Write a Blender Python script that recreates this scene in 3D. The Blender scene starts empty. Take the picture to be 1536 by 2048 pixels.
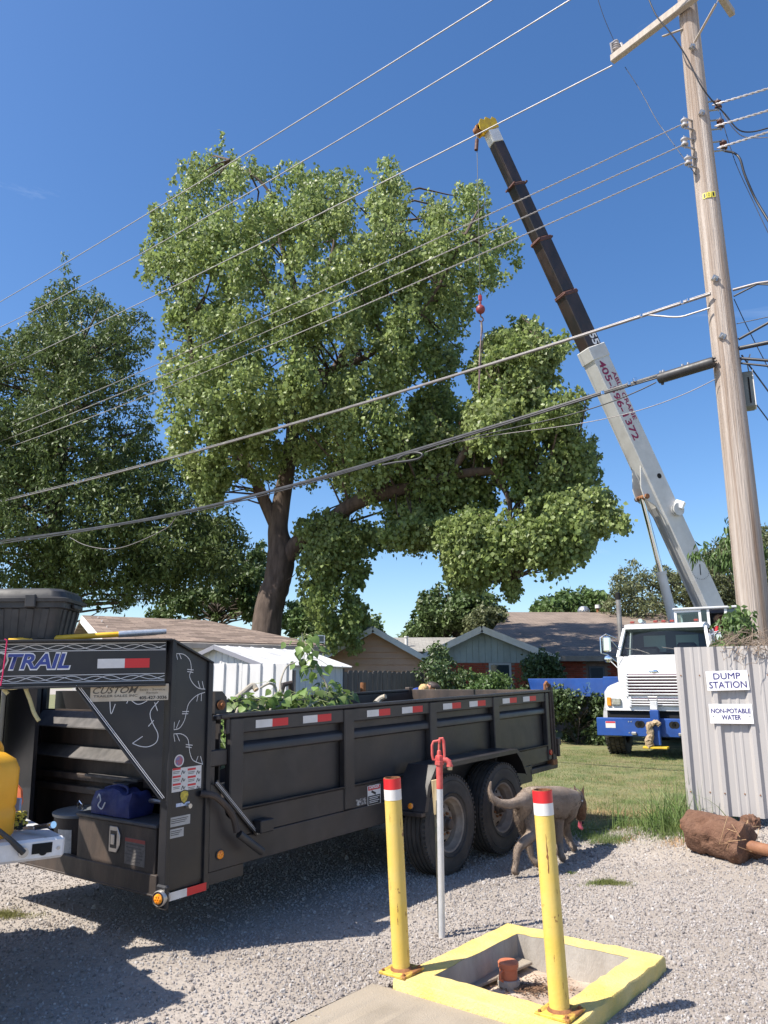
import bpy, bmesh, math, random
import numpy as np
from mathutils import Vector as V, Matrix as M4, Euler
R = math.radians
rng = np.random.default_rng(7)
random.seed(5)
sc = bpy.context.scene
C = sc.collection

# ------------------------------------------------------------------ camera, sky, sun, exposure
F0, TH, CAMH = 1535.0, R(12.9), 1.5
cam = bpy.data.cameras.new('camera'); cam_o = bpy.data.objects.new('camera', cam); C.objects.link(cam_o)
cam_o.location = (0, 0, CAMH); cam_o.rotation_euler = (R(90) + TH, 0, 0)
cam.sensor_fit = 'VERTICAL'; cam.sensor_height = 36; cam.lens = F0 / 2048 * 36
cam.clip_start = 0.05; cam.clip_end = 3000
sc.camera = cam_o
SHX, SHY = 0.70, 0.30                       # ground shadow of one metre of height
sun_dir = V((-SHX, -SHY, 1)).normalized()   # towards the sun
sun_el = math.asin(sun_dir.z); sun_az = math.atan2(sun_dir.x, sun_dir.y)
w = bpy.data.worlds.new('World'); sc.world = w; w.use_nodes = True
nt = w.node_tree; nt.nodes.clear()
sky = nt.nodes.new('ShaderNodeTexSky'); sky.sky_type = 'NISHITA'; sky.sun_disc = False
sky.sun_elevation = sun_el; sky.sun_rotation = sun_az
sky.altitude = 300; sky.air_density = 1.0; sky.dust_density = 1.0; sky.ozone_density = 2.2
hsv = nt.nodes.new('ShaderNodeHueSaturation'); hsv.inputs['Saturation'].default_value = 1.24; hsv.inputs['Hue'].default_value = 0.504
hsv.inputs['Value'].default_value = 1.0
bg = nt.nodes.new('ShaderNodeBackground'); bg.inputs['Strength'].default_value = 0.115
wo = nt.nodes.new('ShaderNodeOutputWorld')
# thin cirrus streaks low in the sky
tc = nt.nodes.new('ShaderNodeTexCoord'); mp = nt.nodes.new('ShaderNodeMapping')
mp.inputs['Scale'].default_value = (1.6, 1.6, 7.0); mp.inputs['Rotation'].default_value = (R(18), R(12), 0)
nz = nt.nodes.new('ShaderNodeTexNoise'); nz.inputs['Scale'].default_value = 2.2; nz.inputs['Detail'].default_value = 7
nz.inputs['Roughness'].default_value = 0.62; nz.inputs['Distortion'].default_value = 0.7
rp = nt.nodes.new('ShaderNodeValToRGB'); rp.color_ramp.elements[0].position = 0.67; rp.color_ramp.elements[1].position = 0.95
rp.color_ramp.elements[1].color = (0.22, 0.22, 0.22, 1)
mx = nt.nodes.new('ShaderNodeMixRGB'); mx.inputs['Color2'].default_value = (7.5, 7.8, 8.2, 1)
L = nt.links.new
L(tc.outputs['Generated'], mp.inputs['Vector']); L(mp.outputs[0], nz.inputs['Vector']); L(nz.outputs['Fac'], rp.inputs[0])
L(sky.outputs[0], hsv.inputs['Color']); L(hsv.outputs[0], mx.inputs['Color1']); L(rp.outputs[0], mx.inputs['Fac'])
L(mx.outputs[0], bg.inputs[0]); L(bg.outputs[0], wo.inputs[0])
sl = bpy.data.lights.new('sun', 'SUN'); sl.energy = 5.0; sl.angle = R(0.53); sl.color = (1.0, 0.94, 0.84)
so = bpy.data.objects.new('sun', sl); C.objects.link(so)
so.rotation_euler = (-sun_dir).to_track_quat('-Z', 'Y').to_euler()
so.location = (0, 0, 40)
vs = sc.view_settings; vs.view_transform = 'Standard'; vs.look = 'None'; vs.exposure = 0.79; vs.gamma = 1.0
vs.use_curve_mapping = False
sc.cycles.max_bounces = 6; sc.cycles.diffuse_bounces = 4; sc.cycles.transparent_max_bounces = 8

# ------------------------------------------------------------------ helpers
def ray(px, py):
    v = (1024 - py) / F0
    return (px - 768) / F0, math.cos(TH) - v * math.sin(TH), math.sin(TH) + v * math.cos(TH)
def at(px, py, Y):                           # world point at forward distance Y seen in that direction
    x, f, u = ray(px, py); t = Y / f
    return V((x * t, Y, CAMH + u * t))
def gnd(px, py, z=0.0):
    x, f, u = ray(px, py); t = (z - CAMH) / u
    return V((x * t, f * t, z))
def ss(a, b, x):
    t = np.clip((x - a) / (b - a), 0, 1); return t * t * (3 - 2 * t)
def gz(x, y):                                # height of the ground
    h = 0.10 * ss(9, 15, y) + 0.24 * ss(6.2, 7.7, y) * ss(2.2, 3.3, x) * (1 - ss(8.2, 9.6, y))
    return h
def tag(o, label=None, cat=None, group=None, kind=None):
    if label: o['label'] = label
    if cat: o['category'] = cat
    if group: o['group'] = group
    if kind: o['kind'] = kind
    return o
def empty(name, loc=(0, 0, 0), rot=(0, 0, 0), label=None, cat=None, group=None):
    o = bpy.data.objects.new(name, None); C.objects.link(o); o.location = loc; o.rotation_euler = rot
    o.empty_display_size = 0.1
    return tag(o, label, cat, group)
def new_obj(name, me, mat=None, parent=None, loc=None, rot=None):
    o = bpy.data.objects.new(name, me); C.objects.link(o)
    if mat is not None and not me.materials: me.materials.append(mat)
    if parent is not None: o.parent = parent
    if loc is not None: o.location = loc
    if rot is not None: o.rotation_euler = rot
    return o
def fin(bm, name, mat=None, parent=None, loc=None, rot=None, smooth=32, bevel=0.0, mats=None):
    bm.normal_update()
    if bevel:
        es = [e for e in bm.edges if len(e.link_faces) == 2 and e.calc_face_angle(0) > 0.5]
        bmesh.ops.bevel(bm, geom=es, offset=bevel, segments=1, affect='EDGES', profile=0.5, clamp_overlap=True)
    if bevel: bmesh.ops.recalc_face_normals(bm, faces=bm.faces[:]); bm.normal_update()
    a = R(smooth)
    for e in bm.edges:
        if len(e.link_faces) == 2: e.smooth = e.calc_face_angle(0) < a
    for f in bm.faces: f.smooth = True
    me = bpy.data.meshes.new(name); bm.to_mesh(me); bm.free()
    if mats:
        for m in mats: me.materials.append(m)
    return new_obj(name, me, mat, parent, loc, rot)
def np_obj(name, verts, faces, mat, parent=None, k=None, smooth=False):
    verts = np.asarray(verts, np.float32); faces = np.asarray(faces, np.int32)
    me = bpy.data.meshes.new(name); n = len(verts); m, q = faces.shape
    me.vertices.add(n); me.vertices.foreach_set('co', verts.ravel())
    me.loops.add(m * q); me.loops.foreach_set('vertex_index', faces.ravel())
    me.polygons.add(m); me.polygons.foreach_set('loop_start', np.arange(0, m * q, q, dtype=np.int32))
    me.polygons.foreach_set('loop_total', np.full(m, q, np.int32))
    if smooth: me.polygons.foreach_set('use_smooth', np.ones(m, bool))
    me.update(calc_edges=True)
    return new_obj(name, me, mat, parent)
def B(): return bmesh.new()
def box(bm, c, s, rot=None, mi=0):
    m = M4.Translation(V(c))
    if rot is not None: m = m @ (rot.to_4x4() if isinstance(rot, M4) else Euler(rot).to_matrix().to_4x4())
    m = m @ M4.Diagonal((s[0], s[1], s[2], 1))
    r = bmesh.ops.create_cube(bm, size=1, matrix=m)
    if mi:
        for f in set(f for v in r['verts'] for f in v.link_faces): f.material_index = mi
    return r['verts']
def bx(bm, x0, x1, y0, y1, z0, z1, mi=0):
    return box(bm, ((x0 + x1) / 2, (y0 + y1) / 2, (z0 + z1) / 2), (abs(x1 - x0), abs(y1 - y0), abs(z1 - z0)), mi=mi)
def frame_of(d, up=(0, 0, 1)):
    d = V(d).normalized(); u = V(up)
    if abs(d.dot(u)) > 0.98: u = V((1, 0, 0)) if abs(d.x) < 0.9 else V((0, 1, 0))
    s = d.cross(u).normalized(); t = s.cross(d)
    return s, t, d
def bar(bm, p0, p1, wd, ht, up=(0, 0, 1)):   # box beam from p0 to p1, width along side, height along up
    p0, p1 = V(p0), V(p1); s, t, d = frame_of(p1 - p0, up)
    m = M4((s, t, d)).transposed()
    return box(bm, (p0 + p1) / 2, (wd, ht, (p1 - p0).length), rot=m)
def rings(bm, ctrs, frames, rads, n=12, cap=True, closed=False):
    prev = None; first = None
    for c, (s, t), r in zip(ctrs, frames, rads):
        rx, ry = r if isinstance(r, tuple) else (r, r)
        ring = [bm.verts.new(c + s * (rx * math.cos(2 * math.pi * k / n)) + t * (ry * math.sin(2 * math.pi * k / n))) for k in range(n)]
        if prev:
            for k in range(n): bm.faces.new((prev[k], prev[(k + 1) % n], ring[(k + 1) % n], ring[k]))
        else: first = ring
        prev = ring
    if cap:
        bm.faces.new(list(reversed(first))); bm.faces.new(prev)
def cyl(bm, p0, p1, r0, r1=None, n=14, cap=True):
    p0, p1 = V(p0), V(p1); s, t, d = frame_of(p1 - p0); s = -s
    rings(bm, [p0, p1], [(t, -s)] * 2 if False else [(s, t)] * 2, [r0, r0 if r1 is None else r1], n, cap)
def tube(bm, pts, r, n=8, cap=True):
    pts = [V(p) for p in pts]; fr = []; s_prev = None
    for i, p in enumerate(pts):
        d = (pts[min(i + 1, len(pts) - 1)] - pts[max(i - 1, 0)]).normalized()
        if s_prev is None: s, t, _ = frame_of(d)
        else:
            s = (s_prev - d * s_prev.dot(d))
            s = s.normalized() if s.length > 1e-6 else frame_of(d)[0]
            t = s.cross(d)
        s_prev = s; fr.append((-s, t))
    rr = r if isinstance(r, (list, tuple)) else [r] * len(pts)
    rings(bm, pts, fr, rr, n, cap)
def lathe(bm, prof, axis_o, axis_d, n=24):   # prof: list of (radius, height along axis)
    s, t, d = frame_of(axis_d); o = V(axis_o); s = -s
    prev = None
    for r, h in prof:
        if r < 1e-5: ring = [bm.verts.new(o + d * h)]
        else: ring = [bm.verts.new(o + d * h + s * (r * math.cos(2 * math.pi * k / n)) + t * (r * math.sin(2 * math.pi * k / n))) for k in range(n)]
        if prev is not None:
            for k in range(n):
                a, b = prev[k % len(prev)], prev[(k + 1) % len(prev)]; c2, d2 = ring[(k + 1) % len(ring)], ring[k % len(ring)]
                vs_ = []
                for v_ in (a, b, c2, d2):
                    if v_ not in vs_: vs_.append(v_)
                if len(vs_) >= 3: bm.faces.new(vs_)
        prev = ring
def prism(bm, poly, o, ax, ay, an, depth, mi=0):   # polygon in plane (o, ax, ay) pushed along an
    o, ax, ay, an = V(o), V(ax), V(ay), V(an)
    a = [bm.verts.new(o + ax * p[0] + ay * p[1]) for p in poly]
    b = [bm.verts.new(o + ax * p[0] + ay * p[1] + an * depth) for p in poly]
    n = len(poly); fs = []
    flip = ax.cross(ay).dot(an) * depth > 0
    fs.append(bm.faces.new(list(reversed(a)) if flip else a)); fs.append(bm.faces.new(b if flip else list(reversed(b))))
    for k in range(n):
        q = (a[k], a[(k + 1) % n], b[(k + 1) % n], b[k])
        fs.append(bm.faces.new(q if flip else tuple(reversed(q))))
    if mi:
        for f in fs: f.material_index = mi
def fmat(o, ax, ay):                          # placement on a face: x right, y up, z out
    ax = V(ax).normalized(); ay = V(ay); ay = (ay - ax * ay.dot(ax)).normalized(); az = ax.cross(ay)
    m = M4((ax, ay, az)).transposed().to_4x4(); m.translation = V(o); return m
def text(body, wd, ht, mat, fm, name='lettering', parent=None, bold=0.0, shear=0.0, depth=0.0006, lift=0.0015, lines=1.0, fat=0.0):
    cu = bpy.data.curves.new(name, 'FONT'); cu.body = body; cu.size = 1; cu.offset = bold; cu.shear = shear
    cu.align_x = 'CENTER'; cu.resolution_u = 3; cu.space_line = lines
    to = bpy.data.objects.new('t', cu); me = bpy.data.meshes.new_from_object(to)
    bpy.data.objects.remove(to); bpy.data.curves.remove(cu)
    co = np.array([v.co[:] for v in me.vertices]); lo, hi = co.min(0), co.max(0); sz = np.maximum(hi - lo, 1e-6)
    for v in me.vertices:
        v.co = fm @ V(((v.co.x - (lo[0] + hi[0]) / 2) / sz[0] * wd, (v.co.y - (lo[1] + hi[1]) / 2) / sz[1] * ht, lift))
    if fat:
        b_ = B(); b_.from_mesh(me); ge = b_.verts[:] + b_.edges[:] + b_.faces[:]; R3_ = fm.to_3x3()
        for k_, (dx, dy) in enumerate(((fat, 0), (-fat, 0), (0, fat), (0, -fat))):
            r_ = bmesh.ops.duplicate(b_, geom=ge); bmesh.ops.translate(b_, verts=[e for e in r_['geom'] if isinstance(e, bmesh.types.BMVert)], vec=R3_ @ V((dx, dy, 0.00025 * (k_ + 1))))
        b_.to_mesh(me); b_.free()
    me.name = name; me.materials.clear()
    return new_obj(name, me, mat, parent)
def plate(bm, fm, wd, ht, th=0.002, lift=0.0):  # thin plate on a face frame
    m = fm @ M4.Translation((0, 0, lift + th / 2)) @ M4.Diagonal((wd, ht, th, 1))
    bmesh.ops.create_cube(bm, size=1, matrix=m)
def copy_tree(o, parent=None):
    c = o.copy(); C.objects.link(c)
    if parent is not None: c.parent = parent
    for ch in o.children: copy_tree(ch, c)
    return c

# ------------------------------------------------------------------ materials
def mat(name, c1, c2=None, scale=6.0, rough=0.6, metal=0.0, bump=0.0, bscale=80.0, spec=0.5, lo=0.35, hi=0.65,
        dirt=None, dscale=3.0, damt=0.5, stretch=None, rvar=0.1, island=0.0, trans=0.0, emit=None, detail=6, coat=0.0, spots=None):
    m = bpy.data.materials.new(name); m.use_nodes = True; t = m.node_tree; bs = t.nodes['Principled BSDF']
    N = t.nodes.new; K = t.links.new
    tc = N('ShaderNodeTexCoord'); vec = tc.outputs['Object']
    if stretch:
        mp = N('ShaderNodeMapping'); mp.inputs['Scale'].default_value = stretch; K(vec, mp.inputs[0]); vec = mp.outputs[0]
    def noise(s, d=detail):
        n = N('ShaderNodeTexNoise'); n.inputs['Scale'].default_value = s; n.inputs['Detail'].default_value = d
        n.inputs['Roughness'].default_value = 0.6; K(vec, n.inputs['Vector']); return n.outputs['Fac']
    def ramp(f, a, b):
        r = N('ShaderNodeMapRange'); r.inputs[1].default_value = a; r.inputs[2].default_value = b; K(f, r.inputs[0]); return r.outputs[0]
    def mix(f, a, b):
        x = N('ShaderNodeMixRGB')
        if isinstance(f, float): x.inputs[0].default_value = f
        else: K(f, x.inputs[0])
        for i, v in ((1, a), (2, b)):
            if isinstance(v, tuple): x.inputs[i].default_value = (*v, 1)
            else: K(v, x.inputs[i])
        return x.outputs[0]
    col = c1
    if c2: col = mix(ramp(noise(scale), lo, hi), c1, c2)
    if island:
        g = N('ShaderNodeNewGeometry'); h = N('ShaderNodeHueSaturation')
        K(ramp(g.outputs['Random Per Island'], 0, 1), h.inputs['Value'])
        h.inputs['Value'].default_value = 1
        r = N('ShaderNodeMapRange'); r.inputs[3].default_value = 1 - island; r.inputs[4].default_value = 1 + island
        K(g.outputs['Random Per Island'], r.inputs[0]); K(r.outputs[0], h.inputs['Value'])
        if isinstance(col, tuple): h.inputs['Color'].default_value = (*col, 1)
        else: K(col, h.inputs['Color'])
        col = h.outputs[0]
    if dirt:
        d = N('ShaderNodeMath'); d.operation = 'MULTIPLY'; d.inputs[1].default_value = damt
        K(ramp(noise(dscale, 9), 0.42, 0.72), d.inputs[0]); col = mix(d.outputs[0], col, dirt)
    if spots:
        sc_, amount, scol = spots; col = mix(ramp(noise(sc_, 4), 1 - amount, 1 - amount + 0.04), col, scol)
    if isinstance(col, tuple): bs.inputs['Base Color'].default_value = (*col, 1)
    else: K(col, bs.inputs['Base Color'])
    bs.inputs['Metallic'].default_value = metal; bs.inputs['Specular IOR Level'].default_value = spec
    if coat: bs.inputs['Coat Weight'].default_value = coat; bs.inputs['Coat Roughness'].default_value = 0.15
    if rvar:
        r = N('ShaderNodeMapRange'); r.inputs[3].default_value = max(0.02, rough - rvar); r.inputs[4].default_value = min(1, rough + rvar)
        r.inputs[1].default_value = 0.3; r.inputs[2].default_value = 0.7
        K(noise(scale * 2.3), r.inputs[0]); K(r.outputs[0], bs.inputs['Roughness'])
    else: bs.inputs['Roughness'].default_value = rough
    if bump:
        b = N('ShaderNodeBump'); b.inputs['Strength'].default_value = min(1, bump); b.inputs['Distance'].default_value = 0.01 * max(1, bump)
        K(noise(bscale, 5), b.inputs['Height']); K(b.outputs[0], bs.inputs['Normal'])
    if trans:                                 # thin leaf: light comes through
        tr = N('ShaderNodeBsdfTranslucent'); ms = N('ShaderNodeMixShader'); ms.inputs[0].default_value = trans
        if isinstance(col, tuple): tr.inputs[0].default_value = (*col, 1)
        else: K(col, tr.inputs[0])
        out = t.nodes['Material Output']; K(bs.outputs[0], ms.inputs[1]); K(tr.outputs[0], ms.inputs[2]); K(ms.outputs[0], out.inputs[0])
    if emit:
        bs.inputs['Emission Color'].default_value = (*emit[0], 1); bs.inputs['Emission Strength'].default_value = emit[1]
    return m
def glassy(name, c, rough=0.05, alpha=None):
    m = mat(name, c, rough=rough, rvar=0, spec=0.8)
    return m
# ------------------------------------------------------------------ shared materials
Mt = {}
Mt['gravel'] = mat('gravel_base', (0.30, 0.26, 0.225), (0.40, 0.355, 0.315), 35, 0.95, bump=1.0, bscale=55, dirt=(0.20, 0.165, 0.13), dscale=0.8, damt=0.7)
Mt['stone'] = None
Mt['lawn'] = mat('lawn_soil', (0.10, 0.13, 0.045), (0.20, 0.19, 0.085), 3.0, 0.95, bump=0.8, bscale=50, dirt=(0.25, 0.17, 0.10), dscale=1.2, damt=0.5)
Mt['grass'] = mat('grass_blade', (0.12, 0.165, 0.045), (0.30, 0.265, 0.11), 1.1, 0.6, island=0.35, trans=0.25, rvar=0, spec=0.3)
Mt['weed'] = mat('weed_blade', (0.10, 0.18, 0.045), (0.20, 0.25, 0.09), 2.0, 0.5, island=0.4, trans=0.3, rvar=0, spec=0.4)
Mt['straw'] = mat('dry_straw', (0.34, 0.20, 0.10), (0.48, 0.34, 0.19), 3.0, 0.7, island=0.35, rvar=0)
Mt['yellow'] = mat('yellow_paint', (0.66, 0.46, 0.085), (0.70, 0.51, 0.13), 5, 0.5, bump=0.15, bscale=90, dirt=(0.42, 0.33, 0.16), dscale=5, damt=0.22, spots=(13, 0.36, (0.20, 0.085, 0.03)))
Mt['yellow_c'] = mat('yellow_curb_paint', (0.64, 0.47, 0.12), (0.68, 0.53, 0.20), 4, 0.75, bump=0.9, bscale=70, dirt=(0.55, 0.45, 0.26), dscale=6, damt=0.4)
Mt['concrete'] = mat('concrete', (0.33, 0.30, 0.265), (0.42, 0.39, 0.35), 4, 0.9, bump=0.5, bscale=90, dirt=(0.18, 0.15, 0.12), dscale=5, damt=0.6, stretch=(1, 1, 0.35))
Mt['sand'] = mat('sandy_concrete', (0.26, 0.22, 0.17), (0.36, 0.31, 0.25), 3, 0.95, bump=0.6, bscale=120, dirt=(0.26, 0.215, 0.16), dscale=3, damt=0.5)
Mt['pitdirt'] = mat('pit_floor', (0.52, 0.42, 0.33), (0.44, 0.33, 0.25), 5, 0.95, bump=0.8, bscale=60, dirt=(0.10, 0.06, 0.04), dscale=4, damt=0.75)
Mt['rust'] = mat('rusty_steel', (0.16, 0.06, 0.025), (0.30, 0.13, 0.05), 14, 0.85, bump=0.4, bscale=90)
Mt['red'] = mat('red_tape', (0.62, 0.02, 0.025), rough=0.4, rvar=0)
Mt['white'] = mat('white_tape', (0.72, 0.70, 0.68), (0.62, 0.60, 0.57), 12, 0.45)
Mt['galv'] = mat('galvanised_pipe', (0.52, 0.53, 0.55), (0.62, 0.62, 0.63), 12, 0.45, metal=0.35)
Mt['hydrant'] = mat('red_hydrant_paint', (0.46, 0.045, 0.045), (0.52, 0.10, 0.085), 20, 0.55, dirt=(0.60, 0.32, 0.28), dscale=16, damt=0.15)
Mt['clay'] = mat('terracotta_plastic', (0.45, 0.13, 0.06), (0.52, 0.19, 0.10), 10, 0.65)
Mt['redclay'] = mat('red_clay_soil', (0.125, 0.062, 0.038), (0.215, 0.118, 0.075), 5, 0.98, bump=2.2, bscale=34, dirt=(0.10, 0.045, 0.028), dscale=6, damt=0.9)

def stone_material():
    m = bpy.data.materials.new('gravel_stone'); m.use_nodes = True; t = m.node_tree; bs = t.nodes['Principled BSDF']
    oi = t.nodes.new('ShaderNodeObjectInfo'); r = t.nodes.new('ShaderNodeValToRGB'); e = r.color_ramp.elements
    e[0].color = (0.20, 0.175, 0.162, 1); e[1].position = 1.0; e[1].color = (0.52, 0.49, 0.47, 1)
    for p, c in ((0.2, (0.29, 0.255, 0.235)), (0.45, (0.385, 0.355, 0.335)), (0.7, (0.345, 0.305, 0.285)), (0.85, (0.43, 0.40, 0.38))):
        k = e.new(p); k.color = (*c, 1)
    nz = t.nodes.new('ShaderNodeTexNoise'); nz.inputs['Scale'].default_value = 60; mx = t.nodes.new('ShaderNodeMixRGB'); mx.blend_type = 'MULTIPLY'
    mx.inputs[0].default_value = 0.35; tcn = t.nodes.new('ShaderNodeTexCoord')
    t.links.new(tcn.outputs['Object'], nz.inputs['Vector'])
    t.links.new(oi.outputs['Random'], r.inputs[0]); t.links.new(r.outputs[0], mx.inputs[1]); t.links.new(nz.outputs['Fac'], mx.inputs[2])
    t.links.new(mx.outputs[0], bs.inputs['Base Color']); bs.inputs['Roughness'].default_value = 0.9
    return m
Mt['stone'] = stone_material()

# ------------------------------------------------------------------ ground
PC = V((0.79, 4.465, 0)); PU = V((0.621, 0.784, 0)); PW = V((0.784, -0.621, 0))   # the dump station curb: centre and axes
PHU, PHW, PWID, PTOP, PBOT = 0.585, 0.49, 0.15, 0.075, -0.10
def pit_coord(x, y):
    dx, dy = x - PC.x, y - PC.y
    return dx * PU.x + dy * PU.y, dx * PW.x + dy * PW.y
def grid_axis(segs):
    out = []
    for a, b, n in segs: out += list(np.linspace(a, b, n, endpoint=False))
    return np.array(out + [segs[-1][1]])
gxs = grid_axis([(-600, -80, 8), (-80, -12, 20), (-12, -0.3, 50), (-0.3, 1.9, 56), (1.9, 9, 44), (9, 80, 22), (80, 600, 8)])
gys = grid_axis([(-60, 0, 12), (0, 3.4, 16), (3.4, 5.5, 54), (5.5, 16, 60), (16, 80, 30), (80, 900, 12)])
X, Y = np.meshgrid(gxs, gys)
Zg = gz(X, Y)
bump = (np.sin(X * 2.1 + Y * 0.7) * np.sin(Y * 1.7 - X * 0.5)) * 0.012 * (np.abs(X) < 14) * (Y < 14) * (Y > 0)
near = ss(0, 0.35, np.maximum(np.abs(pit_coord(X, Y)[0]) - PHU, np.abs(pit_coord(X, Y)[1]) - PHW))
Zg = Zg + bump * near
nx, ny = len(gxs), len(gys)
idx = np.arange(nx * ny).reshape(ny, nx)
fc = np.stack([idx[:-1, :-1], idx[:-1, 1:], idx[1:, 1:], idx[1:, :-1]], -1).reshape(-1, 4)
cx = (X[:-1, :-1] + X[1:, 1:]) / 2; cy = (Y[:-1, :-1] + Y[1:, 1:]) / 2
pu, pw = pit_coord(cx, cy)
keep = ~((np.abs(pu) < PHU - 0.07) & (np.abs(pw) < PHW - 0.07)).ravel()
tag(np_obj('gravel_ground', np.stack([X, Y, Zg], -1).reshape(-1, 3), fc[keep], Mt['gravel'], smooth=True), kind='structure')
def ground_z(x, y):
    a, b = pit_coord(x, y)
    n = ss(0, 0.35, np.maximum(np.abs(a) - PHU, np.abs(b) - PHW))
    bb = (np.sin(x * 2.1 + y * 0.7) * np.sin(y * 1.7 - x * 0.5)) * 0.012 * (np.abs(x) < 14) * (y < 14) * (y > 0)
    return gz(x, y) + bb * n

def lawn_edge(x):                             # y where the gravel ends and the lawn begins
    return 9.0 - 0.10 * (x - 2.2) + 0.22 * np.sin(x * 2.3) + 0.12 * np.sin(x * 5.9 + 1)
lx = np.concatenate([np.linspace(-70, -8, 40, endpoint=False), np.linspace(-8, 12, 160, endpoint=False), np.linspace(12, 90, 40)])
lt = np.concatenate([np.linspace(0, 1, 30, endpoint=False) * 8, [8, 14, 25, 45, 80, 160]])
LX, LT = np.meshgrid(lx, lt); LY = lawn_edge(LX) + LT
LZ = ground_z(LX, LY) + 0.012
n1, n2 = len(lx), len(lt); li = np.arange(n1 * n2).reshape(n2, n1)
lf = np.stack([li[:-1, :-1], li[:-1, 1:], li[1:, 1:], li[1:, :-1]], -1).reshape(-1, 4)
tag(np_obj('lawn', np.stack([LX, LY, LZ], -1).reshape(-1, 3), lf, Mt['lawn'], smooth=True), kind='structure')

# loose gravel: stones instanced on points of the ground
def scatter_stones():
    pts = []; scl = []
    for y0, y1, dens, s0 in ((2.9, 4.2, 5200, 1.0), (4.2, 5.5, 4600, 1.0), (5.5, 7.2, 3000, 1.1), (7.2, 9.6, 1300, 1.4)):
        xa, xb = -0.85 * y1 - 0.5, 0.85 * y1 + 0.5
        n = int((y1 - y0) * (xb - xa) * dens)
        x = rng.uniform(xa, xb, n); y = rng.uniform(y0, y1, n)
        ok = ((np.abs(x) < 0.60 * y + 0.2) | (rng.random(n) < np.clip(1.0 - (np.abs(x) - 0.6 * y) / 2.2, 0.25, 1))) & (y < lawn_edge(x) + rng.normal(0, 0.15, n))
        a, b = pit_coord(x, y)
        ok &= ~((np.abs(a) < PHU + 0.01) & (np.abs(b) < PHW + 0.01))
        # sandy apron in front of the curb stays almost bare
        ap = (a < -PHU) & (a > -PHU - 0.75) & (b > -0.62 + 0.1 * np.sin(a * 9)) & (b < 0.35)
        edge = np.clip(np.maximum(0.30 - np.minimum(0.35 - b, b + 0.62), (-a - PHU) - 0.45) / 0.30, 0, 1); ok &= ~(ap & (rng.random(n) > 0.05 + 0.7 * edge ** 1.5))
        thin = np.clip(0.62 + 0.75 * (np.sin(x * 1.9 + y * 1.1) * np.sin(y * 2.3 - x * 0.8) + 0.5 * np.sin(x * 5.1 - y * 3.7)) + 0.30 * (x - 0.3) + 0.10 * (y - 4), 0.5, 1.0)
        ok &= rng.random(n) < thin
        x, y = x[ok], y[ok]
        s = s0 * (0.0032 + 0.0056 * rng.random(len(x)) ** 2.4 + 0.008 * (rng.random(len(x)) > 0.990))
        pts.append(np.stack([x, y, ground_z(x, y) + s * 0.25], -1)); scl.append(s)
    pts = np.concatenate(pts); scl = np.concatenate(scl)
    me = bpy.data.meshes.new('gravel'); me.vertices.add(len(pts)); me.vertices.foreach_set('co', pts.astype(np.float32).ravel())
    at_ = me.attributes.new('size', 'FLOAT', 'POINT'); at_.data.foreach_set('value', scl.astype(np.float32))
    rot = me.attributes.new('turn', 'FLOAT_VECTOR', 'POINT'); rot.data.foreach_set('vector', rng.uniform(0, 6.28, (len(pts), 3)).astype(np.float32).ravel())
    o = new_obj('gravel', me, Mt['stone']); tag(o, kind='stuff')
    g = bpy.data.node_groups.new('gravel_nodes', 'GeometryNodeTree')
    g.interface.new_socket('Geometry', in_out='INPUT', socket_type='NodeSocketGeometry')
    g.interface.new_socket('Geometry', in_out='OUTPUT', socket_type='NodeSocketGeometry')
    N = g.nodes.new; K = g.links.new
    gi, go = N('NodeGroupInput'), N('NodeGroupOutput')
    ico = N('GeometryNodeMeshIcoSphere'); ico.inputs['Radius'].default_value = 1; ico.inputs['Subdivisions'].default_value = 2
    nz = N('ShaderNodeTexNoise'); nz.inputs['Scale'].default_value = 0.9
    sub = N('ShaderNodeVectorMath'); sub.operation = 'SUBTRACT'; sub.inputs[1].default_value = (0.5, 0.5, 0.5)
    mul = N('ShaderNodeVectorMath'); mul.operation = 'MULTIPLY'; mul.inputs[1].default_value = (1.5, 1.5, 1.5)
    sp = N('GeometryNodeSetPosition'); tr = N('GeometryNodeTransform'); tr.inputs['Scale'].default_value = (1.25, 0.95, 0.7)
    sm = N('GeometryNodeSetMaterial'); sm.inputs['Material'].default_value = Mt['stone']
    m2p = N('GeometryNodeMeshToPoints'); iop = N('GeometryNodeInstanceOnPoints')
    a1 = N('GeometryNodeInputNamedAttribute'); a1.data_type = 'FLOAT'; a1.inputs['Name'].default_value = 'size'
    a2 = N('GeometryNodeInputNamedAttribute'); a2.data_type = 'FLOAT_VECTOR'; a2.inputs['Name'].default_value = 'turn'
    K(nz.outputs['Color'], sub.inputs[0]); K(sub.outputs[0], mul.inputs[0]); K(mul.outputs[0], sp.inputs['Offset'])
    K(ico.outputs[0], sp.inputs[0]); K(sp.outputs[0], tr.inputs[0]); K(tr.outputs[0], sm.inputs[0]); K(sm.outputs[0], iop.inputs['Instance'])
    K(gi.outputs[0], m2p.inputs[0]); K(m2p.outputs[0], iop.inputs['Points'])
    K(a1.outputs[0], iop.inputs['Scale']); K(a2.outputs[0], iop.inputs['Rotation']); K(iop.outputs[0], go.inputs[0])
    md = o.modifiers.new('scatter', 'NODES'); md.node_group = g
scatter_stones()

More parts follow.
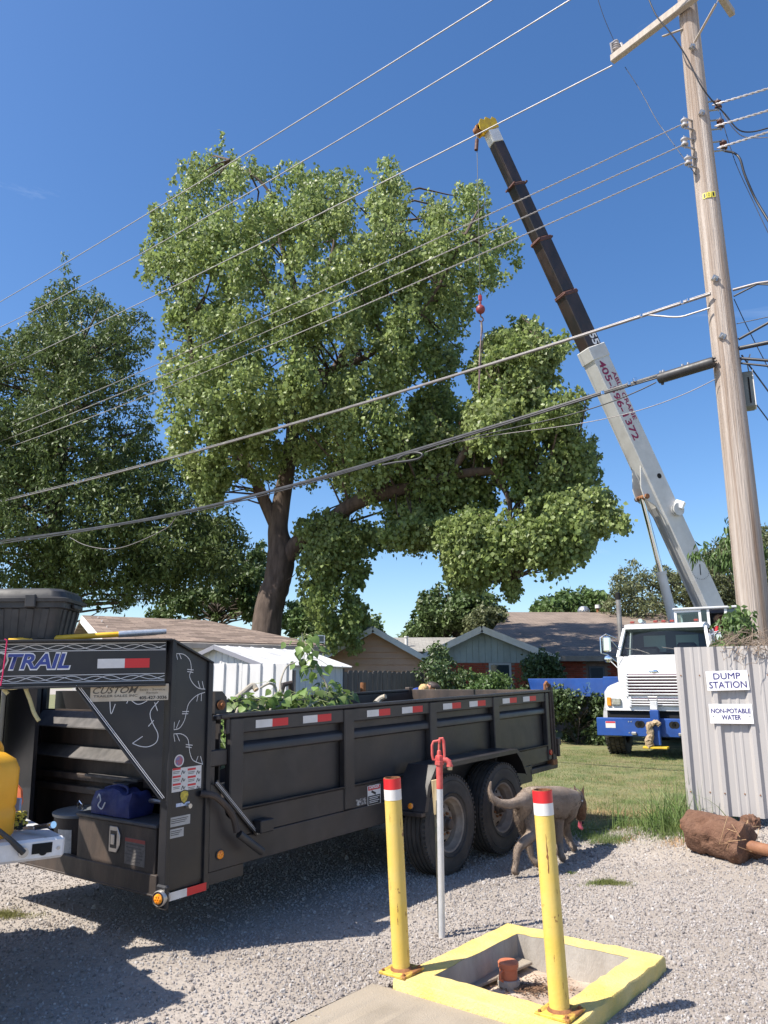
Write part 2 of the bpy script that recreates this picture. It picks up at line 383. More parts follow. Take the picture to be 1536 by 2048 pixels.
# grass blades
def blades(name, x, y, hmin, hmax, wd, m, lean=0.5, kind='stuff', seg=1, droop=0.0, zoff=0.0, parent=None, origin=(0, 0, 0)):
    n = len(x); h = rng.uniform(hmin, hmax, n); az = rng.uniform(0, 2 * np.pi, n); ln = rng.uniform(0, lean, n)
    base = np.stack([x, y, ground_z(x, y) + zoff], -1) - np.array(origin)
    d = np.stack([np.cos(az), np.sin(az), np.zeros(n)], -1); s = np.stack([-np.sin(az), np.cos(az), np.zeros(n)], -1)
    fw = rng.uniform(0, 2 * np.pi, n); s = s * np.cos(fw)[:, None] + d * np.sin(fw)[:, None]
    if seg == 1:
        tip = base + d * (h * ln)[:, None] + np.array([0, 0, 1.0]) * (h * np.sqrt(1 - np.minimum(ln, .98) ** 2))[:, None]
        v = np.stack([base - s * wd / 2, base + s * wd / 2, tip], 1).reshape(-1, 3)
        f = np.arange(3 * n).reshape(n, 3)
    else:
        vs_ = []
        for k in range(seg + 1):
            t = k / seg; wk = wd * (1 - t * 0.92)
            p = base + d * (h * ln * t * (0.35 + t * 1.1))[:, None] + np.array([0, 0, 1.0]) * (h * (t - droop * t * t * ln))[:, None]
            vs_ += [p - s * wk / 2, p + s * wk / 2]
        v = np.stack(vs_, 1).reshape(-1, 3); q = 2 * (seg + 1); f = []
        b0 = np.arange(n)[:, None] * q
        for k in range(seg): f.append(b0 + np.array([[2 * k, 2 * k + 1, 2 * k + 3, 2 * k + 2]]))
        f = np.stack(f, 1).reshape(-1, 4)
    o = np_obj(name, v, f, m, parent)
    if kind: tag(o, kind=kind)
    return o
nb = 150000
gx = rng.uniform(0.4, 8.5, nb); gy = 8.4 + 10 * rng.random(nb) ** 1.5
ok = (gx / gy < 0.52) & (gx / gy > 0.10) & (gy > lawn_edge(gx) - 0.15 - 0.25 * rng.random(nb) ** 3)
gx, gy = gx[ok], gy[ok]
blades('grass', gx, gy, 0.02, 0.05, 0.007, Mt['grass'], 0.8)
cl = rng.integers(0, 260, 26000); ccx, ccy = rng.uniform(1.0, 8.0, 260), 8.7 + 9 * rng.random(260) ** 1.4; qx, qy = ccx[cl] + rng.normal(0, 0.09, 26000), ccy[cl] + rng.normal(0, 0.09, 26000); qk = (qx / qy < 0.52) & (qx / qy > 0.10) & (qy > lawn_edge(qx) - 0.3)
blades('grass', qx[qk], qy[qk], 0.03, 0.085, 0.006, Mt['weed'], 0.9)
qx, qy = rng.uniform(0.8, 8.0, 9000), 8.8 + 8 * rng.random(9000); qk = (qx / qy < 0.52) & (np.sin(qx * 2.7 + qy) * np.sin(qy * 1.9) > 0.25) & (qy > lawn_edge(qx))
blades('dry_grass', qx[qk], qy[qk], 0.02, 0.06, 0.006, Mt['straw'], 1.0)
gx = rng.uniform(-9, 2.0, 24000); gy = lawn_edge(gx) + 9 * rng.random(24000)
blades('grass', gx, gy, 0.03, 0.08, 0.012, Mt['grass'], 0.8)
# straw and dead clippings where the lawn starts
sx = rng.normal(2.6, 0.55, 2600); sy = rng.normal(9.7, 0.22, 2600)
blades('dry_grass', sx, sy, 0.03, 0.11, 0.006, Mt['straw'], 1.0)
for cx_, cy_, rx, ry, n in ((1.76, 6.55, 0.17, 0.10, 2600), (-2.55, 5.6, 0.22, 0.12, 2200), (1.55, 6.9, 0.05, 0.04, 120)):
    a = rng.uniform(0, 6.28, n); r = np.abs(rng.normal(0, 0.5, n)) * (1 + 0.35 * np.sin(3 * a + cx_ * 9) + 0.25 * np.sin(5 * a + 1))
    blades('grass_patch', cx_ + rx * r * np.cos(a), cy_ + ry * r * np.sin(a), 0.008, 0.028, 0.005, Mt['grass'], 0.8, zoff=0.006)

# ------------------------------------------------------------------ the dump station: curbed pit with bollards
st = empty('dump_station_curb', PC, (0, 0, math.atan2(PU.y, PU.x)), 'yellow painted concrete curb square around a sunken drain pit', 'curb')
# local axes: x along PU, y = -PW
bm = B()
def wob(p, a=0.006): return (p[0] + random.uniform(-a, a), p[1] + random.uniform(-a, a))
def ring_mesh(bm, hu, hw, wid, z0, z1):
    o_, i_ = [], []
    def loop(a, b, n=14):
        P = [(-a, -b), (a, -b), (a, b), (-a, b)]; out = []
        for k in range(4):
            for j in range(n):
                t = j / n; out.append((P[k][0] * (1 - t) + P[(k + 1) % 4][0] * t, P[k][1] * (1 - t) + P[(k + 1) % 4][1] * t))
        return out
    random.seed(3)
    lo = [wob(p) for p in loop(hu, hw)]; lo2 = [(p[0] * 0.985, p[1] * 0.985) for p in lo]; lin = [wob(p, 0.004) for p in loop(hu - wid, hw - wid)]
    zt = [z1 + random.uniform(-0.004, 0.004) for _ in lo]
    rows = [[bm.verts.new((*p, z0)) for p in lo], [bm.verts.new((*p, z - 0.012)) for p, z in zip(lo, zt)], [bm.verts.new((*p, z)) for p, z in zip(lo2, zt)],
            [bm.verts.new((*p, z)) for p, z in zip(lin, zt)]]
    n = len(lo)
    for a, b in zip(rows, rows[1:]):
        for k in range(n): bm.faces.new((a[k], a[(k + 1) % n], b[(k + 1) % n], b[k]))
    return lin, zt
lin, zt = ring_mesh(bm, PHU, PHW, PWID, -0.12, PTOP)
fin(bm, 'curb', Mt['yellow_c'], st, smooth=40)
bm = B(); n = len(lin)
ta = [bm.verts.new((*p, z - 0.0015)) for p, z in zip(lin, zt)]; tb = [bm.verts.new((p[0] * 0.99, p[1] * 0.99, PBOT - 0.02)) for p in lin]
for k in range(n): bm.faces.new((ta[(k + 1) % n], ta[k], tb[k], tb[(k + 1) % n]))
fin(bm, 'pit_wall', Mt['concrete'], st, smooth=50)
bm = B(); bmesh.ops.create_grid(bm, x_segments=16, y_segments=14, size=1, matrix=M4.Translation((0, 0, PBOT)) @ M4.Diagonal((PHU - PWID + 0.02, PHW - PWID + 0.02, 1, 1)))
for v in bm.verts: v.co.z += random.uniform(-0.006, 0.006) + 0.02 * (v.co.x - 0.1) ** 2 + 0.05 * max(0, -v.co.y - 0.05) * max(0, 0.4 - v.co.x)
fin(bm, 'pit_floor', Mt['pitdirt'], st, smooth=80)
# sandy concrete apron in front
bm = B()
ap = []
for k in range(40):
    a = k / 39; ap.append((-PHU - 0.01 - 0.0, -0.34 + a * 0.95))
outer = [(-PHU - 0.72 - 0.05 * math.sin(k * 1.3), -0.34 + 0.98 * k / 39 + 0.02 * math.sin(k * 2.2)) for k in range(40)]
va = [bm.verts.new((p[0], p[1], 0.022)) for p in ap]; vb = [bm.verts.new((p[0], p[1], 0.010)) for p in outer]; vc = [bm.verts.new((p[0] - 0.05, p[1], -0.03)) for p in outer]
for k in range(39):
    bm.faces.new((va[k], va[k + 1], vb[k + 1], vb[k])); bm.faces.new((vb[k], vb[k + 1], vc[k + 1], vc[k]))
o = fin(bm, 'concrete_apron', Mt['sand'], None, loc=PC, rot=(0, 0, math.atan2(PU.y, PU.x)), smooth=60); tag(o, kind='structure')
for f in o.data.polygons: pass

# drain cap in the pit
pc = gnd(1018, 1975, PBOT)
t = empty('drain_cap', pc, (0, 0, R(20)), 'terracotta sewer cap standing on a pale pipe collar in the pit', 'drain cap')
bm = B(); lathe(bm, [(0.058, 0), (0.062, 0.03), (0.058, 0.045), (0.050, 0.046)], (0, 0, 0), (0, 0, 1), 22); fin(bm, 'pipe_collar', Mt['concrete'], t)
bm = B(); lathe(bm, [(0.046, 0.02), (0.050, 0.10), (0.056, 0.104), (0.057, 0.126), (0.052, 0.132), (0, 0.134)], (0, 0, 0), (0, 0, 1), 26); fin(bm, 'cap', Mt['clay'], t)
bm = B(); tube(bm, [(-0.045, -0.02, 0.095), (-0.07, -0.035, 0.09), (-0.075, -0.035, 0.06), (-0.05, -0.025, 0.045)], 0.007); fin(bm, 'handle', Mt['clay'], t)
bm = B(); bx(bm, -0.3, 0.32, -0.07, 0.07, 0, 0.018)
for v in bm.verts: v.co.z += 0.02 * (v.co.x > 0)
pl = gnd(975, 1958, PBOT + 0.015); tag(fin(bm, 'plank', Mt['sand'], None, loc=pl, rot=(0, 0, R(42)), bevel=0.004), 'worn sandy board lying on the pit floor beside the drain cap', 'board')
# leaf litter in the pit
lt_ = []
for k in range(700):
    a, r = random.uniform(0, 6.28), abs(random.gauss(0, 0.12)); lt_.append((pc.x + 0.12 + r * math.cos(a), pc.y - 0.03 + r * 0.7 * math.sin(a)))
lt_ = np.array(lt_)
dn = Mt['rust']
h_ = rng.uniform(0.005, 0.016, len(lt_)); az = rng.uniform(0, 6.28, len(lt_))
b0 = np.stack([lt_[:, 0], lt_[:, 1], np.full(len(lt_), PBOT + 0.008) + rng.uniform(0, 0.012, len(lt_))], -1)
dd = np.stack([np.cos(az), np.sin(az), rng.uniform(-0.2, 0.4, len(lt_))], -1) * 0.013; s2 = np.stack([-np.sin(az), np.cos(az), np.zeros(len(lt_))], -1) * 0.004
tag(np_obj('leaf_litter', np.stack([b0 - dd, b0 + s2, b0 + dd, b0 - s2], 1).reshape(-1, 3), np.arange(4 * len(lt_)).reshape(-1, 4), mat('dead_leaf', (0.10, 0.055, 0.03), (0.20, 0.11, 0.06), 20, 0.8, island=0.4)), kind='stuff')

def bollard(base, top, label):
    d = (top - base).normalized(); q = V((0, 0, 1)).rotation_difference(d); Lh = (top - base).length
    t = empty('bollard', base, q.to_euler(), label, 'bollard', 'yellow pipe bollards on the curb')
    r = 0.0455
    bm = B(); lathe(bm, [(r, 0.0), (r, Lh - 0.112)], (0, 0, 0), (0, 0, 1), 32); fin(bm, 'pipe', Mt['yellow'], t)
    bm = B(); lathe(bm, [(r, Lh - 0.112), (r + 0.0012, Lh - 0.112), (r + 0.0012, Lh - 0.058), (r, Lh - 0.058)], (0, 0, 0), (0, 0, 1), 32); fin(bm, 'white_band', Mt['white'], t)
    bm = B(); lathe(bm, [(r, Lh - 0.058), (r + 0.0014, Lh - 0.0578), (r + 0.0014, Lh - 0.003), (r, Lh - 0.003)], (0, 0, 0), (0, 0, 1), 32); fin(bm, 'red_band', Mt['red'], t)
    bm = B(); lathe(bm, [(r, Lh - 0.004), (r - 0.001, Lh), (r - 0.006, Lh), (r - 0.007, Lh - 0.15), (0, Lh - 0.15)], (0, 0, 0), (0, 0, 1), 32); fin(bm, 'open_rim', Mt['rust'], t)
    bm = B(); box(bm, (0, 0, 0.006), (0.17, 0.17, 0.014), rot=(0, 0, math.atan2(PU.y, PU.x)))
    fin(bm, 'base_plate', mat('rusty_yellow_plate', (0.62, 0.43, 0.07), (0.24, 0.10, 0.03), 18, 0.75, bump=0.3, lo=0.45, hi=0.6), t, bevel=0.003)
    bm = B(); lathe(bm, [(r + 0.012, 0.012), (r + 0.004, 0.024), (r - 0.002, 0.027)], (0, 0, 0), (0, 0, 1), 24); fin(bm, 'weld_bead', Mt['rust'], t)
    random.seed(len(label))
    for k in range(9):                          # rust bleeding through chipped paint
        z0, hh, a0, w0 = (Lh * 0.62, 0.17, -1.75, 0.010) if (k == 0 and 'dog' in label) else (random.uniform(0.04, Lh - 0.2), random.uniform(0.012, 0.06), random.uniform(-2.6, -0.5), random.uniform(0.002, 0.005))
        bm = B(); prev = None; nn = 12
        for j_ in range(nn + 1):
            f = j_ / nn; wv = w0 * (0.15 + random.random()) * (math.sin(math.pi * min(1, f * 0.9 + 0.08))) / r / 2; aa = a0 + random.uniform(-0.03, 0.03); zz = z0 + hh * f
            cur = [bm.verts.new(((r + 0.0006) * math.cos(aa + s_), (r + 0.0006) * math.sin(aa + s_), zz)) for s_ in (-wv, wv)]
            if prev: bm.faces.new((prev[0], prev[1], cur[1], cur[0]))
            prev = cur
        fin(bm, 'rust_streak', Mt['rust'], t)
    for sx_, sy_ in ((1, 1), (1, -1), (-1, 1), (-1, -1)):
        p = V((sx_ * 0.066, sy_ * 0.066, 0)); p.rotate(Euler((0, 0, math.atan2(PU.y, PU.x))))
        bm = B(); cyl(bm, (p.x, p.y, 0.012), (p.x, p.y, 0.022), 0.008, n=6); fin(bm, 'bolt', Mt['rust'], t)
bollard(gnd(803, 1943, PTOP), at(784, 1555, 4.36), 'yellow pipe bollard standing alone on the curb corner next to the red water hydrant')
bollard(gnd(1120, 2026, PTOP), at(1084, 1579, 3.87), 'rust streaked yellow pipe bollard standing in front of the dog')

# red yard hydrant on a galvanised pipe, and the stake beside it
hb = gnd(884, 1872, 0); ht = at(883, 1476, hb.y).z
t = empty('yard_hydrant', hb, (0, 0, 0), 'red handled water hydrant on a thin galvanised pipe', 'hydrant')
zj = at(883, 1577, hb.y).z; zh = at(883, 1526, hb.y).z
bm = B(); cyl(bm, (0, 0, -0.05), (0, 0, zj + 0.01), 0.0205, n=20); fin(bm, 'pipe', Mt['galv'], t)
bm = B(); lathe(bm, [(0.0212, zj - 0.002), (0.0215, zh - 0.01), (0.026, zh - 0.01), (0.027, zh - 0.008)], (0, 0, 0), (0, 0, 1), 20); fin(bm, 'painted_sleeve', Mt['hydrant'], t)
bm = B()
lathe(bm, [(0.029, zh - 0.012), (0.03, zh + 0.012), (0.026, zh + 0.014), (0.028, zh + 0.03), (0.024, zh + 0.045), (0.015, zh + 0.05), (0.013, zh + 0.075), (0.008, zh + 0.08), (0.007, ht - 0.03), (0, ht - 0.03)], (0, 0, 0), (0, 0, 1), 8)
fin(bm, 'head', Mt['hydrant'], t)
bm = B(); tube(bm, [(0.015, 0, zh + 0.022), (0.045, -0.006, zh + 0.02), (0.062, -0.008, zh + 0.008), (0.067, -0.008, zh - 0.016)], [0.018, 0.017, 0.018, 0.019], 14)
lathe(bm, [(0.021, -0.022), (0.021, -0.010), (0, -0.010)], (0.067, -0.008, zh), (0, 0, 1), 14); fin(bm, 'spout', Mt['hydrant'], t)
bm = B(); lathe(bm, [(0.016, -0.042), (0.017, -0.022), (0, -0.022)], (0.067, -0.008, zh), (0, 0, 1), 14); fin(bm, 'hose_thread', mat('brass_worn', (0.45, 0.38, 0.26), rough=0.4, metal=0.8), t)
bm = B()
tube(bm, [(-0.022, 0, zh + 0.018), (-0.04, 0, zh + 0.022), (-0.046, 0, zh + 0.05), (-0.046, 0, ht - 0.045), (-0.036, 0, ht - 0.022), (-0.008, 0, ht - 0.018), (0.006, 0, ht - 0.012)], 0.0085, 10)
tube(bm, [(0.0, 0.0, ht - 0.03), (0.008, 0, ht - 0.004), (0.022, 0, ht - 0.004), (0.030, 0, ht - 0.02), (0.034, -0.004, zh + 0.06), (0.034, -0.006, zh + 0.03)], [0.010, 0.011, 0.012, 0.011, 0.009, 0.009], 10)
fin(bm, 'lever_handle', Mt['hydrant'], t)
bm = B(); tube(bm, [(0, 0, zh + 0.07), (0.004, 0, ht - 0.05), (0.002, 0, ht - 0.02)], 0.007, 8); fin(bm, 'pump_rod', Mt['rust'], t)
sb = gnd(881, 1868, 0); sb.y += 0.03
s_top = at(868, 1560, sb.y); s_mid = at(874, 1618, sb.y)
t = empty('stake', sb, (0, 0, 0), 'dark green steel stake with a pale split board tied to its top beside the hydrant', 'stake')
a, b = s_mid - sb, s_top - sb
gm = mat('dark_green_steel', (0.035, 0.045, 0.035), (0.06, 0.06, 0.045), 10, 0.6, dirt=(0.2, 0.15, 0.1), dscale=20)
bm = B(); bar(bm, (a * -0.03), a + (b - a) * 0.3, 0.026, 0.005, up=(0, 1, 0)); bar(bm, (a * -0.03) + V((0, -0.009, 0)), a + (b - a) * 0.3 + V((0, -0.009, 0)), 0.005, 0.016, up=(0, 1, 0))
fin(bm, 'post', gm, t)
for k in range(12):
    p = a * (0.08 + 0.075 * k); bm = B(); box(bm, p + V((0.0, -0.018, 0)), (0.008, 0.008, 0.022)); fin(bm, 'stud', Mt['galv'], t)
bm = B(); bar(bm, a * 0.97, b, 0.036, 0.014, up=(0, 1, 0))
for v in bm.verts: v.co += V((random.uniform(-0.003, 0.003), 0, random.uniform(-0.012, 0.006)))
fin(bm, 'split_board', mat('pale_split_wood', (0.72, 0.60, 0.38), (0.55, 0.42, 0.22), 8, 0.8, stretch=(8, 8, 0.8), dirt=(0.2, 0.13, 0.06), dscale=6, damt=0.7), t)
# ------------------------------------------------------------------ houses, shed and fences beyond the trailer
def shingles(name, c1, c2, row=0.145, wd=0.32):
    m = mat(name, c1, c2, 2.0, 0.95, bump=0.6, bscale=90, rvar=0); t = m.node_tree; bs = t.nodes['Principled BSDF']; N = t.nodes.new; K = t.links.new
    tc = N('ShaderNodeTexCoord'); br = N('ShaderNodeTexBrick'); br.inputs['Scale'].default_value = 1; br.inputs['Brick Width'].default_value = wd; br.inputs['Row Height'].default_value = row
    br.inputs['Mortar Size'].default_value = 0.009; br.inputs['Mortar Smooth'].default_value = 0.3; br.inputs['Bias'].default_value = 0.0
    br.inputs['Color1'].default_value = (*c1, 1); br.inputs['Color2'].default_value = (*c2, 1); br.inputs['Mortar'].default_value = (*[c * 0.45 for c in c1], 1)
    nz = N('ShaderNodeTexNoise'); nz.inputs['Scale'].default_value = 0.9; nz.inputs['Detail'].default_value = 6; mx = N('ShaderNodeMixRGB'); mx.blend_type = 'MULTIPLY'; mx.inputs[0].default_value = 0.6
    rp = N('ShaderNodeMapRange'); rp.inputs[1].default_value = 0.3; rp.inputs[2].default_value = 0.7; rp.inputs[3].default_value = 0.6; rp.inputs[4].default_value = 1.1
    K(tc.outputs['Object'], br.inputs['Vector']); K(tc.outputs['Object'], nz.inputs['Vector']); K(nz.outputs['Fac'], rp.inputs[0])
    K(br.outputs['Color'], mx.inputs[1]); K(rp.outputs[0], mx.inputs[2]); K(mx.outputs[0], bs.inputs['Base Color'])
    return m
Mt['roof_tan'] = shingles('tan_shingles', (0.30, 0.225, 0.18), (0.12, 0.085, 0.068))
Mt['roof_dark'] = shingles('dark_brown_shingles', (0.27, 0.21, 0.17), (0.20, 0.155, 0.125))
Mt['roof_black'] = shingles('charcoal_shingles', (0.05, 0.05, 0.055), (0.075, 0.072, 0.075))
Mt['roof_grey'] = shingles('pale_grey_shingles', (0.36, 0.345, 0.32), (0.27, 0.26, 0.245))
Mt['wall_white'] = mat('white_siding', (0.66, 0.66, 0.63), (0.58, 0.58, 0.55), 2, 0.7)
Mt['trim'] = mat('white_trim', (0.70, 0.70, 0.70), (0.60, 0.60, 0.60), 5, 0.6)
Mt['fascia'] = mat('weathered_gutter', (0.24, 0.20, 0.17), (0.34, 0.30, 0.26), 3, 0.7)
Mt['peach'] = mat('peach_siding', (0.47, 0.32, 0.235), (0.43, 0.28, 0.205), 2, 0.75)
Mt['bluegrey'] = mat('blue_grey_siding', (0.36, 0.43, 0.45), (0.30, 0.37, 0.40), 1.2, 0.8, dirt=(0.2, 0.22, 0.22), dscale=1.5, damt=0.5)
Mt['brickred'] = mat('red_brick', (0.27, 0.055, 0.032), (0.36, 0.085, 0.05), 3, 0.9, bump=0.5, bscale=50, island=0.25)
Mt['mortar'] = mat('mortar', (0.20, 0.145, 0.125), (0.26, 0.20, 0.175), 8, 0.95)
Mt['pane'] = glassy('dark_window_pane', (0.035, 0.05, 0.065), 0.06)
Mt['sheet'] = mat('white_metal_sheet', (0.62, 0.61, 0.61), (0.55, 0.545, 0.55), 2, 0.5, dirt=(0.34, 0.32, 0.31), dscale=2.5, damt=0.45, stretch=(1, 1, 0.3))
Mt['shedroof'] = mat('white_metal_roof', (0.62, 0.62, 0.63), (0.50, 0.50, 0.51), 2, 0.5, dirt=(0.3, 0.29, 0.28), dscale=2, damt=0.3)
Mt['shedshade'] = mat('shaded_white_metal', (0.46, 0.50, 0.54), (0.40, 0.44, 0.48), 2, 0.5)  # white shed metal with its shaded side's blue-grey put into the colour
Mt['oldwood'] = mat('shaded_fence_board', (0.075, 0.070, 0.070), (0.12, 0.11, 0.105), 3, 0.9, stretch=(6, 6, 0.6), bump=0.4, bscale=40, island=0.2)  # boards coloured darker to stand in for shade over the fence

def roof_slab(name, m, pts, parent, th=0.06, sw=None):
    """a roof plane as a slab; object axes: x along the eave, y up the slope"""
    pts = [V(p) for p in pts]; o = pts[0]; ax = (pts[1] - pts[0]).normalized(); n = None
    for p in pts[2:]:
        c = ax.cross(p - o)
        if c.length > 1e-4: n = c.normalized(); break
    if n.z < 0: n = -n
    ay = n.cross(ax); mm = M4((ax, ay, n)).transposed().to_4x4(); mm.translation = o; inv = mm.inverted()
    L2 = [inv @ p for p in pts]; bm = B(); prism(bm, [(p.x, p.y) for p in L2], (0, 0, 0), (1, 0, 0), (0, 1, 0), (0, 0, 1), -th)
    ob = fin(bm, name, m); ob.parent = parent; ob.matrix_local = mm
    return ob
def rel(parent, p): return V(p) - parent.location
def wall_boards(bm, a, b, z0, z1, nrm, pitch=0.16, th=0.016, clip=None):   # lap siding, real courses
    a, b = V(a), V(b); n = V(nrm).normalized(); z = z0
    while z < z1 - 0.01:
        h = min(pitch, z1 - z)
        if clip:
            t0, t1 = clip(z + h * 0.5)
            if t1 - t0 < 0.02: z += h; continue
            p, q = a.lerp(b, t0), a.lerp(b, t1)
        else: p, q = a, b
        v = [bm.verts.new(V((p.x, p.y, z)) + n * th), bm.verts.new(V((q.x, q.y, z)) + n * th), bm.verts.new(V((q.x, q.y, z + h)) + n * 0.002), bm.verts.new(V((p.x, p.y, z + h)) + n * 0.002)]
        w_ = [bm.verts.new(V((p.x, p.y, z)) + n * 0.002), bm.verts.new(V((q.x, q.y, z)) + n * 0.002)]
        bm.faces.new(v); bm.faces.new((w_[0], w_[1], v[1], v[0])); z += h

# --- house with the tan roof
c0 = V((-5.31, 15.4, 0)); e = V((0.883, 0.469, 0)); d = V((-0.469, 0.883, 0)); Lw = 4.05; hd_ = 3.2; ez, rz = 2.42, 3.16
hs = empty('house', c0, (0, 0, 0), 'long low white house with tan shingle roof and brown gutter behind the trailer', 'house')
z = V((0, 0, 1)); ov = 0.35; cL, cR = c0 - e * 3.2, c0 + e * Lw
gL = c0
A0 = gL - e * 0.3 - d * ov; A1 = cR - d * ov + e * 0.3
r0, r1 = gL - e * 0.3 + d * hd_, cR + e * 0.3 - e * 1.7 + d * hd_
R_ = lambda p, zz: p + z * zz - c0
roof_slab('roof', Mt['roof_tan'], [R_(A0, ez), R_(A1, ez), R_(r1, rz), R_(r0, rz)], hs)
B1 = cR + e * 0.3 + d * (2 * hd_ + ov)
roof_slab('roof', Mt['roof_tan'], [R_(A1, ez), R_(B1, ez), R_(r1, rz)], hs)
roof_slab('roof', Mt['roof_tan'], [R_(B1, ez), R_(gL - e * 0.3 + d * (2 * hd_ + ov), ez), R_(r0, rz), R_(r1, rz)], hs)
bm = B(); bar(bm, R_(A0 - d * 0.04, ez - 0.09), R_(A1 - d * 0.04, ez - 0.09), 0.07, 0.13); fin(bm, 'gutter', Mt['fascia'], hs, bevel=0.015)
bm = B(); bar(bm, R_(A0 - e * 0.01, ez - 0.10), R_(r0 - e * 0.01, rz - 0.10), 0.04, 0.17); fin(bm, 'rake_board', Mt['trim'], hs)
bm = B(); bar(bm, R_(A1 + e * 0.02, ez - 0.10), R_(B1 + e * 0.02, ez - 0.10), 0.04, 0.13); fin(bm, 'fascia', Mt['fascia'], hs)
bm = B(); wall_boards(bm, R_(c0, 0), R_(cR, 0), 0.1, ez - 0.08, -d, 0.18); fin(bm, 'front_wall', Mt['wall_white'], hs)
bm = B(); a = R_(c0, 0); b = R_(c0 + d * 2 * hd_, 0)
wall_boards(bm, a, b, 0.1, rz - 0.05, -e, 0.18, clip=lambda zz: (max(0, (zz - ez) / (rz - ez) * 0.5), min(1, 1 - (zz - ez) / (rz - ez) * 0.5))); fin(bm, 'gable_wall', mat('grey_gable_siding', (0.26, 0.25, 0.25), (0.32, 0.31, 0.31), 2, 0.8), hs)
bm = B(); wall_boards(bm, R_(cR, 0), R_(cR + d * 2 * hd_, 0), 0.1, ez - 0.08, e, 0.18); fin(bm, 'end_wall', Mt['wall_white'], hs)
fl = empty('flood_light', at(640, 1278, 16.6), (0, 0, R(20)), 'square white floodlight hanging at the right corner of the tan roof', 'light')
bm = B()
for x0, x1, z0, z1 in ((-0.10, 0.10, 0.06, 0.08), (-0.10, 0.10, -0.08, -0.06), (-0.10, -0.08, -0.06, 0.06), (0.08, 0.10, -0.06, 0.06)): bx(bm, x0, x1, -0.04, 0.04, z0, z1)
fin(bm, 'frame', Mt['trim'], fl); bm = B(); bx(bm, -0.079, 0.079, -0.01, 0.03, -0.059, 0.059); fin(bm, 'lens', Mt['pane'], fl)
bm = B(); tube(bm, [(0, 0.03, 0.0), (-0.12, 0.25, 0.05), (-0.2, 0.4, 0.12)], 0.012); fin(bm, 'arm', Mt['fascia'], fl)

# --- white metal garden shed
c = V((-2.0, 13.0, 0)); u = V((-0.8, 0.6, 0)); l = V((0.6, 0.8, 0)); W2, LL, ze, za = 2.2, 2.05, 1.90, 2.22
sh_ = empty('garden_shed', c, (0, 0, 0), 'small white metal garden shed with a low gable roof', 'shed')
def ribs(bm, a, b, z0, z1, n, k=0.02, pitch=0.19, top=None):
    a, b = V(a), V(b); L_ = (b - a).length; dd = (b - a) / L_; n = V(n); x = 0; cols = []
    while x < L_:
        for dx, dz in ((0, 0), (0.06, 0), (0.075, k), (0.115, k), (0.13, 0)):
            if x + dx < L_: cols.append((x + dx, dz))
        x += pitch
    cols.append((L_, 0)); prev = None
    for x, dz in cols:
        p = a + dd * x + n * dz; zt_ = top(x / L_) if top else z1
        cur = (bm.verts.new((p.x, p.y, z0)), bm.verts.new((p.x, p.y, zt_)))
        if prev: bm.faces.new((prev[0], cur[0], cur[1], prev[1]))
        prev = cur
zero = V((0, 0, 0))
bm = B(); ribs(bm, zero, u * W2, 0.1, ze, -l, 0.012, 0.16, top=lambda t: ze + (za - ze) * (1 - abs(2 * t - 1)) - 0.02); fin(bm, 'gable_wall', Mt['sheet'], sh_)
bm = B(); ribs(bm, zero, l * LL, 0.1, ze - 0.02, -u, 0.012, 0.16); fin(bm, 'side_wall', Mt['shedshade'], sh_)
bm = B(); ribs(bm, u * W2, u * W2 + l * LL, 0.1, ze - 0.02, u, 0.012, 0.16); fin(bm, 'side_wall', Mt['sheet'], sh_)
for s in (0, 1):
    ea, eb = (-u * 0.10 if s == 0 else u * (W2 + 0.10)), u * W2 / 2
    P0, P1 = ea - l * 0.12 + z * (ze - 0.02), ea + l * (LL + 0.15) + z * (ze - 0.02); Q0, Q1 = eb - l * 0.12 + z * za, eb + l * (LL + 0.15) + z * za
    ro = roof_slab('roof', Mt['shedroof'], [P0, P1, Q1, Q0], sh_, 0.015)
    bm = B()
    for k in range(9):
        f = k / 8; bar(bm, P0.lerp(P1, f) + z * 0.006, Q0.lerp(Q1, f) + z * 0.006, 0.02, 0.012)
    fin(bm, 'roof_seams', Mt['shedroof'], sh_)
bm = B(); bar(bm, -u * 0.10 - l * 0.13 + z * (ze - 0.05), u * W2 / 2 - l * 0.13 + z * (za - 0.03), 0.02, 0.07); bar(bm, u * (W2 + 0.1) - l * 0.13 + z * (ze - 0.05), u * W2 / 2 - l * 0.13 + z * (za - 0.03), 0.02, 0.07); fin(bm, 'rake_trim', mat('grey_trim', (0.20, 0.20, 0.23), rough=0.6), sh_)
bm = B(); bx(bm, -0.02, 0.03, -0.02, 0.03, 0.1, ze - 0.05); o = fin(bm, 'corner_trim', mat('dark_trim', (0.06, 0.06, 0.07), rough=0.6), sh_); o.location = l * LL
# --- white corrugated fence in front of the shed
fa, fb = at(300, 1326, 12.9), at(585, 1324, 11.9); fz = 1.86
fo = empty('metal_fence', (fa.x, fa.y, 0), (0, 0, 0), 'white corrugated metal fence standing in front of the garden shed', 'fence')
dv = V((fb.x - fa.x, fb.y - fa.y, 0)); nn = V((dv.y, -dv.x, 0)).normalized(); k_ = 3
for k in range(k_):
    bm = B(); ribs(bm, dv * (k / k_) + nn * 0.004 * (k % 2), dv * ((k + 1) / k_) + nn * 0.004 * (k % 2), 0.08, fz + 0.015 * (k % 2), nn, 0.03, 0.23); fin(bm, 'sheet_panel', Mt['sheet'], fo)
for k in range(k_ + 1):
    p = dv * (k / k_) - nn * 0.05; bm = B(); bx(bm, p.x - 0.03, p.x + 0.03, p.y - 0.03, p.y + 0.03, 0, fz - 0.1); fin(bm, 'post', Mt['oldwood'], fo)

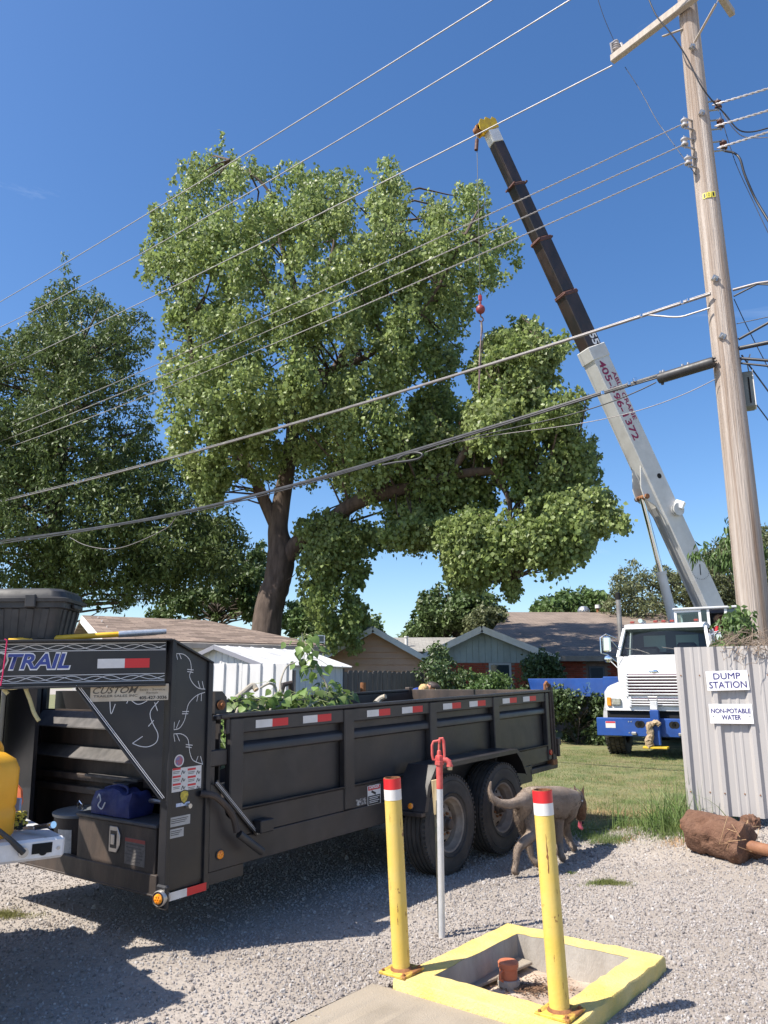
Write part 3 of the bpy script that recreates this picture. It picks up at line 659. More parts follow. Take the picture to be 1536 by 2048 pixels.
# --- peach gable house
Yg = 24.0; ap_ = at(746, 1254, Yg); hb_ = empty('house', (ap_.x, Yg, 0), (0, 0, 0), 'small peach sided house with white gable trim behind the wooden fence', 'house')
zr = ap_.z; sl_ = 0.56; hw_ = 1.9; bk = V((-0.34, 0.94, 0)) * 7
for s in (-1, 1):
    P0 = V((s * (hw_ + 0.3), -0.35, zr - sl_ * (hw_ + 0.3))); Q0 = V((0, -0.35, zr))
    roof_slab('roof', Mt['roof_grey'], [P0, P0 + bk, Q0 + bk, Q0], hb_, 0.05)
    bm = B(); bar(bm, P0 + V((0, -0.02, -0.10)), Q0 + V((0, -0.02, -0.10)), 0.04, 0.17); fin(bm, 'rake_board', mat('pale_blue_trim', (0.48, 0.52, 0.56), (0.56, 0.58, 0.6), 4, 0.6), hb_)
bm = B(); wall_boards(bm, (-hw_, 0, 0), (hw_, 0, 0), 1.62, zr - 0.12, (0, -1, 0), 0.19, 0.045, clip=lambda zz: (max(0, 0.5 - (zr - 0.05 - zz) / sl_ / (2 * hw_)), min(1, 0.5 + (zr - 0.05 - zz) / sl_ / (2 * hw_)))); fin(bm, 'gable_wall', Mt['peach'], hb_)
bm = B(); bx(bm, -hw_, hw_, 0.01, 0.12, 0.05, 1.62); fin(bm, 'lower_wall', Mt['mortar'], hb_)
bm = B(); bx(bm, hw_ - 0.1, hw_, 0.0, 6, 0.05, zr - sl_ * hw_); fin(bm, 'side_wall', Mt['peach'], hb_)
for x0, x1 in ((-1.35, -0.98), (0.55, 0.95)):
    bm = B(); bx(bm, x0 - 0.06, x1 + 0.06, -0.03, 0.009, 1.0, 1.60); o = fin(bm, 'window', Mt['trim'], hb_); bm = B(); bx(bm, x0, x1, -0.036, -0.031, 1.05, 1.55); fin(bm, 'pane', Mt['pane'], o)
bmk = bpy.data.meshes.new('brick'); bt_ = B(); box(bt_, (0, 0, 0), (0.195, 0.03, 0.058)); bmesh.ops.bevel(bt_, geom=bt_.edges[:], offset=0.004, segments=1, affect='EDGES'); bt_.to_mesh(bmk); bt_.free(); bmk.materials.append(Mt['brickred'])
btan = bmk.copy(); btan.materials.clear(); btan.materials.append(mat('tan_brick', (0.40, 0.21, 0.115), (0.30, 0.15, 0.085), 3, 0.9, island=0.3))
for r_ in range(7):
    for k in range(7):
        o = new_obj('brick', btan, None, hb_, (-0.78 + k * 0.205 + 0.1 * (r_ % 2), -0.003, 1.585 - r_ * 0.068))
# --- pale roof farther back, with a vent pipe
Yc = 31; pc_ = at(840, 1300, Yc); hc = empty('house', (pc_.x, Yc, 0), (0, 0, 0), 'far house whose pale grey roof shows between the two gables', 'house')
e0, r0_ = at(760, 1303, Yc).z, at(800, 1275, Yc + 3).z
roof_slab('roof', Mt['roof_grey'], [(-3.5, 0, e0), (3.5, 0, e0), (3.2, 3, r0_), (-3.5, 3, r0_)], hc); roof_slab('roof', Mt['roof_grey'], [(3.5, 6, e0), (-3.5, 6, e0), (-3.5, 3, r0_), (3.2, 3, r0_)], hc)
bm = B(); bx(bm, -3.3, 3.3, 0.3, 5.7, 0, e0 - 0.08); fin(bm, 'wall', Mt['wall_white'], hc)
v0 = at(813, 1297, Yc + 1.0) - hc.location; bm = B(); cyl(bm, v0 - z * 0.3, v0 + z * 0.45, 0.07, n=14); cyl(bm, v0 + z * 0.45, v0 + z * 0.50, 0.10, n=14); fin(bm, 'vent_pipe', Mt['trim'], hc)

# --- red brick house with blue-grey gable
Yd = 25.0; ap_ = at(960, 1253, Yd); hd = empty('house', (ap_.x, Yd, 0), (0, 0, 0), 'red brick house with blue grey gable and dark roof behind the crane truck', 'house')
zr = ap_.z; slL, slR = 0.47, 0.40; xl, xr = at(827, 1319, Yd).x - ap_.x, at(1113, 1311, Yd).x - ap_.x; zl, zrr = zr + xl * slL, zr - xr * slR
for s, xx, zz in ((-1, xl, zl), (1, xr, zrr)):
    P0, Q0 = V((xx, -0.4, zz)), V((0, -0.4, zr)); bk = V((0, 7.0, 0))
    roof_slab('roof', Mt['roof_black'], [P0, P0 + bk, Q0 + bk, Q0], hd, 0.05)
    bm = B(); bar(bm, P0 + V((0, -0.025, -0.11)), Q0 + V((0, -0.025, -0.11)), 0.045, 0.20); fin(bm, 'rake_board', Mt['trim'], hd)
bm = B(); gp = lambda x: zr - 0.06 + (x * slL if x < 0 else -x * slR)
x = xl + 0.3
while x < xr - 0.3:
    x1 = min(x + 0.2, xr - 0.31); prism(bm, [(x, 2.28), (x1 - 0.012, 2.28), (x1 - 0.012, max(2.29, gp(x1 - 0.012))), (x, max(2.29, gp(x)))], (0, 0, 0), (1, 0, 0), (0, 0, 1), (0, -1, 0), 0.02); x += 0.2
tag(fin(bm, 'gable_boards', Mt['bluegrey'], hd), kind='stuff'); bm = B(); prism(bm, [(xl + 0.3, 2.28), (xr - 0.3, 2.28), (xr - 0.3, 2.3), (0, zr - 0.08), (xl + 0.3, 2.3)], (0, 0.001, 0), (1, 0, 0), (0, 0, 1), (0, 1, 0), 0.08); fin(bm, 'gable_wall', Mt['bluegrey'], hd)
bm = B(); bx(bm, xl + 0.35, xr - 0.35, 0.02, 0.15, 0.05, 2.28); fin(bm, 'lower_wall', Mt['mortar'], hd)
win = []
for pa, pb in ((982, 1018),):
    x0, x1 = at(pa, 1340, Yd).x - ap_.x, at(pb, 1340, Yd).x - ap_.x; win.append((x0, x1))
    bm = B(); bx(bm, x0 - 0.07, x1 + 0.07, -0.03, 0.018, 1.45, 2.27); o = fin(bm, 'window', mat('grey_window_frame', (0.42, 0.44, 0.47), rough=0.6), hd); bm = B(); bx(bm, x0, x1, -0.036, -0.031, 1.5, 2.21); fin(bm, 'pane', Mt['pane'], o)
nbr = 0
for r_ in range(14):
    zz = 2.235 - r_ * 0.068; x = xl + 0.46 + 0.1025 * (r_ % 2)
    while x < xr - 0.4:
        if not any(a - 0.16 < x < b + 0.16 and zz > 1.4 for a, b in win):
            new_obj('brick', bmk, None, hd, (x, 0.008 + random.uniform(-0.002, 0.003), zz)); nbr += 1
        x += 0.205
# main body to the right
mw = 1.2; X0, X1 = xr - 0.2, 12.5; ez2 = at(1160, 1312, Yd + mw).z
rA, rB = at(1012, 1241, 35.5) - hd.location, at(1480, 1226, 35.0) - hd.location
roof_slab('roof', Mt['roof_dark'], [(X0 - 2.4, mw - 0.45, ez2 - 0.02), (X1, mw - 0.45, ez2), (rB.x, rB.y, rB.z), (rA.x, rA.y, rA.z)], hd, 0.06)
roof_slab('roof', Mt['roof_dark'], [(X1 + 1, 19.5, ez2), (rA.x - 1, 19.5, ez2), (rA.x, rA.y, rA.z), (rB.x, rB.y, rB.z)], hd, 0.06)
bm = B(); bar(bm, (X0, mw - 0.47, ez2 - 0.10), (X1, mw - 0.47, ez2 - 0.10), 0.05, 0.17); fin(bm, 'fascia', Mt['fascia'], hd)
bm = B(); bx(bm, X0, X1 - 0.3, mw, mw + 0.15, 0.05, ez2 - 0.05); fin(bm, 'main_wall', Mt['mortar'], hd)
bm = B(); bx(bm, X1 - 0.45, X1 - 0.3, mw, 19.0, 0.05, ez2 - 0.05); fin(bm, 'end_wall', Mt['mortar'], hd)
x0, x1 = at(1181, 1340, Yd + mw).x - ap_.x, at(1205, 1340, Yd + mw).x - ap_.x
bm = B(); bx(bm, x0 - 0.06, x1 + 0.06, mw - 0.04, mw - 0.002, 1.2, 2.2); o = fin(bm, 'window', mat('dark_window_frame', (0.10, 0.11, 0.13), rough=0.6), hd); bm = B(); bx(bm, x0, x1, mw - 0.046, mw - 0.041, 1.25, 2.14); fin(bm, 'pane', Mt['pane'], o)
bm = B()
for r_ in range(18):
    zz = ez2 - 0.16 - r_ * 0.068; x = X0 + 0.1 + 0.1 * (r_ % 2)
    while x < X1 - 0.5:
        if not (x0 - 0.18 < x < x1 + 0.18 and zz > 1.16): box(bm, (x, mw - 0.010, zz), (0.195, 0.03, 0.058))
        x += 0.205
o = fin(bm, 'brickwork', Mt['brickred'], hd); tag(o, kind='stuff')
# roof vents
def onroof(px, py):
    o = V((0, 0, CAMH)); dr = V(ray(px, py)); a = V((X0, mw - 0.45, ez2)) + hd.location; n = (V((X1 - X0, 0, 0))).cross(rA - V((X0, mw - 0.45, ez2))).normalized()
    return o + dr * ((a - o).dot(n) / dr.dot(n)) - hd.location
p = onroof(1197, 1238); bm = B(); cyl(bm, p - z * 0.1, p + z * 0.55, 0.075, n=16); fin(bm, 'flue_pipe', Mt['rust'], hd); bm = B(); cyl(bm, p + z * 0.50, p + z * 0.66, 0.13, 0.12, n=16); lathe(bm, [(0.22, -0.06), (0.10, 0.10)], p, (0, 0, 1), 16); fin(bm, 'flue_cap', Mt['trim'], hd)
p = onroof(1168, 1236); bm = B(); cyl(bm, p - z * 0.1, p + z * 0.12, 0.15, n=18); fin(bm, 'vent_neck', Mt['steel'] if 'steel' in Mt else Mt['galv'], hd)
mtur = mat('turbine_metal', (0.62, 0.62, 0.63), rough=0.35, metal=0.8, rvar=0)
for k in range(16):
    a0 = 2 * math.pi * k / 16; bm = B(); prev = None
    for j in range(7):
        q = j / 6; rr = 0.13 + 0.16 * math.sin(math.pi * (0.12 + 0.80 * q)); a_ = a0 + 0.5 * q; cur = []
        for da in (-0.13, 0.13): cur.append(bm.verts.new(p + V((rr * math.cos(a_ + da), rr * math.sin(a_ + da), 0.12 + 0.40 * q))))
        if prev: bm.faces.new((prev[0], prev[1], cur[1], cur[0]))
        prev = cur
    fin(bm, 'turbine_blade', mtur, hd)
bm = B(); lathe(bm, [(0.18, 0.50), (0.14, 0.54), (0, 0.56)], p, (0, 0, 1), 18); fin(bm, 'turbine_top', mtur, hd)

# --- old board fence in front of the peach house
fa = V((at(675, 1360, 19).x, 19.0, 0)); fb = V((at(842, 1360, 20.5).x, 20.5, 0)); dv = fb - fa; Lf = dv.length; dn = dv / Lf; nf_ = V((dn.y, -dn.x, 0))
fo = empty('board_fence', fa, (0, 0, 0), 'dark weathered board fence below the peach gable', 'fence')
fzt = at(740, 1352, 19.5).z
x = 0; k = 0
while x < Lf:
    w_ = 0.135; h_ = fzt + random.uniform(-0.02, 0.02)
    bm = B(); prism(bm, [(0, 0), (w_, 0), (w_, h_ - 0.03), (w_ - 0.03, h_), (0.03, h_), (0, h_ - 0.03)], dn * x + z * 0.12 + nf_ * random.uniform(-0.004, 0.006), dn, (0, 0, 1), nf_, 0.018); fin(bm, 'board', Mt['oldwood'], fo); x += 0.148
for zz in (0.5, 1.3):
    bm = B(); bar(bm, z * zz - nf_ * 0.025, dv + z * zz - nf_ * 0.025, 0.04, 0.09); fin(bm, 'rail', Mt['oldwood'], fo)
pp = at(726, 1393, 15.0); bm = B(); cyl(bm, (0, 0, -pp.z), (0, 0, at(726, 1365, 15.0).z - pp.z), 0.055, n=14); tag(fin(bm, 'rusty_pipe', Mt['rust'], None, loc=pp), 'short rusty red pipe standing up behind the trailer bed', 'pipe')
# ------------------------------------------------------------------ trees and shrubs
def poly_inside(P, pts):
    x, y = pts[:, 0], pts[:, 1]; ins = np.zeros(len(pts), bool); n = len(P); j = n - 1
    for i in range(n):
        xi, yi, xj, yj = *P[i], *P[j]
        c = ((yi > y) != (yj > y)) & (x < (xj - xi) * (y - yi) / (yj - yi + 1e-9) + xi); ins ^= c; j = i
    return ins
def poly_dist(P, pts):
    P = np.array(P, float); dm = np.full(len(pts), 1e9)
    for i in range(len(P)):
        a, b = P[i], P[(i + 1) % len(P)]; ab = b - a; t = np.clip(((pts - a) @ ab) / (ab @ ab + 1e-9), 0, 1); dm = np.minimum(dm, np.hypot(*(pts - a - t[:, None] * ab).T))
    return dm
def unproj(px, Y):
    v = (1024 - px[:, 1]) / F0; F = math.cos(TH) - v * math.sin(TH); U = math.sin(TH) + v * math.cos(TH); t = Y / F
    return np.stack([(px[:, 0] - 768) / F0 * t, Y, CAMH + U * t], -1)
def clumps(poly, Y0, thick, n, rmin, rmax, holes=(), front=0.35, lump=1.0, gap=0.0):
    from mathutils import noise as mn_
    P = np.array(poly, float); lo, hi = P.min(0), P.max(0); m_px = F0 / Y0
    pts = rng.uniform(lo - 8, hi + 8, (n * 14, 2)); ins = poly_inside(poly, pts); dd = poly_dist(poly, pts)
    ok = ins | (dd < 0.10 * m_px * rng.random(len(pts)) ** 2); pts, dd = pts[ok], np.where(ins, dd, 0.0)[ok]
    for hx, hy, hr in holes: k = np.hypot(pts[:, 0] - hx, pts[:, 1] - hy) > hr * rng.uniform(0.7, 1.15, len(pts)); pts, dd = pts[k], dd[k]
    dm = np.percentile(dd, 97); dw = dd / m_px
    q = np.clip(dd / dm, 0, 1); ht = thick * np.sqrt(1 - (1 - q) ** 2); off = ht * np.sign(rng.uniform(-1 - 0.2 * front, 1 - 0.4 * front, len(pts))) * rng.random(len(pts)) ** 0.5
    W0 = unproj(pts, Y0 + off)
    f = np.array([mn_.noise(V(p) * (0.62 / lump)) + 0.55 * mn_.noise(V(p) * (1.5 / lump)) for p in W0])
    k = f > gap + rng.uniform(-0.30, 0.02, len(f)) - 0.12 * (dw < 0.4); W0, dw = W0[k][:n], dw[k][:n]
    r_m = np.clip(0.12 + dw * 0.75, rmin, rmax) * rng.uniform(0.6, 1.15, len(W0))
    return W0, r_m
def leaves_mesh(name, cen, rad, per, size, m, parent, origin, droop=0.3, aspect=0.85, flat=0.75, two=True, centre=None, strand=0.0):
    tot = np.maximum(8, (per * (rad / rad.mean()) ** 2).astype(int)); ci = np.repeat(np.arange(len(cen)), tot); n = len(ci)
    u = rng.normal(size=(n, 3)); u /= np.linalg.norm(u, axis=1)[:, None]; rr = rng.random(n) ** 0.5
    off = u * (rad[ci] * rr)[:, None]; off[:, 2] *= flat
    # ragged: sub-tufts inside each clump
    tuft = rng.normal(size=(len(cen) * 9, 3)); tuft /= np.linalg.norm(tuft, axis=1)[:, None]
    ti = ci * 9 + rng.integers(0, 9, n); off = 0.45 * off + tuft[ti] * (rad[ci] * (0.55 + 0.25 * rng.random(n)))[:, None]
    pos = cen[ci] + off + rng.normal(size=(n, 3)) * 0.02
    if strand: pos[:, 2] -= np.abs(rng.normal(size=n)) * strand * rad[ci]
    nrm = u * 0.45 + rng.normal(size=(n, 3)) * 0.75 + np.array([-0.12, -0.1, 0.35]); nrm /= np.linalg.norm(nrm, axis=1)[:, None]
    d = np.cross(nrm, rng.normal(size=(n, 3))); d[:, 2] -= droop; d /= np.linalg.norm(d, axis=1)[:, None]
    s = np.cross(d, nrm); s /= np.linalg.norm(s, axis=1)[:, None]; nrm = np.cross(s, d)
    sz = size * rng.uniform(0.65, 1.25, n)[:, None]
    a, b = pos, pos + d * sz; mid = pos + d * sz * 0.42
    cup = (rng.uniform(0.02, 0.18, n)[:, None]) * sz
    l_, r_ = mid + s * sz * aspect * 0.5 + nrm * cup, mid - s * sz * aspect * 0.5 + nrm * cup
    v = np.stack([a, r_, b, l_], 1).reshape(-1, 3) - np.array(origin)
    i0 = np.arange(n)[:, None] * 4; f = np.concatenate([i0 + [[0, 1, 2]], i0 + [[0, 2, 3]]])
    return np_obj(name, v, f, m, parent)
def limb(bm, P, origin):   # P: list of (px,py,Y,r)
    W0 = [tuple(at(x, y, Y) - V(origin)) + (r,) for x, y, Y, r in P]; Q = smooth4(W0)
    tube(bm, [q[:3] for q in Q], [q[3] for q in Q], 10); return Q
def smooth4(pts, k=4):
    P = [np.array(p, float) for p in pts]; P = [2 * P[0] - P[1]] + P + [2 * P[-1] - P[-2]]; out = []
    for i in range(1, len(P) - 2):
        for j in range(k):
            t = j / k; out.append(0.5 * ((2 * P[i]) + (-P[i - 1] + P[i + 1]) * t + (2 * P[i - 1] - 5 * P[i] + 4 * P[i + 1] - P[i + 2]) * t * t + (-P[i - 1] + 3 * P[i] - 3 * P[i + 1] + P[i + 2]) * t ** 3))
    out.append(P[-2]); out = [np.concatenate([p[:3], [max(p[3], 0.004)]]) for p in out]; return out
def twigs(bm, nodes, cen, rad, origin, n, r0=0.045):
    nd = np.array([q[:3] for q in nodes]); cc = cen - np.array(origin)
    for i in rng.choice(len(cc), min(n, len(cc)), replace=False):
        c_ = cc[i]; dist = np.linalg.norm(nd - c_ + np.array([0, 0, 0.8]), axis=1); j = int(np.argmin(dist)); a = nd[j]; L_ = np.linalg.norm(c_ - a)
        if L_ < 0.2 or L_ > 5: continue
        k = rng.normal(size=3) * 0.05 * L_; m1 = a + (c_ - a) * 0.35 + k + np.array([0, 0, 0.05 * L_]); m2 = a + (c_ - a) * 0.7 + k * 0.6
        rr = r0 * min(1, 0.35 + L_ / 4); tube(bm, [tuple(a), tuple(m1), tuple(m2), tuple(c_)], [rr, rr * 0.75, rr * 0.5, rr * 0.22], 6, False)
def leafmat(name, c1, c2, scale=0.5, trans=0.3, spec=0.4, rough=0.48, island=0.4):
    return mat(name, c1, c2, scale, rough, island=island, trans=trans, rvar=0, spec=spec, detail=3)
Mt['bark'] = mat('furrowed_bark', (0.06, 0.042, 0.033), (0.125, 0.09, 0.07), 7, 0.95, stretch=(1, 1, 0.22), bump=2.5, bscale=9)
Mt['bark2'] = mat('dark_bark', (0.05, 0.04, 0.032), (0.09, 0.07, 0.055), 7, 0.95, stretch=(1, 1, 0.3), bump=1.5, bscale=12)
Mt['lf_cotton'] = leafmat('cottonwood_leaves', (0.215, 0.285, 0.085), (0.285, 0.345, 0.125), 0.36, 0.48, 0.5, rough=0.45)
Mt['lf_dark'] = leafmat('dark_oak_leaves', (0.090, 0.132, 0.042), (0.135, 0.180, 0.060), 0.45, 0.32, 0.35)
Mt['lf_mid'] = leafmat('mid_green_leaves', (0.075, 0.12, 0.038), (0.105, 0.15, 0.05), 0.5, 0.28)
Mt['lf_light'] = leafmat('light_green_leaves', (0.085, 0.145, 0.045), (0.12, 0.18, 0.055), 0.5, 0.3)
Mt['lf_olive'] = leafmat('olive_leaves', (0.115, 0.135, 0.06), (0.15, 0.165, 0.075), 0.55, 0.25)
Mt['lf_shrub'] = leafmat('glossy_shrub_leaves', (0.06, 0.10, 0.036), (0.095, 0.135, 0.046), 0.35, 0.2, 0.5)

# --- the big cottonwood
Yt = 24.0; base = at(532, 1300, Yt); base.z = 0.1
ct = empty('cottonwood_tree', base, (0, 0, 0), 'tall spreading cottonwood tree with glittering leaves that the crane is cutting', 'tree')
og = ct.location
bm = B(); nodes = []
bz = base.z
P = [(base, 0.56), (at(535, 1240, Yt), 0.45), (at(555, 1160, Yt), 0.42), (at(562, 1105, Yt), 0.41)]
W0 = [tuple(p - og) + (r,) for p, r in P] + [tuple(at(x, y, Y) - og) + (r,) for x, y, Y, r in [(556, 1060, 24, 0.32), (562, 1010, 24, 0.29), (574, 940, 24, 0.25), (585, 860, 24.1, 0.21), (575, 770, 24.2, 0.21), (600, 680, 24.3, 0.16), (590, 580, 24.2, 0.12), (560, 480, 24, 0.08), (535, 380, 24, 0.05), (460, 320, 24, 0.02)]]
Q = smooth4(W0); nodes += Q; Q2 = smooth4(W0, 26); tube(bm, [q[:3] for q in Q2], [q[3] for q in Q2], 44)
from mathutils import noise as mn
bm.normal_update()
for v in bm.verts:
    p = v.co; k = mn.noise(V((p.x * 9, p.y * 9, p.z * 1.1))); v.co = p + v.normal * (0.05 * abs(k) - 0.012 + 0.02 * mn.noise(V((p.x * 22, p.y * 22, p.z * 4)))) * min(1, (6.5 - p.z) if p.z < 6.5 else 0.15 if p.z < 9 else 0.0)
for Pq in ([(565, 1125, 24, 0.30), (600, 1082, 23.7, 0.27), (645, 1054, 23.3, 0.245), (700, 1012, 22.8, 0.235), (740, 995, 22.5, 0.22), (815, 975, 22, 0.19), (900, 952, 21.6, 0.15), (990, 942, 21.3, 0.12), (1070, 960, 21.1, 0.08), (1150, 990, 21, 0.05)],
           [(552, 1050, 24, 0.24), (528, 1000, 24, 0.20), (510, 960, 24, 0.18), (470, 905, 24, 0.17), (432, 860, 24, 0.16), (405, 800, 24, 0.13), (385, 720, 24, 0.10), (370, 620, 24, 0.07), (340, 520, 24, 0.03)],
           [(585, 870, 24.1, 0.20), (625, 800, 24.2, 0.16), (680, 720, 24.2, 0.13), (735, 620, 24.3, 0.10), (770, 500, 24.3, 0.07), (780, 390, 24.3, 0.03)],
           [(575, 770, 24.2, 0.18), (600, 755, 23.2, 0.14), (680, 735, 22.4, 0.11), (770, 690, 21.8, 0.08), (860, 600, 21.5, 0.05), (930, 470, 21.5, 0.02)],
           [(600, 680, 24.3, 0.12), (640, 600, 24.8, 0.09), (670, 480, 25, 0.06), (690, 370, 25, 0.03)],
           [(900, 952, 21.6, 0.12), (950, 870, 21, 0.09), (1010, 780, 20.8, 0.06), (1080, 680, 20.8, 0.03)],
           [(990, 942, 21.3, 0.09), (1020, 1010, 21, 0.07), (1010, 1090, 21, 0.04), (1020, 1160, 21, 0.02)],
           [(700, 1012, 22.8, 0.05), (690, 1080, 23.2, 0.035), (680, 1160, 23.5, 0.02), (670, 1240, 23.5, 0.01)]):
    nodes += limb(bm, Pq, og)
trunk_bm = bm
crown = [([(275, 545), (292, 470), (302, 395), (335, 365), (362, 318), (400, 280), (440, 265), (475, 300), (500, 310), (545, 335), (590, 318), (625, 322), (650, 345), (685, 328), (720, 345), (750, 318), (800, 312), (838, 362), (868, 385), (900, 365), (965, 358), (980, 400), (975, 430), (1040, 448), (1042, 525), (1010, 562), (955, 585), (935, 640), (925, 690), (915, 740), (905, 785), (945, 800), (990, 860), (930, 960), (820, 1020), (760, 1000), (690, 1010), (640, 1020), (600, 960), (560, 960), (520, 960), (480, 945), (420, 900), (340, 905), (318, 830), (322, 700), (330, 600), (292, 565)], 24.0, 4.2, 1150,
          [(610, 455, 16), (520, 470, 12), (440, 520, 12), (700, 560, 12), (500, 690, 14), (610, 700, 10), (380, 880, 16)]),
         ([(935, 742), (948, 705), (985, 655), (1010, 660), (1020, 635), (1075, 632), (1098, 655), (1110, 672), (1138, 636), (1142, 690), (1098, 735), (1105, 770), (1040, 800), (960, 800)], 21.6, 1.4, 210, [(925, 770, 20)]),
         ([(930, 800), (1020, 770), (1100, 745), (1150, 772), (1182, 798), (1150, 832), (1120, 850), (1060, 880), (980, 900), (930, 880)], 21.0, 1.3, 200, [(1075, 815, 10)]),
         ([(1010, 880), (1100, 850), (1150, 838), (1190, 872), (1195, 918), (1207, 958), (1180, 965), (1100, 985), (1030, 990), (980, 950)], 21.8, 1.4, 190, [(1060, 930, 10)]),
         ([(1000, 985), (1100, 980), (1200, 965), (1228, 1000), (1256, 1018), (1262, 1052), (1232, 1050), (1190, 1064), (1176, 1106), (1150, 1112), (1108, 1154), (1088, 1120), (1055, 1110), (1010, 1060)], 20.6, 1.3, 220, [(1105, 1075, 9)]),
         ([(870, 1040), (940, 1010), (1010, 1040), (1060, 1090), (1040, 1130), (1034, 1192), (1018, 1190), (1005, 1150), (985, 1140), (960, 1174), (925, 1160), (905, 1165), (885, 1110), (868, 1088)], 21.2, 1.2, 240, []),
         ([(750, 1010), (830, 1000), (900, 1030), (880, 1080), (835, 1100), (800, 1088), (778, 1100), (755, 1070)], 22.0, 0.9, 90, []),
         ([(830, 790), (870, 770), (900, 800), (960, 820), (1000, 900), (990, 1010), (900, 1040), (820, 1030), (790, 960)], 22.8, 1.6, 200, []),
         ([(590, 1040), (640, 1015), (700, 1020), (745, 1040), (765, 1085), (740, 1110), (735, 1160), (700, 1175), (735, 1210), (735, 1270), (700, 1300), (655, 1300), (640, 1270), (600, 1195), (600, 1120)], 23.4, 1.2, 210, [(625, 1150, 8)]),
         ([(430, 900), (480, 945), (465, 965), (440, 1000), (415, 1015), (390, 975), (360, 940), (340, 900)], 23.5, 0.9, 70, [])]
cs, rs = [], []
for poly, Y0, th, n, holes in crown:
    c_, r_ = clumps(poly, Y0, th, n if th > 2 else int(n * 1.5), 0.13, 0.50 if th > 2 else 0.34, holes, lump=0.8 if th > 2 else 0.6, gap=0.11 if th > 2 else 0.05); cs.append(c_); rs.append(r_)
cs, rs = np.concatenate(cs), np.concatenate(rs)
twigs(trunk_bm, nodes, cs, rs, og, 520)
fin(trunk_bm, 'trunk', Mt['bark'], ct, smooth=60)
leaves_mesh('crown', cs, rs, 56, 0.126, Mt['lf_cotton'], ct, og, droop=1.0, aspect=0.95, strand=0.55)

def tree(name, poly, Y0, thick, n, per, size, m, label, cat='tree', trunk=None, rr=(0.25, 0.7), droop=0.4, aspect=0.6, bark='bark2', holes=(), ntw=60, base_px=None, group=None, strand=0.0, flat=0.75):
    cen, rad = clumps(poly, Y0, thick, n, rr[0], rr[1], holes)
    P = np.array(poly); bx0 = base_px if base_px else (P[:, 0].mean(), P[:, 1].max())
    b = at(bx0[0], bx0[1], Y0); b.z = float(ground_z(b.x, b.y))
    t = empty(name, b, (0, 0, 0), label, cat, group)
    bm = B(); top = cen[:, 2].max() - b.z; low = cen[:, 2].min() - b.z; mx_, my_ = cen[:, 0].mean() - b.x, cen[:, 1].mean() - b.y
    r0 = trunk if trunk else 0.022
    hs_ = [0, 0.18, 0.36, 0.54, 0.7]
    Q = smooth4([(mx_ * h, my_ * h, top * h, r0 * (1 - 1.3 * h)) for h in hs_]); tube(bm, [q[:3] for q in Q], [q[3] for q in Q], 10)
    twigs(bm, Q, cen, rad, tuple(b), ntw, min(0.06, r0 * 0.35))
    fin(bm, 'trunk' if trunk else 'stems', Mt[bark], t, smooth=60)
    leaves_mesh('crown' if trunk else 'foliage', cen, rad, per, size, m, t, tuple(b), droop=droop, aspect=aspect, strand=strand, flat=flat)
    return t
tree('oak_tree', [(-140, 1230), (-140, 640), (-60, 680), (0, 665), (50, 640), (85, 590), (108, 565), (116, 525), (130, 498), (146, 535), (165, 575), (205, 578), (250, 605), (300, 622), (312, 680), (290, 725), (312, 790), (318, 860), (352, 905), (402, 962), (440, 1012), (482, 1022), (502, 1080), (525, 1110), (505, 1150), (420, 1182), (300, 1202), (240, 1222), (150, 1215), (60, 1205)], 28.0, 4.0, 1300, 80, 0.18, Mt['lf_dark'],
     'huge dark green oak tree filling the left side above the tan roof', trunk=0.5, base_px=(85, 1240), ntw=260, rr=(0.18, 0.7), droop=0.7, aspect=0.42, holes=[(240, 780, 9), (200, 830, 8)])
tree('background_tree', [(785, 1300), (800, 1272), (822, 1248), (830, 1215), (848, 1188), (872, 1168), (905, 1172), (930, 1160), (975, 1168), (992, 1195), (1003, 1215), (1012, 1240), (1000, 1262), (900, 1300)], 38, 3, 170, 80, 0.24, Mt['lf_mid'], 'rounded dark green tree rising between the peach house and the brick house', trunk=0.3)
tree('background_tree', [(925, 1262), (935, 1235), (960, 1222), (990, 1216), (1015, 1225), (1022, 1248), (1010, 1268)], 34, 1.5, 60, 70, 0.18, Mt['lf_olive'], 'small olive coloured tree directly above the brick house roof', trunk=0.15)
tree('background_tree', [(1052, 1240), (1065, 1215), (1100, 1192), (1160, 1180), (1205, 1188), (1225, 1200), (1220, 1245)], 42, 3, 110, 75, 0.25, Mt['lf_light'], 'bright green tree showing over the brown roof beside the turbine vent', trunk=0.25)
tree('background_tree', [(1195, 1250), (1208, 1200), (1212, 1160), (1240, 1145), (1262, 1118), (1285, 1135), (1305, 1128), (1340, 1140), (1400, 1100), (1440, 1075), (1480, 1045), (1540, 1050), (1600, 1100), (1600, 1260)], 36, 3.5, 330, 85, 0.20, Mt['lf_olive'], 'grey green willowy tree behind the crane boom foot', trunk=0.35, aspect=0.35)
tree('background_tree', [(290, 1235), (310, 1205), (330, 1188), (400, 1172), (470, 1140), (505, 1095), (528, 1085), (535, 1235)], 40, 2.5, 150, 80, 0.24, Mt['lf_mid'], 'mid green tree low between the oak and the cottonwood trunk', trunk=0.3)
tree('background_tree', [(560, 1250), (572, 1208), (592, 1198), (620, 1205), (648, 1228), (690, 1250), (715, 1235), (742, 1226), (765, 1240), (780, 1262), (770, 1310), (650, 1310)], 40, 2, 130, 75, 0.22, Mt['lf_light'], 'pale green tree behind the gap right of the cottonwood trunk', trunk=0.2)
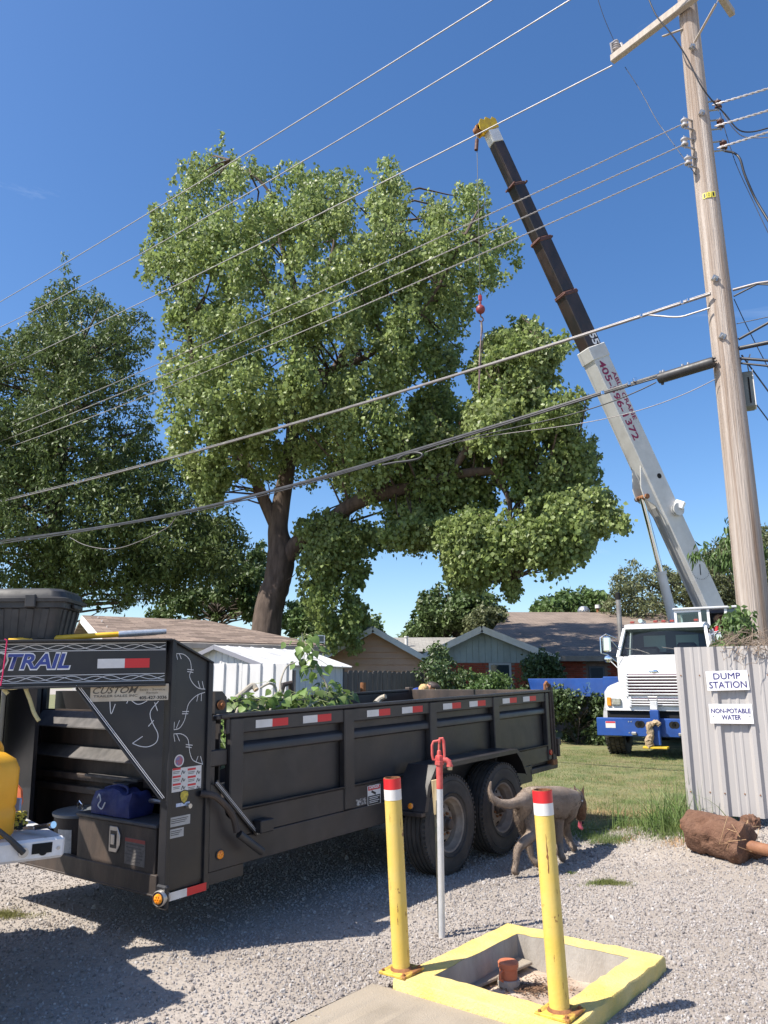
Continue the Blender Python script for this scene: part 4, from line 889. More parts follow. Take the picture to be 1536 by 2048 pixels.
# shrubs by the brick house and along the lawn
tree('shrub', [(828, 1400), (832, 1345), (850, 1305), (862, 1285), (885, 1290), (900, 1320), (925, 1340), (930, 1400)], 20.5, 0.9, 60, 60, 0.11, Mt['lf_shrub'], 'loose dark green shrub left of the red brick wall', 'shrub', rr=(0.12, 0.3), ntw=40)
tree('shrub', [(928, 1405), (932, 1375), (945, 1345), (975, 1350), (1010, 1352), (1045, 1365), (1050, 1405)], 20.0, 0.8, 50, 60, 0.10, Mt['lf_light'], 'bright low shrub under the window of the brick house', 'shrub', rr=(0.12, 0.28), ntw=30)
tree('shrub', [(1035, 1400), (1038, 1345), (1050, 1315), (1080, 1303), (1110, 1315), (1128, 1340), (1120, 1400)], 22.5, 0.8, 60, 60, 0.11, Mt['lf_shrub'], 'rounded dark shrub in front of the brick house above the blue outrigger beam', 'shrub', rr=(0.12, 0.3), ntw=30)
tree('hedge', [(1085, 1492), (1088, 1385), (1120, 1378), (1180, 1372), (1225, 1380), (1230, 1495), (1160, 1500)], 20.3, 0.8, 130, 75, 0.10, Mt['lf_shrub'], 'dense dark hedge under the blue outrigger beam at the lawn edge', 'hedge', rr=(0.14, 0.34), ntw=50)
tree('shrub', [(780, 1405), (790, 1380), (815, 1385), (830, 1405)], 21.5, 0.4, 14, 50, 0.09, Mt['lf_mid'], 'small low shrub at the foot of the dark board fence', 'shrub', rr=(0.1, 0.2), ntw=10)
# saplings behind the corrugated fence by the utility pole
tree('sapling', [(1440, 1300), (1446, 1284), (1458, 1268), (1466, 1245), (1480, 1230), (1500, 1240), (1500, 1300)], 8.9, 0.3, 40, 26, 0.085, Mt['leaf_big'] if 'leaf_big' in Mt else Mt['lf_light'], 'leafy green sapling growing between the truck cab and the utility pole', 'sapling', rr=(0.05, 0.11), ntw=40, droop=1.2, aspect=0.5)
tree('sapling', [(1392, 1112), (1400, 1092), (1440, 1088), (1455, 1062), (1462, 1038), (1500, 1045), (1510, 1120), (1470, 1150), (1452, 1128), (1425, 1112)], 10.6, 0.3, 46, 22, 0.13, Mt['lf_light'], 'drooping compound leaved sprig hanging beside the utility pole in front of the boom', 'sapling', rr=(0.05, 0.12), ntw=46, droop=2.0, aspect=0.26, base_px=(1530, 1290))
# ------------------------------------------------------------------ gooseneck dump trailer
Mt['black'] = mat('black_trailer_paint', (0.017, 0.016, 0.017), (0.027, 0.024, 0.025), 1.6, 0.42, spec=0.5, spots=(34, 0.26, (0.13, 0.075, 0.05)), dirt=(0.115, 0.10, 0.096), dscale=1.9, damt=0.30, bump=0.05, bscale=30)
Mt['black_clean'] = mat('black_neck_paint', (0.009, 0.010, 0.014), (0.015, 0.016, 0.020), 2.0, 0.38, dirt=(0.08, 0.07, 0.066), dscale=2.5, damt=0.2)
Mt['black_worn'] = mat('dusty_steel', (0.026, 0.021, 0.019), (0.048, 0.035, 0.029), 5, 0.62, dirt=(0.16, 0.11, 0.08), dscale=4, damt=0.5, bump=0.2, bscale=60, stretch=(1, 1, 0.4))
Mt['dust'] = mat('dusty_ledge', (0.055, 0.052, 0.051), (0.115, 0.105, 0.10), 8, 0.8)
Mt['tyre'] = mat('tyre_rubber', (0.028, 0.026, 0.025), (0.045, 0.04, 0.037), 5, 0.75, dirt=(0.16, 0.13, 0.105), dscale=3, damt=0.55)
Mt['rim'] = mat('dusty_grey_rim', (0.24, 0.19, 0.15), (0.32, 0.27, 0.22), 6, 0.7, dirt=(0.13, 0.08, 0.05), dscale=9, damt=0.7)
Mt['line'] = mat('white_pinstripe', (0.66, 0.65, 0.65), rough=0.5, rvar=0)
Mt['amber'] = mat('amber_lens', (0.85, 0.22, 0.01), (0.95, 0.36, 0.02), 60, 0.2, rvar=0, spec=0.8)
Mt['redlens'] = mat('red_lens', (0.55, 0.01, 0.01), rough=0.2, rvar=0, spec=0.8)
Mt['blackplastic'] = mat('black_plastic', (0.018, 0.018, 0.02), (0.028, 0.028, 0.03), 10, 0.5, dirt=(0.12, 0.11, 0.10), dscale=5, damt=0.2)
Mt['darkhole'] = mat('dark_opening', (0.006, 0.006, 0.006), rough=0.9, rvar=0)
Mt['blue_print'] = mat('blue_print', (0.03, 0.055, 0.26), rough=0.4, rvar=0)
Mt['white_print'] = mat('white_print', (0.74, 0.73, 0.73), rough=0.45, rvar=0)
Mt['black_print'] = mat('black_print', (0.02, 0.02, 0.022), rough=0.5, rvar=0)
Mt['red_print'] = mat('red_print', (0.55, 0.03, 0.04), rough=0.45, rvar=0)
Mt['sticker'] = mat('sticker_paper', (0.66, 0.645, 0.63), (0.56, 0.54, 0.52), 18, 0.5)
Mt['chrome'] = mat('chrome', (0.78, 0.79, 0.80), rough=0.12, metal=1.0, rvar=0.04, scale=10)
Mt['steel'] = mat('bare_steel', (0.42, 0.41, 0.40), (0.52, 0.50, 0.48), 12, 0.4, metal=0.8)
YAW = math.atan2(0.8, 0.6); TILT = R(-1.72); XP = 3.2
p0 = V((-1.2583, 4.79, 0))
tr = empty('dump_trailer', p0 + V((0.6, 0.8, 0)) * XP, Euler((0, 0, 0)), 'long black gooseneck dump trailer with red and white reflective tape', 'trailer')
trm = M4.Translation(tr.location) @ M4.Rotation(YAW, 4, 'Z') @ M4.Rotation(TILT, 4, 'Y')
tr.rotation_euler = trm.to_euler()
tri = trm.inverted()
TOFF = M4.Translation((-XP, 0, 0))
def tf(bm, name, m, parent=None, **kw):
    bm.transform(TOFF); return fin(bm, name, m, tr if parent is None else parent, **kw)
def ttext(body, wd, ht, m, fm, **kw):
    kw.setdefault('parent', tr); return text(body, wd, ht, m, TOFF @ fm, **kw)
def TL(px, py, po, pn):                       # pixel -> point on a plane of the trailer (trailer coordinates)
    o = tri @ V((0, 0, CAMH)); d = tri.to_3x3() @ V(ray(px, py)); o.x += XP
    po, pn = V(po), V(pn); return o + d * ((po - o).dot(pn) / d.dot(pn))
def SD(px, py, y=0.0): p = TL(px, py, (0, y, 0), (0, 1, 0)); return p.x, p.z
ND = V((-0.764, 0.645, 0)).normalized(); NN = V((-0.645, -0.764, 0)).normalized()
def NP(px, py, off=0.0):                      # on the neck face: distance from the corner, height
    p = TL(px, py, NN * off, NN); return p.dot(ND), p.z
def FP(px, py, x=0.0): p = TL(px, py, (x, 0, 0), (1, 0, 0)); return p.y, p.z
def sidef(x, z, y=0.0): return fmat((x, y, z), (1, 0, 0), (0, 0, 1))
def neckf(t, z, off=0.0): return fmat(ND * t + NN * off + V((0, 0, z)), -ND, (0, 0, 1))
def frontf(y, z, x=0.0): return fmat((x, y, z), (0, -1, 0), (0, 0, 1))
def ribbon(bm, pts, fm, wd, lift=0.002):
    P = [V((p[0], p[1], lift)) for p in pts]; prev = None
    for i, p in enumerate(P):
        d = (P[min(i + 1, len(P) - 1)] - P[max(i - 1, 0)]); n = V((-d.y, d.x, 0)).normalized() * wd / 2
        cur = (bm.verts.new(fm @ (p + n)), bm.verts.new(fm @ (p - n)))
        if prev: bm.faces.new((prev[1], cur[1], cur[0], prev[0]))
        prev = cur
def smooth_pts(pts, k=5):                     # Catmull-Rom
    P = [np.array(p, float) for p in pts]; P = [2 * P[0] - P[1]] + P + [2 * P[-1] - P[-2]]; out = []
    for i in range(1, len(P) - 2):
        for j in range(k):
            t = j / k
            out.append(0.5 * ((2 * P[i]) + (-P[i - 1] + P[i + 1]) * t + (2 * P[i - 1] - 5 * P[i] + 4 * P[i + 1] - P[i + 2]) * t * t + (-P[i - 1] + 3 * P[i] - 3 * P[i + 1] + P[i + 2]) * t ** 3))
    out.append(P[-2]); return [tuple(p) for p in out]

BW = 2.0; ZT = 1.415; XR = 5.33
# bed sheets
bm = B(); bx(bm, 0.5, XR - 0.06, 0.055, 0.062, 0.655, ZT - 0.03); tf(bm, 'side_panel', Mt['black'])
bm = B(); bx(bm, 0.5, XR - 0.06, BW - 0.062, BW - 0.055, 0.655, ZT - 0.03); tf(bm, 'side_panel', Mt['black'])
bm = B(); prism(bm, [(0.44, 0.0), (XR, 0.0), (XR, 0.03), (0.44, 0.03)], (0, 0.05, 0.62), (1, 0, 0), (0, 0, 1), (0, 1, 0), BW - 0.1); tf(bm, 'bed_floor', Mt['black_worn'])
bm = B(); bx(bm, 0.44, 0.45, 0.055, BW - 0.055, 0.66, ZT); tf(bm, 'front_panel', Mt['black'])
bm = B(); prism(bm, [(0, 0.0), (0.02, 0.0), (0.02, 0.15), (0.035, 0.165), (0.035, 0.17), (0, 0.17)], (0.50, 0.028, 0.655), (0, -1, 0), (0, 0, 1), (1, 0, 0), XR - 0.6); tf(bm, 'lower_side_sheet', Mt['black'])
# rails
for y0, y1, yy in ((0.0, 0.052, 0), (BW - 0.052, BW, 1)):
    bm = B(); bx(bm, 0.40, XR, y0 - 0.012 * (1 - yy), y1 + 0.012 * yy, ZT - 0.022, ZT + 0.004); tf(bm, 'top_lip', Mt['black'], bevel=0.005)
    bm = B(); bx(bm, 0.46, XR - 0.02, y0 + 0.006, y1 - 0.006, 1.288, ZT - 0.024); tf(bm, 'top_rail', Mt['black'], bevel=0.008)
    bm = B(); sgn = -1 if yy == 0 else 1; yb = 0.053 if yy == 0 else BW - 0.053
    prism(bm, [(0, 0), (0.04, 0.012), (0.04, 0.06), (0, 0.085)], (0.55, yb, 1.150), (0, sgn, 0), (0, 0, 1), (1, 0, 0), XR - 0.62); tf(bm, 'mid_rail', Mt['black'], bevel=0.004)
    posts = [(0.485, 0.60, 0.80), (1.63, 1.75, 0.655), (2.81, 2.92, 0.655), (3.96, 4.08, 0.655), (5.16, 5.235, 0.66)]
    for a, b, z0 in posts:
        ya, yc = (-0.006, 0.0545) if yy == 0 else (BW - 0.0545, BW + 0.006)
        bm = B(); bx(bm, a, b, ya, yc, z0, ZT - 0.026); tf(bm, 'side_post', Mt['black'], bevel=0.008)
    bm = B(); bx(bm, 5.27, XR + 0.03, (-0.01 if yy == 0 else BW - 0.06), (0.06 if yy == 0 else BW + 0.01), 0.60, ZT + 0.03); tf(bm, 'corner_post', Mt['black_worn'], bevel=0.006)
bm = B(); bx(bm, 0.3, 0.39, 0.03, 0.10, 0.55, ZT - 0.03); bx(bm, 0.37, 0.485, 0.0, 0.05, ZT - 0.03, ZT + 0.0); bx(bm, 0.28, 0.48, 0.02, 0.09, 1.10, 1.20); tf(bm, 'hoist_bracket', Mt['black'], bevel=0.006)
# inner flanges of the posts cast as ribs inside; rear barn doors
for y0, y1 in ((0.06, 0.99), (1.01, BW - 0.06)):
    bm = B(); bx(bm, XR - 0.02, XR + 0.02, y0, y1, 0.66, ZT); tf(bm, 'gate_panel', Mt['black_worn'], bevel=0.004)
    for k in range(2):
        bm = B(); bx(bm, XR + 0.021, XR + 0.06, y0 + 0.1 + k * 0.6, y0 + 0.17 + k * 0.6, 0.66, ZT); tf(bm, 'gate_rib', Mt['black'], bevel=0.005)
bm = B(); bx(bm, XR + 0.035, XR + 0.085, -0.03, 0.04, 0.68, 0.80); bx(bm, XR + 0.03, XR + 0.11, -0.035, 0.02, 0.80, 0.88); tf(bm, 'gate_hinge', Mt['black_worn'], bevel=0.006)
bm = B(); bx(bm, 4.72, XR + 0.06, 0.0, BW, 0.555, 0.61); tf(bm, 'rear_sill', Mt['black_worn'], bevel=0.006)
bm = B(); bx(bm, XR - 0.1, XR + 0.02, -0.02, 0.05, 0.60, 0.66); tf(bm, 'rear_foot', Mt['rust'], bevel=0.004)
px_, pz_ = SD(1097, 1375)
bm = B(); tube(bm, [(px_ - 0.05, 0.02, ZT), (px_ - 0.05, 0.02, ZT + 0.06), (px_ - 0.01, 0.02, ZT + 0.085), (px_ + 0.03, 0.02, ZT + 0.06), (px_ + 0.03, 0.02, ZT)], 0.018); tf(bm, 'chain_shackle', Mt['rust'])
bm = B(); tube(bm, [(px_ + 0.035, 0.0, ZT + 0.07), (px_ + 0.05, -0.02, ZT - 0.2), (px_ + 0.045, -0.02, ZT - 0.7)], 0.012, 6); tf(bm, 'latch_rod', Mt['black_worn'])
for cx_, cz_, ln_, wd_ in ((5.0, 1.11, 0.9, 0.02), (5.13, 0.98, 0.02, 0.35)):
    pass
# main frame
for y0, y1 in ((0.005, 0.075), (BW - 0.075, BW - 0.005)):
    bm = B(); bx(bm, 0.335, 4.75, y0, y1, 0.485, 0.65); tf(bm, 'frame_rail', Mt['black'], bevel=0.004)
    bm = B(); prism(bm, [(0.30, 0.415), (0.62, 0.415), (0.62, 0.484), (0.30, 0.484)], (0, y0 + 0.001, 0), (1, 0, 0), (0, 0, 1), (0, 1, 0), 0.066); tf(bm, 'front_skirt', Mt['black'])
bm = B(); bx(bm, 0.005, 0.33, 0.02, BW - 0.02, 0.44, 0.47); tf(bm, 'front_deck', Mt['black_worn'])
bm = B(); bx(bm, -0.012, 0.03, 0.055, BW - 0.055, 0.415, 0.535); bx(bm, -0.016, -0.010, 0.056, BW - 0.056, 0.418, 0.43); tf(bm, 'front_crossmember', Mt['black_worn'], bevel=0.003)
for xx in (1.2, 2.2, 3.2, 4.2):
    bm = B(); bx(bm, xx, xx + 0.08, 0.08, BW - 0.08, 0.52, 0.61); tf(bm, 'crossmember', Mt['black_worn'])
bx_, bz_ = SD(545, 1660)
bm = B(); bx(bm, 0.70, 0.82, -0.07, 0.004, 0.655, 0.735); tf(bm, 'step_bracket', Mt['black'], bevel=0.006)

def strip(a, b, fm_fun, name='reflector_tape', wd=0.055, split=0.5):
    (x0, z0), (x1, z1) = a, b; L_ = x1 - x0; par = None
    bm = B(); plate(bm, fm_fun(x0 + L_ * split / 2, (z0 + z1) / 2), L_ * split, wd, 0.0012, 0.0012); o = tf(bm, name, Mt['white'])
    bm = B(); plate(bm, fm_fun(x0 + L_ * (split + (1 - split) / 2), (z0 + z1) / 2), L_ * (1 - split), wd, 0.0012, 0.0012); tf(bm, 'red_half', Mt['red'], o)
for xa, ya, xb, yb, ht_ in ((512, 1459, 575, 1456, 0), (606, 1450, 662, 1446, 0), (733, 1437, 781, 1434, 0), (803, 1431, 846, 1428, 0), (886, 1423, 922, 1420, 0), (938, 1418.5, 972, 1416, 0), (1005, 1413, 1034, 1411, 0), (1046, 1409, 1072.5, 1407, 0)):
    a, b = SD(xa, ya, 0.006), SD(xb, yb, 0.006); zc = 1.338; xc = (a[0] + b[0]) / 2
    strip((xc - 0.155, zc), (xc + 0.155, zc), lambda x, z: sidef(x, z, 0.006), wd=0.052)
# front risers, gussets and the neck beams (near one, then its mirror image on the far side)
zb0, zb1 = 1.622, 1.878
def riser(mir):
    def Y(y): return BW - y if mir else y
    def by(bm, x0, x1, y0, y1, z0, z1): bx(bm, x0, x1, Y(y0), Y(y1), z0, z1)
    bm = B(); prism(bm, [(0.03, 0.44), (0.30, 0.47), (0.30, 1.745), (0.03, 1.862)], (0, Y(0.012), 0), (1, 0, 0), (0, 0, 1), (0, -1 if mir else 1, 0), 0.01); pl_ = tf(bm, 'riser_plate', Mt['black_clean'])
    bm = B(); prism(bm, [(0.0, 0.40), (0.03, 0.40), (0.03, 1.868), (0.0, 1.88)], (0, Y(-0.006), 0), (1, 0, 0), (0, 0, 1), (0, -1 if mir else 1, 0), 0.07); tf(bm, 'riser_flange', Mt['black_clean'], bevel=0.003)
    bm = B(); prism(bm, [(0.29, 0.43), (0.325, 0.43), (0.325, 1.735), (0.29, 1.75)], (0, Y(-0.006), 0), (1, 0, 0), (0, 0, 1), (0, -1 if mir else 1, 0), 0.075); tf(bm, 'riser_flange', Mt['black_clean'], bevel=0.003)
    bm = B(); bar(bm, (0.0, Y(0.03), 1.884), (0.325, Y(0.03), 1.742), 0.08, 0.012); tf(bm, 'riser_cap', Mt['black_clean'], bevel=0.002)
    bm = B(); bx(bm, 0.0, 0.335, Y(-0.004), Y(0.05), 0.436, 0.40); tf(bm, 'riser_base', Mt['black'], bevel=0.002)
    D = V((ND.x, -ND.y if mir else ND.y, 0)); Nn = V((NN.x, -NN.y if mir else NN.y, 0)); o = V((0, Y(0), 0))
    def nb(bm, t0, t1, off0, off1, z0, z1):
        a, b = o + D * t0 + Nn * (off0 + off1) / 2, o + D * t1 + Nn * (off0 + off1) / 2
        bar(bm, a + V((0, 0, (z0 + z1) / 2)), b + V((0, 0, (z0 + z1) / 2)), abs(off1 - off0), z1 - z0)
    bm = B(); nb(bm, 0.035, 1.46, -0.012, -0.002, zb0, zb1); tf(bm, 'neck_web', Mt['black_clean'])
    bm = B(); nb(bm, 0.0, 1.46, -0.06, 0.045, zb1, zb1 + 0.012); tf(bm, 'neck_top_flange', Mt['black_clean'], bevel=0.002)
    bm = B(); nb(bm, 0.03, 1.46, -0.06, 0.045, zb0 - 0.012, zb0); tf(bm, 'neck_bottom_flange', Mt['black_clean'], bevel=0.002)
    # gusset plate with a flanged diagonal edge
    ga, gb = NP(154, 1369, -0.002), NP(326, 1596, -0.002)
    g = [(0.035, gb[1] + 0.005), (ga[0] - 0.005, zb0 - 0.013), (0.035, zb0 - 0.013)]
    bm = B(); prism(bm, g, o - Nn * 0.012, D, (0, 0, 1), Nn, 0.01); tf(bm, 'gusset_plate', Mt['black_clean'])
    bm = B(); bar(bm, o + D * 0.035 + V((0, 0, gb[1] - 0.008)), o + D * (ga[0] + 0.002) + V((0, 0, zb0 - 0.014)), 0.032, 0.012, up=tuple(Nn.cross(V((D.x, D.y, 1.07)).normalized()))); tf(bm, 'gusset_flange', Mt['black_clean'], bevel=0.002)
    return o, D, Nn
riser(False); riser(True)
bm = B(); bx(bm, -2.15, -1.10, 0.80, 1.20, zb0 - 0.01, zb1 + 0.014); tf(bm, 'neck_nose', Mt['black_clean'], bevel=0.01)
bm = B(); cyl(bm, (-2.0, 1.0, 0.98), (-2.0, 1.0, zb0 - 0.011), 0.06, n=18); cyl(bm, (-2.0, 1.0, 0.86), (-2.0, 1.0, 0.98), 0.085, n=18); tf(bm, 'coupler_tube', Mt['black_worn'])
bm = B(); bx(bm, -0.03, 0.02, 0.07, BW - 0.07, zb1 - 0.08, zb1 - 0.002); tf(bm, 'neck_crossbar', Mt['black_clean'], bevel=0.004)
for x_, y_ in ((-0.36, 0.36), (-0.62, 0.58), (-0.86, 0.76)):
    bm = B(); bx(bm, x_ - 0.04, x_ + 0.04, y_, BW - y_, zb1 - 0.05, zb1 - 0.002); tf(bm, 'neck_crossbar', Mt['black_clean'], bevel=0.004)
bm = B(); bx(bm, 0.0, 0.03, 1.50, BW - 0.08, 0.54, 1.60); tf(bm, 'far_side_plate', Mt['black_clean'])
# front bulkhead, seen through the neck: ribs, pump box, jack drive
bm = B(); bx(bm, 0.30, 0.335, 0.06, BW - 0.06, 0.47, 1.43); tf(bm, 'bulkhead', Mt['black_worn'])
for z, d, tilt_ in ((1.36, 0.12, 0.10), (1.12, 0.10, 0.07)):
    bm = B(); prism(bm, [(0, 0), (0.03, 0), (d, -tilt_), (d, -tilt_ - 0.008), (0, -0.012)], (0.30, 0.12, z + 0.06), (-1, 0, 0), (0, 0, 1), (0, 1, 0), BW - 0.24); tf(bm, 'bulkhead_rib', Mt['dust'])
for z in (0.985, 0.90):
    bm = B(); bx(bm, 0.235, 0.299, 0.07, BW - 0.07, z - 0.035, z + 0.01); tf(bm, 'bulkhead_rib', Mt['black_worn'], bevel=0.004)
for z, y0, y1 in ((1.0, 0.55, 1.15), (0.915, 0.75, 1.12)):
    bm = B(); bx(bm, 0.19, 0.234, y0, y1, z - 0.008, z + 0.008); tf(bm, 'ledge_strip', Mt['dust'])
bm = B(); bx(bm, 0.12, 0.298, 0.55, 0.72, 0.83, 0.99); tf(bm, 'gear_box', Mt['black_clean'], bevel=0.006)
bm = B(); cyl(bm, (0.16, 0.56, 0.90), (0.16, -0.02, 0.90), 0.014); tf(bm, 'drive_shaft', Mt['steel'])
bm = B(); cyl(bm, (0.16, 0.72, 0.90), (0.16, 0.78, 0.90), 0.025); tf(bm, 'shaft_end', Mt['steel'])
# jack leg under the crossmember
jf = tri @ gnd(208, 1757, 0.0); jf.x += XP
bm = B(); bx(bm, jf.x - 0.06, jf.x + 0.06, jf.y - 0.06, jf.y + 0.06, 0.12, 0.52); tf(bm, 'jack_leg', Mt['black_worn'], bevel=0.004)
bm = B(); bx(bm, jf.x - 0.13, jf.x + 0.13, jf.y - 0.22, jf.y + 0.18, 0.085, 0.12); tf(bm, 'jack_foot', Mt['black_worn'], bevel=0.004)
bm = B(); tube(bm, [(jf.x, jf.y + 0.12, 0.20), (jf.x - 0.01, jf.y + 0.24, 0.22), (jf.x - 0.01, jf.y + 0.29, 0.19), (jf.x - 0.02, jf.y + 0.32, 0.08)], 0.018); tf(bm, 'jack_hook', Mt['black_worn'])
# crank arm with rubber grip on the near side
pts = [SD(408, 1588, -0.03), SD(430, 1592, -0.06), SD(452, 1612, -0.07), SD(467, 1636, -0.07), SD(474, 1664, -0.08)]
bm = B(); tube(bm, smooth_pts([(p[0], y, p[1]) for p, y in zip(pts, (0.0, -0.05, -0.07, -0.07, -0.08))], 4), 0.021, 10); o = tf(bm, 'crank_arm', Mt['black_worn'])
e0, e1 = SD(478, 1668, -0.08), SD(522, 1703, -0.1)
bm = B(); cyl(bm, (e0[0], -0.08, e0[1]), (e1[0], -0.11, e1[1]), 0.025, n=14); tf(bm, 'crank_grip', Mt['blackplastic'])
a, b = SD(432, 1564, -0.012), SD(516, 1668, -0.012)
bm = B(); bar(bm, (a[0], -0.010, a[1]), (b[0], -0.010, b[1]), 0.012, 0.035, up=(0.6, 0, 0.8)); prism(bm, [(0.33, 0.60), (0.42, 0.60), (0.62, 0.66), (0.46, 0.80), (0.40, 0.98), (0.33, 1.0)], (0, 0.03, 0), (1, 0, 0), (0, 0, 1), (0, -1, 0), 0.03)
tf(bm, 'brace_plate', Mt['black'])
bm = B()
for o_ in (-0.006, 0.006):
    ribbon(bm, [(a[0] + o_, a[1]), (b[0] + o_, b[1])], sidef(0, 0, -0.0165), 0.003)
tf(bm, 'pinstripe', Mt['line'])
# marker lights
def marker(px, py, y, r=0.026, base=True, fm=None):
    if fm is None: x, z = SD(px, py, y); fm = sidef(x, z, y)
    bm = B(); lathe(bm, [(r + 0.006, 0), (r + 0.006, 0.006), (r, 0.008)], fm.translation, fm.to_3x3() @ V((0, 0, 1)), 22); o = tf(bm, 'marker_light', Mt['blackplastic'])
    bm = B(); lathe(bm, [(r, 0.004), (r * 0.96, 0.012), (r * 0.6, 0.017), (0, 0.018)], fm.translation, fm.to_3x3() @ V((0, 0, 1)), 22)
    n = fm.to_3x3()
    for k in range(7):
        q = V((0, 0, 0)) if k == 0 else V((math.cos(k * 1.047), math.sin(k * 1.047), 0)) * r * 0.55
        lathe(bm, [(r * 0.22, 0.014), (r * 0.12, 0.021), (0, 0.022)], fm @ q, n @ V((0, 0, 1)), 8)
    tf(bm, 'amber_lens', Mt['amber'], o)
marker(439, 1709, 0.004)
fx, fz = SD(326, 1779, -0.01)
mf = fmat((-0.03, -0.0, 0.425), (0.3, -1, 0), (0, 0, 1)); marker(0, 0, 0, 0.028, fm=mf)
bm = B(); lathe(bm, [(0.042, -0.05), (0.044, 0.0), (0.039, 0.010), (0.036, 0.0)], mf.translation, mf.to_3x3() @ V((0, 0, 1)), 24); tf(bm, 'light_ring', Mt['steel'])
bm = B(); bx(bm, -0.012, 0.02, -0.035, 0.06, 0.36, 0.49); tf(bm, 'light_bracket', Mt['black_clean'], bevel=0.01)
a, b = (0.018, 0.418), (0.31, 0.418); strip(a, b, lambda x, z: sidef(x, z, -0.0045), wd=0.045)
rx, rz = SD(1106, 1513, 0)
bm = B(); lathe(bm, [(0.03, 0), (0.028, 0.012), (0, 0.014)], (5.20, -0.006, 0.74), (0, -1, 0), 18); tf(bm, 'red_marker', Mt['redlens'])
# fender over the two wheels
fp = [(2.27, 0.57), (2.33, 0.76), (2.46, 0.905), (3.89, 0.905), (4.0, 0.80), (4.09, 0.66)]
bm = B(); th = 0.01
inn = [(2.285, 0.57), (2.343, 0.757), (2.467, 0.894), (3.885, 0.894), (3.99, 0.793), (4.078, 0.656)]
prism(bm, fp + list(reversed(inn)), (0, -0.001, 0), (1, 0, 0), (0, 0, 1), (0, -1, 0), 0.275); tf(bm, 'fender', Mt['black'])
lip = [(p[0] + (q[0] - p[0]) * 3.2, p[1] + (q[1] - p[1]) * 3.2) for p, q in zip(fp, inn)]
bm = B(); prism(bm, fp + list(reversed(lip)), (0, -0.2765, 0), (1, 0, 0), (0, 0, 1), (0, -1, 0), 0.008); tf(bm, 'fender_lip', Mt['black'])
mf = fmat((2.276, -0.15, 0.605), (0, -1, 0), (0.28, 0, 0.96)); marker(0, 0, 0, 0.024, fm=mf)
bm = B(); bx(bm, 2.24, 2.30, -0.275, 0.004, 0.535, 0.566); tf(bm, 'fender_step', Mt['black_worn'], bevel=0.004)
# wheels
def tyre(bm, Rt, rr, wd, o, d, grooves=4, n=48):
    h = wd / 2; pr = [(rr, -h * 0.80), (rr + 0.02, -h * 0.92), ((rr + Rt) / 2, -h), (Rt - 0.045, -h * 0.97), (Rt - 0.012, -h * 0.86), (Rt, -h * 0.72)]
    gx_ = []
    for k in range(grooves):
        c_ = h * (-0.72 + 1.44 * (k + 0.5) / grooves) if grooves else 0
        gx_ += [(Rt, c_ - 0.008), (Rt - 0.012, c_ - 0.006), (Rt - 0.012, c_ + 0.006), (Rt, c_ + 0.008)]
    pr = pr + gx_ + [(r, -x) for r, x in reversed(pr)]
    lathe(bm, pr, o, d, n)
def wheel(xc):
    wo_ = empty('wheel', (xc - XP, -0.135, 0.405)); wo_.parent = tr
    ax = V((0, -1, 0))
    bm = B(); tyre(bm, 0.402, 0.212, 0.235, (0, 0, 0), ax)
    for k in range(60):                       # shoulder sipes
        a = 2 * math.pi * k / 60
        for s in (-1, 1):
            m = M4.Rotation(a, 4, 'Y') @ M4.Translation((0, s * 0.100, 0.392)) @ M4.Diagonal((0.02, 0.022, 0.014, 1)); bmesh.ops.create_cube(bm, size=1, matrix=m)
    # raised rings of sidewall lettering and beads
    lathe(bm, [(0.245, 0.113), (0.250, 0.121), (0.256, 0.113)], (0, 0, 0), ax, 48); lathe(bm, [(0.345, 0.113), (0.350, 0.1185), (0.355, 0.113)], (0, 0, 0), ax, 48)
    fin(bm, 'tyre', Mt['tyre'], wo_, smooth=25)
    bm = B(); lathe(bm, [(0.208, 0.085), (0.222, 0.098), (0.215, 0.103), (0.203, 0.095), (0.196, 0.06), (0.182, 0.045), (0.176, 0.0)], (0, 0, 0), ax, 48)
    # disc with eight hand holes
    n = 96; rr_ = [0.176, 0.160, 0.148, 0.136, 0.124, 0.112, 0.098, 0.085, 0.062]; hh = [0.0, 0.016, 0.026, 0.034, 0.040, 0.046, 0.052, 0.040, 0.040]
    rg = [[bm.verts.new((r * math.cos(2 * math.pi * k / n), -h, r * math.sin(2 * math.pi * k / n))) for k in range(n)] for r, h in zip(rr_, hh)]
    for i in range(len(rg) - 1):
        for k in range(n):
            if i in (2, 3) and min(k % 12, 12 - k % 12) <= 2 - 0 and (k % 12) not in (3,) and not (i == 3 and min(k % 12, 12 - k % 12) > 1): continue
            bm.faces.new((rg[i][k], rg[i][(k + 1) % n], rg[i + 1][(k + 1) % n], rg[i + 1][k]))
    fin(bm, 'rim', Mt['rim'], wo_)
    bm = B(); lathe(bm, [(0.174, 0.0), (0.174, -0.03), (0, -0.03)], (0, 0, 0), ax, 32); fin(bm, 'brake_drum', Mt['darkhole'], wo_)
    bm = B(); lathe(bm, [(0.060, 0.038), (0.056, 0.065), (0.045, 0.075), (0.042, 0.105), (0.036, 0.112), (0, 0.113)], (0, 0, 0), ax, 28); fin(bm, 'hub_cap', Mt['black_worn'], wo_)
    for k in range(8):
        a = 2 * math.pi * (k + 0.5) / 8; bm = B(); c = V((0.082 * math.cos(a), -0.038, 0.082 * math.sin(a))); cyl(bm, c, c + V((0, -0.024, 0)), 0.011, n=6); fin(bm, 'lug_nut', Mt['rust'], wo_)
    return wo_
wheel(2.72); wheel(3.64)
